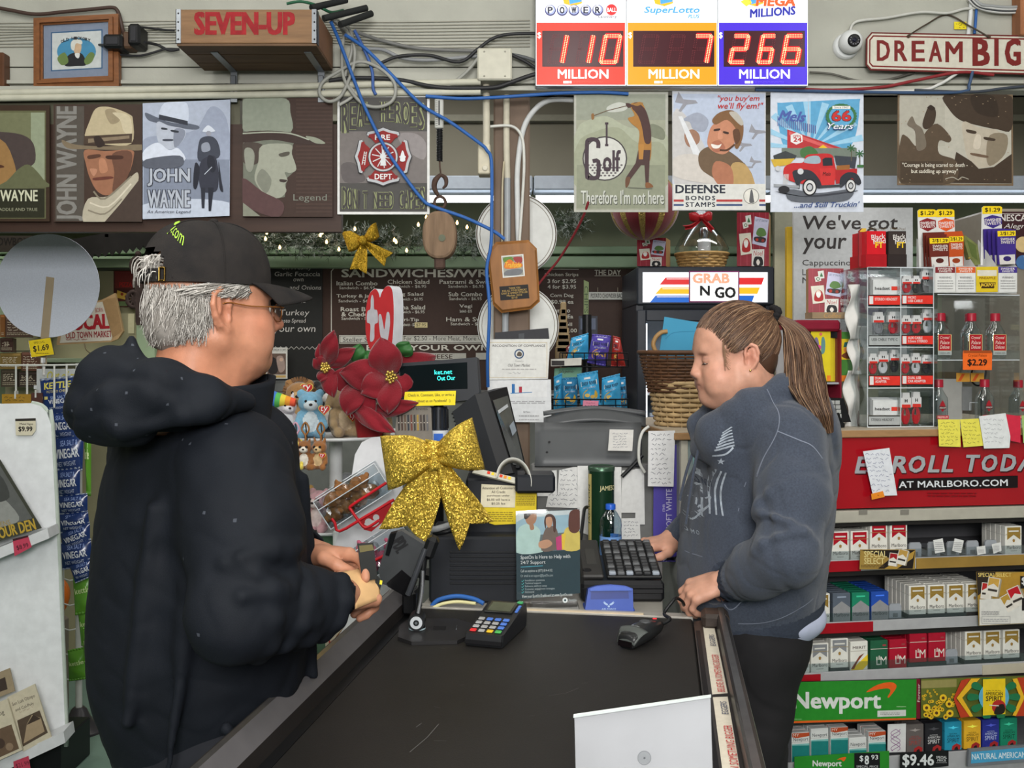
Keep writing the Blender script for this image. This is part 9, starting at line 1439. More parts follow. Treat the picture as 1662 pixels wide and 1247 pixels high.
# the customer
def customer():
 HD=rad(38);f=V3((cos(HD),sin(HD),0));l=V3((-f.y,f.x,0));up=V3((0,0,1));c=V3((-.545,1.74,0));root=thg('person','man in a dark navy hooded jacket and faded black cap holding a wallet','person',(c.x,c.y,0));W=lambda a,b,z:c+f*a+l*b+up*z;hc=V3((-.508,1.69,1.594));hf=V3((cos(rad(36)),sin(rad(36)),.02));Mh=basis(hc,hf,(0,0,1))@Matrix.Diagonal((.97,.97,.93,1));sk=ski((176,124,98),'skin');B=[ell(W(0,0,1.22),(.125,.185,.2),.05,np.array([f,l,up]).T),ell(W(.01,0,1.),(.13,.17,.18),.06,np.array([f,l,up]).T),ell(W(0,0,.86),(.12,.165,.13),.06,np.array([f,l,up]).T),rc(W(-.01,-.13,1.375),W(-.01,.13,1.375),.065,.065,.05)];shR,elR,wrR=W(-.01,-.195,1.365),V3((-.405,1.47,1.135)),V3((-.288,1.64,1.118));shL,elL,wrL=W(-.01,.195,1.365),V3((-.56,1.97,1.1)),V3((-.365,1.8,1.155))
 for a,b,d in((shR,elR,wrR),(shL,elL,wrL)):B+=[rc(a,b,.05,.04,.03),rc(b,d,.04,.028,.02)]
 for s in(-1,1):
  B+=[rc(W(0,s*.095,.85),W(.02,s*.1,.47),.085,.055,.03),rc(W(.02,s*.1,.47),W(-.015,s*.105,.09),.05,.037,.02),rc(W(-.03,s*.105,.06),W(.13,s*.12,.045),.04,.035,.02)]
 B+=xf(hdp(.06,.35,1,1.06),Mh);MR=basis(wrR+V3((.002,.01,.002)),(.42,.9,-.02),(.5,-.42,.75));B+=xf(hnd([(.55,.8,.4),(.7,.9,.45),(.85,.95,.5),(.95,1.1,.6)],thumb=[(.018,.026,-.01),(.045,.044,-.022),(.07,.04,-.036),(.088,.028,-.046)],s=1),MR);ML=basis(wrL+V3((.012,-.006,0)),(.9,-.36,-.03),(.16,.56,.8));B+=xf(hnd([(.3,.55,.3),(.45,.7,.4),(.55,.8,.45),(.6,.9,.5)],thumb=[(.018,.026,-.01),(.045,.044,-.018),(.072,.04,-.026),(.096,.03,-.03)],s=-1),ML);Mi=np.array(Mh.inverted())
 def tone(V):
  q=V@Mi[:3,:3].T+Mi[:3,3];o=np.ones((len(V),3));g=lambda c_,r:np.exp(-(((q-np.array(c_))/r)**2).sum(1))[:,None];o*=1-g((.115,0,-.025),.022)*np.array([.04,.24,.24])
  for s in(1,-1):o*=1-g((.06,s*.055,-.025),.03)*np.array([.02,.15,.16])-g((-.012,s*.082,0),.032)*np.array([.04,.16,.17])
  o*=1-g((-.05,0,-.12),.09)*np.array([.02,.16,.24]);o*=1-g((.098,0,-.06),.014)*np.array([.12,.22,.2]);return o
 sld('body',B,.0032,[sk],root,col=tone,disp=sn(.0004,160,5));eyes(Mh,root,IRIS)
 # jacket
 jm=mat((15,19,26),.75,va=.14,scale=14,bu=.16,bs=900,spec=.2);lint=mat((58,62,70),.8);Rb=np.array([f,l,up]).T;J=[ell(W(-.002,0,1.2),(.165,.228,.27),.06,Rb),ell(W(-.004,0,1.02),(.162,.195,.25),.08,Rb),rc(W(-.004,0,.98),W(.025,0,.72),.16,.132,.08),rc(W(-.01,-.15,1.345),W(-.01,.15,1.345),.082,.082,.06),rc(W(.1,-.03,1.36),W(.13,0,1.05),.06,.06,.06)];J+=[sub(ell(W(0,0,.65),(.6,.6,.07),.02))];e2=elR+V3((-.004,.0,.004));aR=W(-.02,-.235,1.25);J+=[rc(W(-.012,-.185,1.33),aR,.082,.086,.05),rc(aR,e2,.084,.068,.045),rc(e2,e2+(wrR-e2)*.62,.066,.06,.03),rc(e2+(wrR-e2)*.5,wrR-(wrR-e2)*.14,.062,.045,.02),rc(wrR-(wrR-e2)*.16,wrR-(wrR-e2)*.02,.044,.043,.006)];J+=[rc(W(-.012,.185,1.33),elL,.082,.07,.05),rc(elL,wrL+V3((-.03,.02,0)),.066,.05,.045),rc(wrL+V3((-.03,.02,0)),wrL+V3((-.006,.004,0)),.046,.044,.01)];dR=(wrR-elR).normalized();dL=(wrL-elL).normalized();J+=[sub(rc(wrR-dR*.03,wrR+dR*.06,.036,.036,.004)),sub(rc(wrL-dL*.03,wrL+dL*.06,.036,.036,.004))];cr=lambda a,b,r=.01,k=.02:J.append(rc(a,b,r,r*.5,k))
 def ring(a,b,t,ang0,ang1,rad,side,r=.012,twist=.05):
  d=(b-a).normalized();u=d.cross(V3(side)).normalized();v=d.cross(u);pts=[]
  for i in RA(6):
   an=ang0+(ang1-ang0)*i/5;pts.append(a+(b-a)*t+d*twist*(i/5-.5)+(u*cos(an)+v*sin(an))*rad)
  for p,q in zip(pts,pts[1:]):J.append(rc(p,q,r,r,.016))
 for t,a0,a1,tw in((.22,-2.6,.3,.1),(.48,-2.2,.5,-.12),(.7,-2.8,.2,.08),(.9,-2.4,.6,-.07)):ring(aR,e2,t,a0,a1,.083-.012*t,f,.011,tw)
 for t,a0,a1,tw in((.15,-.6,2.6,.05),(.36,-1,2.2,-.06),(.58,-.4,2.8,.05),(.78,-.8,2.4,-.04)):ring(e2,wrR,t,a0,a1,.067-.02*t,up,.011,tw)
 cr(W(-.13,-.15,1.28),W(-.16,-.12,.95),.012,.03);cr(W(-.09,-.2,1.16),W(-.12,-.18,.86),.012,.03);cr(W(.15,-.1,1.3),W(.17,-.1,.95),.01,.025);cr(W(-.05,-.24,.95),W(.06,-.235,.82),.01,.03);J+=[rc(W(.145,0,1.33),W(.172,0,1.15),.02,.02,.03),rc(W(.172,0,1.15),W(.19,0,.85),.02,.02,.03)];nb=V3((-.541,1.659,0));J+=[sub(rc(nb+f*.012+up*1.4,nb+f*.03+up*1.56,.074,.08,.012))];mbc=MB()
 def coll(u,v):
  t=2*pi*u;fr=max(0,cos(t));a,b=.108*cos(t)+(.028*fr**2),.104*sin(t);z0=1.4;zt=1.468+.004*fr+.022*max(0,-cos(t))+.012*fr**8;e=1+.1*v*fr+.006*sin(9*t)*v;return nb+f*(a*e+.004)+l*(b*(1.04-.06*v))+up*(z0+(zt-z0)*v)
 mbc.grid(coll,72,8,jm,True,.011);hb=lambda a,b,z:nb+f*(a*.78+.008)+l*b*.96+up*(1.455+(z-1.455)*.8+.012);Hd=[rc(hb(.055,-.125,1.432),hb(-.04,-.155,1.438),.02,.033,.02),rc(hb(-.04,-.155,1.438),hb(-.12,-.13,1.455),.034,.045,.02),rc(hb(-.12,-.13,1.455),hb(-.175,-.03,1.475),.046,.05,.02),rc(hb(-.175,-.03,1.475),hb(-.13,.12,1.455),.05,.045,.02),rc(hb(-.13,.12,1.455),hb(.05,.135,1.43),.042,.022,.02),rc(hb(-.15,-.035,1.48),hb(-.15,-.06,1.555),.03,.006,.014),rc(hb(-.14,-.09,1.475),hb(-.148,-.063,1.548),.024,.007,.016),rc(hb(-.16,-.07,1.45),hb(-.2,-.03,1.42),.04,.036,.03),rc(hb(-.2,.02,1.42),hb(-.17,-.1,1.41),.042,.04,.03),rc(hb(-.19,.0,1.39),hb(-.15,-.08,1.385),.034,.03,.03)];Hd+=[rc(hb(-.1,-.165,1.44),hb(-.2,-.1,1.45),.016,.02,.014),rc(hb(-.06,-.172,1.415),hb(-.19,-.12,1.39),.014,.018,.014),rc(hb(.0,-.15,1.43),hb(-.09,-.17,1.41),.014,.018,.014)];Hd+=[sub(rc(hb(-.02,0,1.44),hb(0,0,1.6),.082,.1,.012))];wr=sn(.002,38,2);wr2=sn(.0008,95,8);fo=fol(.003,17,5,.2);fo2=fol(.001,44,9,.2);dsp=lambda X:wr(X*np.array([1,1,.55]))+wr2(X)+fo(X*np.array([1,1,.5]))+fo2(X)
 def pk(Cn):
  r=RS.rand(len(Cn));return((r<.0035)&(Cn[:,2]>1.25)).astype(int)
 jk=sld('jacket',J,.0048,[jm,lint],root,disp=dsp,pick=lambda Cn:((RS.rand(len(Cn))<.0007)&(Cn[:,2]>1.1)).astype(int));mbc.bd('collar',jk);sld('hood',Hd,.0042,[jm,lint],jk,disp=lambda X:dsp(X)+1.6*fo(X*1.3)+2*fo2(X*.8),pick=pk);mb=MB();pz=V3(P(354,606,1.66));mb.cyl(pz+V3((.006,.0,.016)),pz+V3((.002,0,-.035)),.0062,.008,BLKP,10);mb.cyl(pz+V3((.008,0,.024)),pz+V3((.006,0,.012)),.004,.0075,BLKP,10);mb.bd('cord_lock',jk);mb=MB();SH=mat((92,100,118),.8,va=.1,bu=.1,bs=300)
 def shirt(u,v):
  t=rad(75+210*u);a=.079+.012*(1-v);return nb+f*(a*cos(t)+.012)+l*(a*sin(t))+up*(1.42+.046*v+.03*max(0,-cos(t)))
 mb.grid(shirt,40,5,SH,True,.003);mb.bd('shirt_collar',root)
 # trousers and shoes
 T=[ell(W(0,0,.86),(.15,.19,.12),.05,Rb)]
 for s in(-1,1):T+=[rc(W(0,s*.095,.86),W(.02,s*.1,.47),.105,.078,.04),rc(W(.02,s*.1,.47),W(-.01,s*.105,.06),.076,.066,.03)]
 sld('trousers',T,.009,[mat((24,26,32),.8,va=.1)],root,disp=sn(.003,30,4));Sh=[]
 for s in(-1,1):Sh+=[rc(W(-.035,s*.105,.045),W(.14,s*.125,.04),.05,.045,.02)]
 sld('shoes',Sh,.006,[mat((30,28,27),.5)],root,disp=lambda X:np.maximum(0,.004-X[:,2])*2)
 # cap
 CM=mat((26,25,26),.9,va=.2,scale=25,bu=.25,bs=700,var2=(44,40,38),spec=.2);tilt=Matrix.Rotation(rad(2),4,'Y');Mc=Mh@TR((-.005,0,.05))@tilt;mb=MB(Mc)
 def dome(u,v,off=0):
  t=2*pi*u;e=v*pi/2;a,b,h=.111+off,.089+off,.104+off;bulge=1-.03*sin(e)**2*abs(sin(3*t));z=h*sin(e)**.92;r=cos(e)**.78*bulge;return V3((a*r*cos(t)-.004+.01*sin(e)*cos(t),b*r*sin(t),z-.004+.012*sin(e)))
 nu,nv=72,18;V=[];F=[];hole=lambda t,z:(abs(((t-pi+pi)%(2*pi))-pi)<.62)and(.018<z<.018+.042*math.sqrt(max(0,1-(((t-pi)/.62)**2))))
 for j in RA(nv+1):
  for i in RA(nu):V.append(dome(i/nu,j/nv))
 for j in RA(nv):
  for i in RA(nu):
   t=2*pi*(i+.5)/nu;z=(V[j*nu+i].z+V[(j+1)*nu+i].z)/2
   if hole(t,z):continue
   F.append((j*nu+i,j*nu+(i+1)%nu,(j+1)*nu+(i+1)%nu,(j+1)*nu+i))
 mb.add(V,F,CM,True);mb.ball(dome(0,1)+V3((0,0,.002)),(.008,.008,.005),CM,12,6)
 for k in RA(6):
  mb.tu([dome((k+.5)/6,q/8,.0008)for q in RA(3 if k==5 else(4 if k in(2,3)else 0),9)],.0011,CM,5,3)
 mb.tu([dome(i/24,.03,.0006)for i in RA(3,25-3)if not(10<=i<=14)][:8],.0012,CM,5,3);cap=mb.bd('cap',root);mb=MB(Mc)
 def brim(u,v):
  t=rad(-66+132*u);r=1+.0*v;a=.106+v*.082*cos(t)**.6 if cos(t)>0 else .106;y=.088*sin(t)*(1+.02*v);x=.11*cos(t)+v*.078*max(0,cos(t*.98))**.55;return V3((x,y,-.002-.016*v*v-.024*(sin(t)**2)*v-.002*v))
 mb.grid(brim,30,10,CM,True,.0035);mb.bd('brim',cap);mb=MB(Mc);bz=lambda t,z,o=0:V3(((.109+o)*cos(t)-.004,(.088+o)*sin(t),z));mb.grid(lambda u,v:bz(pi-.72+1.44*u,-.001+.019*v,.001),24,2,BLKP,True,.0025);t0=pi+.6
 for z0 in(-.003,.019):mb.box(bz(t0,z0,.004),(.004,.012,.003),mat((150,120,60),.3,mt=1),.001,Matrix.Rotation(t0,3,'Z'))
 for dt in(-.05,.05):mb.box(bz(t0+dt,.008,.004),(.004,.002,.024),mat((150,120,60),.3,mt=1),.0006,Matrix.Rotation(t0+dt,3,'Z'))
 s_=mb.bd('strap',cap);s_['label']='black strap with brass buckle';mb=MB(Mc);G,F,asp=tg('y.com',.015,0,1.);V=[]
 for gx,gy in G:
  t=pi+.5+.42*gx;e=.5+.17*gy-.22*gx;V.append(dome(t/2/pi,e,.0015))
 mb.add(V,F,mat((150,190,60),.6));mb.tu([dome((pi+.34+.03*i)/2/pi,.72+.05*sin(i*1.3),.001)for i in RA(6)],.0016,mat((150,190,60),.6),5,3);mb.bd('embroidery',cap)
 # hair below the cap
 hm=[mat(c_,.6,va=.12,scale=80,spec=.3)for c_ in((166,162,156),(132,127,121),(188,184,178),(106,101,96))];sc=[ell((-.03,0,.012),(.085,.0775,.06),.01),ell((-.066,0,-.025),(.05,.062,.05),.02),sub(ell((.075,0,-.02),(.06,.2,.2),.01)),sub(ell((-.004,.1,-.02),(.026,.05,.05),.01)),sub(ell((-.004,-.1,-.02),(.026,.05,.05),.01))];sld('hair',xf(sc,Mh),.004,[hm[1]],root,disp=sn(.0012,220,3));r=RN(11);mb=MB(Mh)
 def sk(t,z,s_,o):
  dn=max(0,-.0-z);return V3(((.093-.22*dn+o)*cos(t)-.016,s_*(.0775-.2*dn+o)*sin(t),z))
 for _ in RA(3000):
  s_=-1 if r.random()<.78 else 1;t=r.uniform(.85,pi);ear=t<1.75;z0=r.uniform(.034,.048)if ear else(r.uniform(.0,.046)if r.random()<.7 else r.uniform(-.03,.0));o0=r.uniform(.0,.007);Ln=r.uniform(.006,.018)if ear else r.uniform(.035,.068)*(1 if z0>0 else .6);sw=r.uniform(.15,.6)if ear else r.uniform(-.12,.22);z1=max(z0-Ln,-.072+.012*r.random());b_=r.uniform(-.004,.004);c_=r.uniform(0,.008)if r.random()<.85 else r.uniform(.006,.016);pts=[sk(min(t+sw*q,pi+.2),z0+(z1-z0)*q,s_,o0+b_*sin(q*3)+c_*q*q)for q in(0,.35,.7,1)];mb.tu(pts,[.001,.001,.0004],r.choice(hm[:3]if r.random()<.85 else hm),3,2,False)
 for _ in RA(420):
  t=pi+r.uniform(-.5,.5);z0=r.uniform(.024,.06);d=V3((cos(t),sin(t),0));p0=V3((.1*cos(t)-.008,.084*sin(t),.034+z0));Ln=r.uniform(.004,.011)+(.02 if r.random()<.03 else 0);mb.tu([p0-d*.01,p0+d*Ln*.6+V3((0,0,.003)),p0+d*Ln*.9+V3((0,0,-.4*Ln)),p0+d*Ln*.9+V3((0,0,-.9*Ln))],[.0011,.0011,.0004],r.choice(hm[:3]),3,2,False)
 for _ in RA(120):
  s=r.choice((1,-1));q=r.random();p0=V3((.094-.012*q,s*(.017+.028*q),.027+.004*sin(q*3)));mb.tu([p0,p0+V3((.005,s*.004,.001)),p0+V3((.005,s*.009,-.002))],[.0009,.0008,.0003],hm[1],3,2,False)
 mb.bd('hair_strands',root)
 # glasses
 mb=MB(Mh);GM=mat((150,96,50),.3,mt=.6)
 for s in(1,-1):
  ctr=V3((.108,s*.032,-.004));mb.tu([ctr+V3((-.006*abs(sin(a_))*0-.004*(cos(a_)*s>.5),.024*cos(a_),.017*sin(a_)))for a_ in[k*pi/8 for k in RA(16)]],.001,GM,6,2,False,True);mb.tu([(.106,s*.055,.004),(.098,s*.068,.005),(.04,s*.078,.006),(-.004,s*.083,.012),(-.022,s*.083,.002)],.0013,GM,6,5);mb.add([ctr+V3((0,.024*cos(k*pi/10),.017*sin(k*pi/10)))for k in RA(20)],[tuple(RA(20))],gs((240,244,244),.02,.92))
 mb.tu([(.108,.009,.0),(.112,0,.004),(.108,-.009,.0)],.001,GM,6,4);mb.bd('glasses',root)
 # bandage on the back of the near hand
 mb=MB(MR);bm=mat((206,166,118),.75,scale=40)
 def band(u,v):
  y=-.036+.072*v;x=.0+.075*u+.012*sin(v*3.1);return V3((x,y,.0212-10.*(y-.002)**2+.001*sin(u*3)))
 mb.grid(band,12,12,bm,True,.0015);o=mb.bd('bandage',root);o['label']='tan adhesive bandage on the back of the hand'
 # the wallet: black, opened upright between the hands
 wp=Pl(597,912,1.7,14,6,3);mb=MB();WL=mat((24,26,24),.32,va=.2,scale=40);mb.pp(wp,XY("580 883 606 881 613 940 588 944"),WL,0,.007);mb.pp(wp,XY("583 886 604 884 607 893 584 897"),mat((92,84,44),.5),.0006);mb.pp(wp,XY("612 934 621 944 616 974 607 968"),WL,-.012,.005);mb.pp(wp,XY("618 943 622 944 621 951 617 950"),mat((200,190,40)),-.0115);tb(mb,'wallet','open black leather wallet held up in the customer’s hands','wallet')
customer()
# projecting prints onto clothing
from mathutils.bvhtree import BVHTree
def dcl(mb,obj,d,name,parent,off=.0014,label=None):
 me=obj.data;Pm=obj.matrix_basis if obj.parent is None else obj.parent.matrix_basis@obj.matrix_basis;bv=BVHTree.FromPolygons([Pm@v.co for v in me.vertices],[tuple(p.vertices)for p in me.polygons]);d=V3(d).normalized();V=[]
 for p in mb.v:h=bv.ray_cast(p-d*.5,d)[0];V.append(h-d*off if h is not None else None)
 ok=[all(V[i]is not None for i in f)and max(V[i].dot(d)for i in f)-min(V[i].dot(d)for i in f)<.06 for f in mb.f];mb.mi=[x for x,k in zip(mb.mi,ok)if k];mb.sm=[x for x,k in zip(mb.sm,ok)if k];mb.f=[x for x,k in zip(mb.f,ok)if k];mb.v=[q if q is not None else V[mb.f[0][0]]for q in V];o=mb.bd(name,parent)
 if label:o['label']=label
 return o
 # the cashier
def cashier():
 a_=rad(186);f=V3((cos(a_),sin(a_),0));l=V3((-f.y,f.x,0));up=V3((0,0,1));Rb=np.array([f,l,up]).T;c=V3((.605,2.46,0));root=thg('person','woman with a brown ponytail in a grey hooded sweatshirt leaning on the counter','person',(c.x,c.y,0));W=lambda a,b,z:c+f*a+l*b+up*z;h_=rad(187);hf=V3((cos(h_),sin(h_),-.13));hc=V3((.528,2.36,1.51));Mh=basis(hc,hf,(0,0,1))@Matrix.Diagonal((.94,.95,.93,1));sk=ski((188,140,118),'skin');B=[ell(W(0,0,1.16),(.12,.17,.2),.05,Rb),ell(W(.02,0,.98),(.14,.17,.17),.06,Rb),ell(W(.02,0,.84),(.12,.165,.13),.06,Rb),rc(W(-.01,-.12,1.32),W(-.01,.12,1.32),.06,.06,.05),rc(hc-f*.035-up*.08,W(-.01,0,1.32),.058,.07,.03)];shL,elL,wrL=V3((.635,2.265,1.325)),V3((.585,2.125,1.085)),V3((.502,2.285,.99));shR,elR,wrR=W(-.01,-.185,1.32),V3((.56,2.75,1.07)),V3((.44,2.71,1.01))
 for a,b,d in((shL,elL,wrL),(shR,elR,wrR)):B+=[rc(a,b,.05,.042,.03),rc(b,d,.042,.028,.02)]
 for s in(-1,1):B+=[rc(W(.03,s*.095,.84),W(.06,s*.095,.45),.085,.058,.03),rc(W(.06,s*.095,.45),W(.05,s*.1,.09),.052,.038,.02),rc(W(.015,s*.1,.055),W(.15,s*.11,.04),.036,.032,.02)]
 B+=xf(hdp(.056,.9,0,.97,1),Mh);ML=basis(wrL+V3((-.012,.004,.006)),(-.8,.22,-.34),(-.3,-.42,.86));B+=xf(hnd([(.55,.75,.4),(.65,.85,.45),(.72,.9,.5),(.8,.95,.5)],thumb=[(.018,.026,-.008),(.044,.044,-.018),(.07,.045,-.03),(.09,.038,-.038)],s=-1),ML);MR=basis(wrR,(-.9,-.35,-.1),(-.1,-.1,1));B+=xf(hnd([(.3,.5,.3)]*4,s=1),MR);Mi=np.array(Mh.inverted())
 def tone(V):
  q=V@Mi[:3,:3].T+Mi[:3,3];o=np.ones((len(V),3));g=lambda c_,r:np.exp(-(((q-np.array(c_))/r)**2).sum(1))[:,None]
  for s in(1,-1):
   o*=1-g((.062,s*.052,-.03),.026)*np.array([.0,.13,.13])-g((-.012,s*.084,0),.03)*np.array([.0,.17,.17]);o*=1-g((.092,s*.034,.019),np.array([.013,.016,.0035]))*np.array([.45,.5,.5]);o*=1-g((.086,s*.034,.008),np.array([.012,.016,.003]))*np.array([.5,.55,.5])
  o*=1-g((.115,0,-.028),.016)*np.array([.02,.13,.13]);o*=1-g((.096,0,-.06),np.array([.016,.024,.0085]))*np.array([.1,.33,.28]);return o
 sld('body',B,.0032,[sk],root,col=tone,disp=sn(.0003,160,5));eyes(Mh,root,mat((70,80,70),.15,va=0),(.8,0,-.7));mb=MB(Mh)
 for s in(1,-1):mb.tu([(.0812+.0142*cos(q),s*.032+.015*sin(q),-.0045-.001*cos(q))for q in(-1.2,-.6,0,.6,1.2)],[.0006,.0014,.0006],BLACK,5,3);mb.bd("eyelashes",root);mb=MB(Mh)
 mb=MB(Mh);mb.ball((-.004,.0865,-.033),.003,mat((220,190,120),.2,mt=1),10,6);mb.bd('earring',root)
 # hooded sweatshirt
 gm=mat((62,68,80),.9,va=.2,scale=260,bu=.3,bs=1100,sheen=.15,spec=.15);rib=mat((56,62,74),.9,va=.15,scale=200,bu=.2,bs=900,spec=.15);J=[ell(W(-.02,0,1.19),(.165,.2,.25),.06,Rb),ell(W(.016,0,1.),(.166,.21,.25),.08,Rb),rc(W(.014,0,1.),W(.014,0,.87),.165,.155,.06),rc(W(-.03,-.13,1.31),W(-.03,.13,1.31),.085,.085,.06),ell(W(-.09,0,1.27),(.085,.17,.1),.06,Rb),ell(W(.06,.06,1.14),(.09,.09,.09),.06,Rb),ell(W(.06,-.06,1.14),(.09,.09,.09),.06,Rb)];nu_=np.array([-.228,0,.974]);p0_=np.array([.6,2.46,.846]);J+=[sub(rc(p0_-nu_*3,p0_-nu_*3.0001,3,3,.01))];J+=[rc(shL+up*.005,shL+(elL-shL)*.5+V3((.012,.0,.0)),.08,.076,.05),rc(shL+(elL-shL)*.5+V3((.012,0,0)),elL+V3((.008,.012,.004)),.076,.066,.04),rc(elL+V3((.008,.012,.004)),elL+(wrL-elL)*.55,.07,.062,.03),rc(elL+(wrL-elL)*.5,wrL-(wrL-elL)*.16,.062,.047,.02),rc(wrL-(wrL-elL)*.14,wrL+(wrL-elL)*.03,.039,.038,.006)];J+=[rc(shR,elR,.084,.07,.05),rc(elR,wrR-(wrR-elR)*.15,.068,.048,.04),rc(wrR-(wrR-elR)*.1,wrR,.04,.038,.008)];dL=(wrL-elL).normalized();J+=[sub(rc(wrL-dL*.005,wrL+dL*.06,.032,.032,.003))];nb=V3((.565,2.385,0));hb=lambda a,b,z:nb+f*a+l*b+up*z
 for s in(1,-1):
  J+=[rc(hb(-.105,s*.03,1.43),hb(-.05,s*.088,1.437),.03,.032,.02),rc(hb(-.05,s*.088,1.437),hb(.03,s*.092,1.405),.032,.03,.02),rc(hb(.03,s*.092,1.405),hb(.105,s*.045,1.345),.03,.026,.02),rc(hb(.105,s*.045,1.345),hb(.115,s*.004,1.29),.026,.02,.02)]
 J+=[rc(hb(.02,.08,1.36),shL+V3((-.02,.03,.0)),.055,.06,.04),rc(hb(.08,.05,1.31),W(.08,.1,1.24),.05,.06,.04)];J+=[rc(hb(-.105,-.03,1.43),hb(-.105,.03,1.43),.036,.036,.02),rc(hb(-.13,-.07,1.4),hb(-.13,.07,1.4),.04,.04,.03),ell(hb(-.15,0,1.34),(.055,.12,.07),.04,Rb)];J+=[sub(rc(hc-f*.03-up*.15,hc-f*.03+up*.05,.066,.085,.008)),sub(rc(hb(.06,0,1.42),hb(.085,0,1.345),.045,.022,.01))]
 def crs(pts,r=.009,k=.016):
  for p,q in zip(pts,pts[1:]):J.append(rc(p,q,r,r*.8,k))
 def ring(a,b,t,a0,a1,rad,side,tw):
  d=(b-a).normalized();u=d.cross(V3(side)).normalized();v=d.cross(u);crs([a+(b-a)*t+d*tw*(i/5-.5)+(u*cos(a0+(a1-a0)*i/5)+v*sin(a0+(a1-a0)*i/5))*rad for i in RA(6)],.009,.016)
 for q in((.55,-.5,1.8,.068,.08),(.8,-.8,1.6,.066,-.07),(.95,-.4,2,.064,.05)):ring(shL,elL,*q[:4],(1,0,0),q[4])
 for q in((.18,-2.4,.2,.062,.05),(.4,-2,.6,.058,-.05),(.62,-2.6,.4,.052,.04)):ring(elL,wrL,*q[:4],(0,0,1),q[4])
 wr=sn(.0022,32,12);fo=fol(.0042,19,15);fo2=fol(.002,46,6,.16);ax=np.array([wrL-elL,]).reshape(3);ax=ax/np.linalg.norm(ax);wl=np.array(wrL)
 def dsp(X):
  d=wr(X*np.array([1,1,.6]))+fo(X*np.array([1,1,.6]))+fo2(X);q=X-wl;t=q@ax;rr_=np.sqrt(np.maximum(0,(q*q).sum(1)-t*t));cuff=(t>-.042)&(t<.02)&(rr_<.06);th=np.arctan2(q@np.cross(ax,[0,0,1.]),q[:,2]);return np.where(cuff,.0012*np.sin(34*th),d)
 ho=sld('hoodie',J,.0045,[gm,rib],root,disp=dsp,pick=lambda Cn:(((Cn-p0_)@nu_<.05)|((Cn-wl)@ax>-.04)&(np.linalg.norm(Cn-wl,axis=1)<.055)).astype(int));seam=mat((112,118,132),.9);pr=mat((150,158,168),.9,va=.35,scale=120);fl=Pl(1200,800,2.2,0);mb=MB()
 def run(pts,wd,m=seam,n=6):
  q=spl([(x,y,0)for x,y in pts],n);mb.pl_(fl,[(p.x,p.y)for p in q],wd,m)
 run(XY("1262 700 1290 712 1312 722 1328 742"),1.6);run(XY("1258 634 1268 665 1262 700 1240 745 1224 790 1212 840"),1.1);run(XY("1098 935 1106 918 1116 912 1135 926 1160 926"),1.5);run(XY("1212 1030 1262 1022 1310 1002 1340 988"),1.3);run(XY("1183 985 1196 1006 1207 1002 1216 986"),1.6);dcl(mb,ho,(0,1,0),'seam',ho,.0012);mb=MB();rr_=RN(5)
 for i in RA(7):run([(1172+i*2,738-i*5),(1185+i*2,734-i*6),(1204-i,728-i*5)],3.2-.2*i,pr,4)
 run(XY("1170 748 1190 744 1202 732"),3,pr,4)
 for i in RA(6):x=1150+i*7;run([(x+8,766+i*2),(x+2,800+2*i),(x-6+2*i,850)],2.6,pr,4)
 for i in RA(16):
  x,y=1122+rr_.random()*48,765+rr_.random()*95;run([(x,y),(x+3+4*rr_.random(),y-5),(x+4,y+6*rr_.random())],2,pr,3)
 st=[(1184+6*(1 if k%2==0 else .4)*sin(k*pi/5),757-6*(1 if k%2==0 else .4)*cos(k*pi/5))for k in RA(10)];mb.pp(fl,st,pr);mb.pp(fl,XY("1156 795 1180 790 1178 812 1172 808 1155 812"),pr);mb.pt(fl,'TOWN',1158,796,1176,806,rib,.0,.02,rot=6);run(XY("1116 862 1122 876 1136 880 1152 866 1164 846 1172 834"),2.2,pr)
 for k,ch in EN('OLDTOWN'):mb.pt(fl,ch,1120+k*6,868-k*k*.55+(4 if k<3 else 2),1125+k*6,878-k*k*.55+(4 if k<3 else 2),pr,0,.01,rot=12+5*k)
 for k,ch in EN('NIPOMO'):mb.pt(fl,ch,1124+k*6,888-k*.7,1128+k*6,895-k*.7,pr,0,.01,rot=8)
 dcl(mb,ho,(0,1,0),'print',ho,.0016,'faded pale lettering and emblem on the sweatshirt');mb=MB();mb.tu([hb(.125,.03,1.315),hb(.14,.035,1.26),hb(.155,.04,1.18),hb(.165,.045,1.12)],.0035,gm,6,5);mb.tu([hb(.125,-.01,1.3),hb(.15,.0,1.24),hb(.17,.01,1.17)],.0035,gm,6,5);mb.bd('drawstring',ho);Sv=[ell(W(-.012,0,.885),(.148,.18,.078),.02,Rb)];sld('undershirt',Sv,.006,[mat((176,182,204),.85)],root,disp=sn(.002,60,3));T=[ell(W(.022,0,.835),(.146,.188,.12),.05,Rb),sub(ell(W(0,0,.97),(.4,.4,.075),.01))]
 for s in(-1,1):T+=[rc(W(.03,s*.085,.8),W(.06,s*.095,.45),.104,.08,.04),rc(W(.06,s*.095,.45),W(.05,s*.1,.07),.08,.066,.03)]
 sld('trousers',T,.008,[mat((24,23,25),.85,va=.15,scale=20,bu=.1)],root,disp=lambda X:fol(.004,24,4)(X)+sn(.002,40,2)(X));Sh=[]
 for s in(-1,1):Sh+=[rc(W(.01,s*.1,.045),W(.16,s*.115,.04),.048,.043,.02)]
 sld('shoes',Sh,.006,[mat((26,26,28),.5)],root)
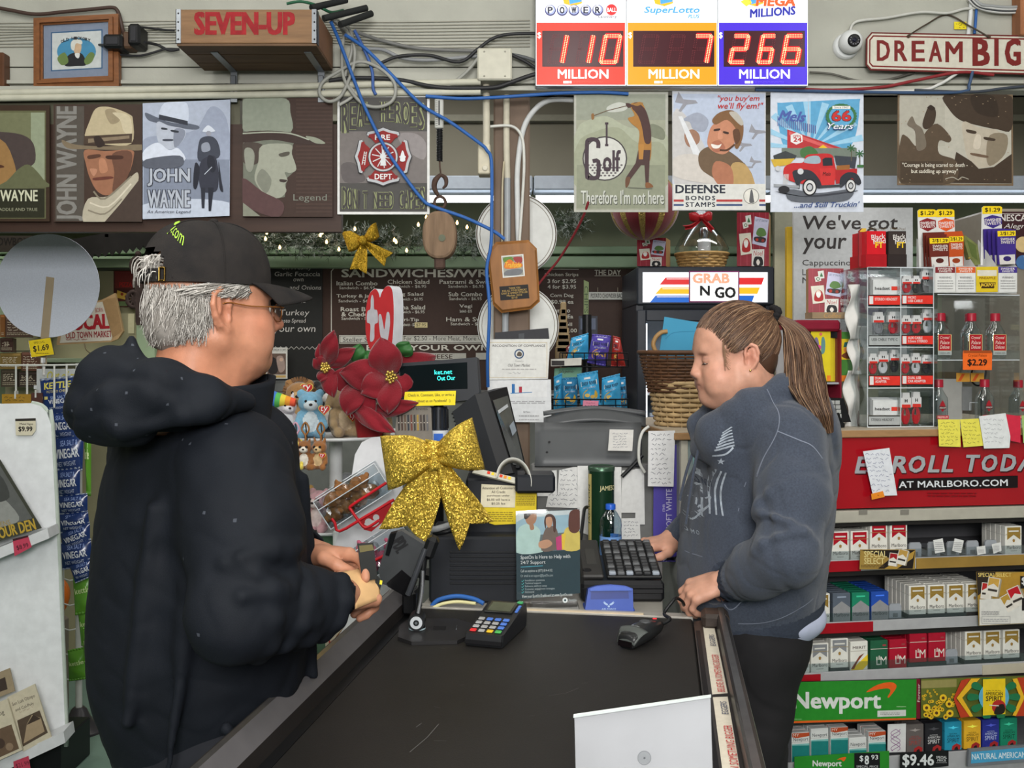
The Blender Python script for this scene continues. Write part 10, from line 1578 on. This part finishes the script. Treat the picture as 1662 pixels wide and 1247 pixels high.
 # hair drawn back into a ponytail
 hc_=[(92,66,48),(72,50,37),(122,92,68),(58,40,30),(150,120,92)];hm=[mat(q,.42,va=.12,scale=60,spec=.4)for q in hc_];er=np.array([.106,.0835,.0995]);ec=np.array([-.012,0,.04]);tie=V3((-.118,0,.092));sc=[ell(ec,er-.004,.01),ell((-.055,0,-.012),(.05,.066,.06),.02),sub(ell((.095,0,-.02),(.07,.12,.105),.012))]
 for s in(1,-1):sc+=[sub(ell((.03,s*.09,-.028),(.05,.05,.058),.012)),sub(ell((-.014,s*.1,-.02),(.024,.06,.04),.006))]
 sld('hair',xf(sc,Mh),.004,[hm[1]],root)
 def onsk(p,o):
  q=(np.array(p)-ec)/er;n=np.linalg.norm(q);return V3(ec+er*q/n*(1+o))
 line=spl([(.088,0,.088),(.08,.03,.083),(.066,.055,.068),(.05,.068,.045),(.036,.075,.018),(.014,.08,.022),(-.006,.082,.036),(-.028,.08,.02),(-.042,.076,-.012),(-.062,.06,-.045),(-.085,.03,-.055),(-.09,0,-.055)],8);r=RN(21);mb=MB(Mh)
 for _ in RA(2300):
  p=r.choice(line)+V3((r.uniform(-.003,.003),)*3);s=1 if r.random()<.8 else-1;p=V3((p.x,p.y*s,p.z));t0=r.random()**2*.6;o=r.uniform(.0,.035);wv=r.uniform(-.012,.012);cm=hm[0]if r.random()<.45 else r.choice(hm);pts=[];tt=tie+V3((0,r.uniform(-.01,.01),r.uniform(-.012,.012)))
  for k in RA(7):
   q=t0+(1-t0)*k/6;b=p.lerp(tt,q)+V3((0,0,wv*sin(q*3.14)+.012*sin(q*3.14)));e=onsk(b,o+.01*sin(q*6+wv*400));pts.append(e.lerp(tt,max(0,q-.86)/.14))
  mb.tu(pts,[.0012,.0013,.001],cm,3,2,False)
 for _ in RA(60):
  p=V3((.05,.078*(1 if r.random()<.8 else-1),r.uniform(.0,.05)));mb.tu([p,p+V3((.004,0,-.012)),p+V3((-.002+r.uniform(-.01,.01),0,-.028))],[.0006,.0003],hm[2],3,2,False)
 mb.bd('hair_strands',root);Mt=Mh@V3(tie);mb=MB()
 for k in RA(16):
  t=2*pi*k/16;mb.ball(Mt+V3((.004*sin(3*t),.017*cos(t),.018*sin(t))),(.01,.008,.008),mat((24,22,24),.9),8,6)
 mb.bd('scrunchie',root);mb=MB();core=[Mt,P(1288,532,2.35),P(1302,570,2.32),P(1308,622,2.28),P(1328,668,2.24),P(1346,725,2.25)];core=[V3(p)for p in core];wd=[.012,.026,.042,.046,.03,.006];cs=spl(core,8);ws=np.interp(np.linspace(0,1,len(cs)),np.linspace(0,1,6),wd)
 for _ in RA(1500):
  an=r.uniform(0,6.28);rd=math.sqrt(r.random());e=len(cs)-1-int(r.random()**2*16);ph=r.uniform(0,6.28);pts=[]
  for k in RA(0,e,4):
   w_=ws[k]*rd;pts.append(cs[k]+V3((cos(an)*w_+.0035*sin(k*.33+ph)*(k/len(cs)),sin(an)*w_*.8,.3*sin(an)*w_)))
  if len(pts)>2:mb.tu(pts,[.0013,.0015,.0012,.0005],hm[0]if r.random()<.4 else r.choice(hm),3,2,False)
 mb.bd('ponytail',root)
cashier()
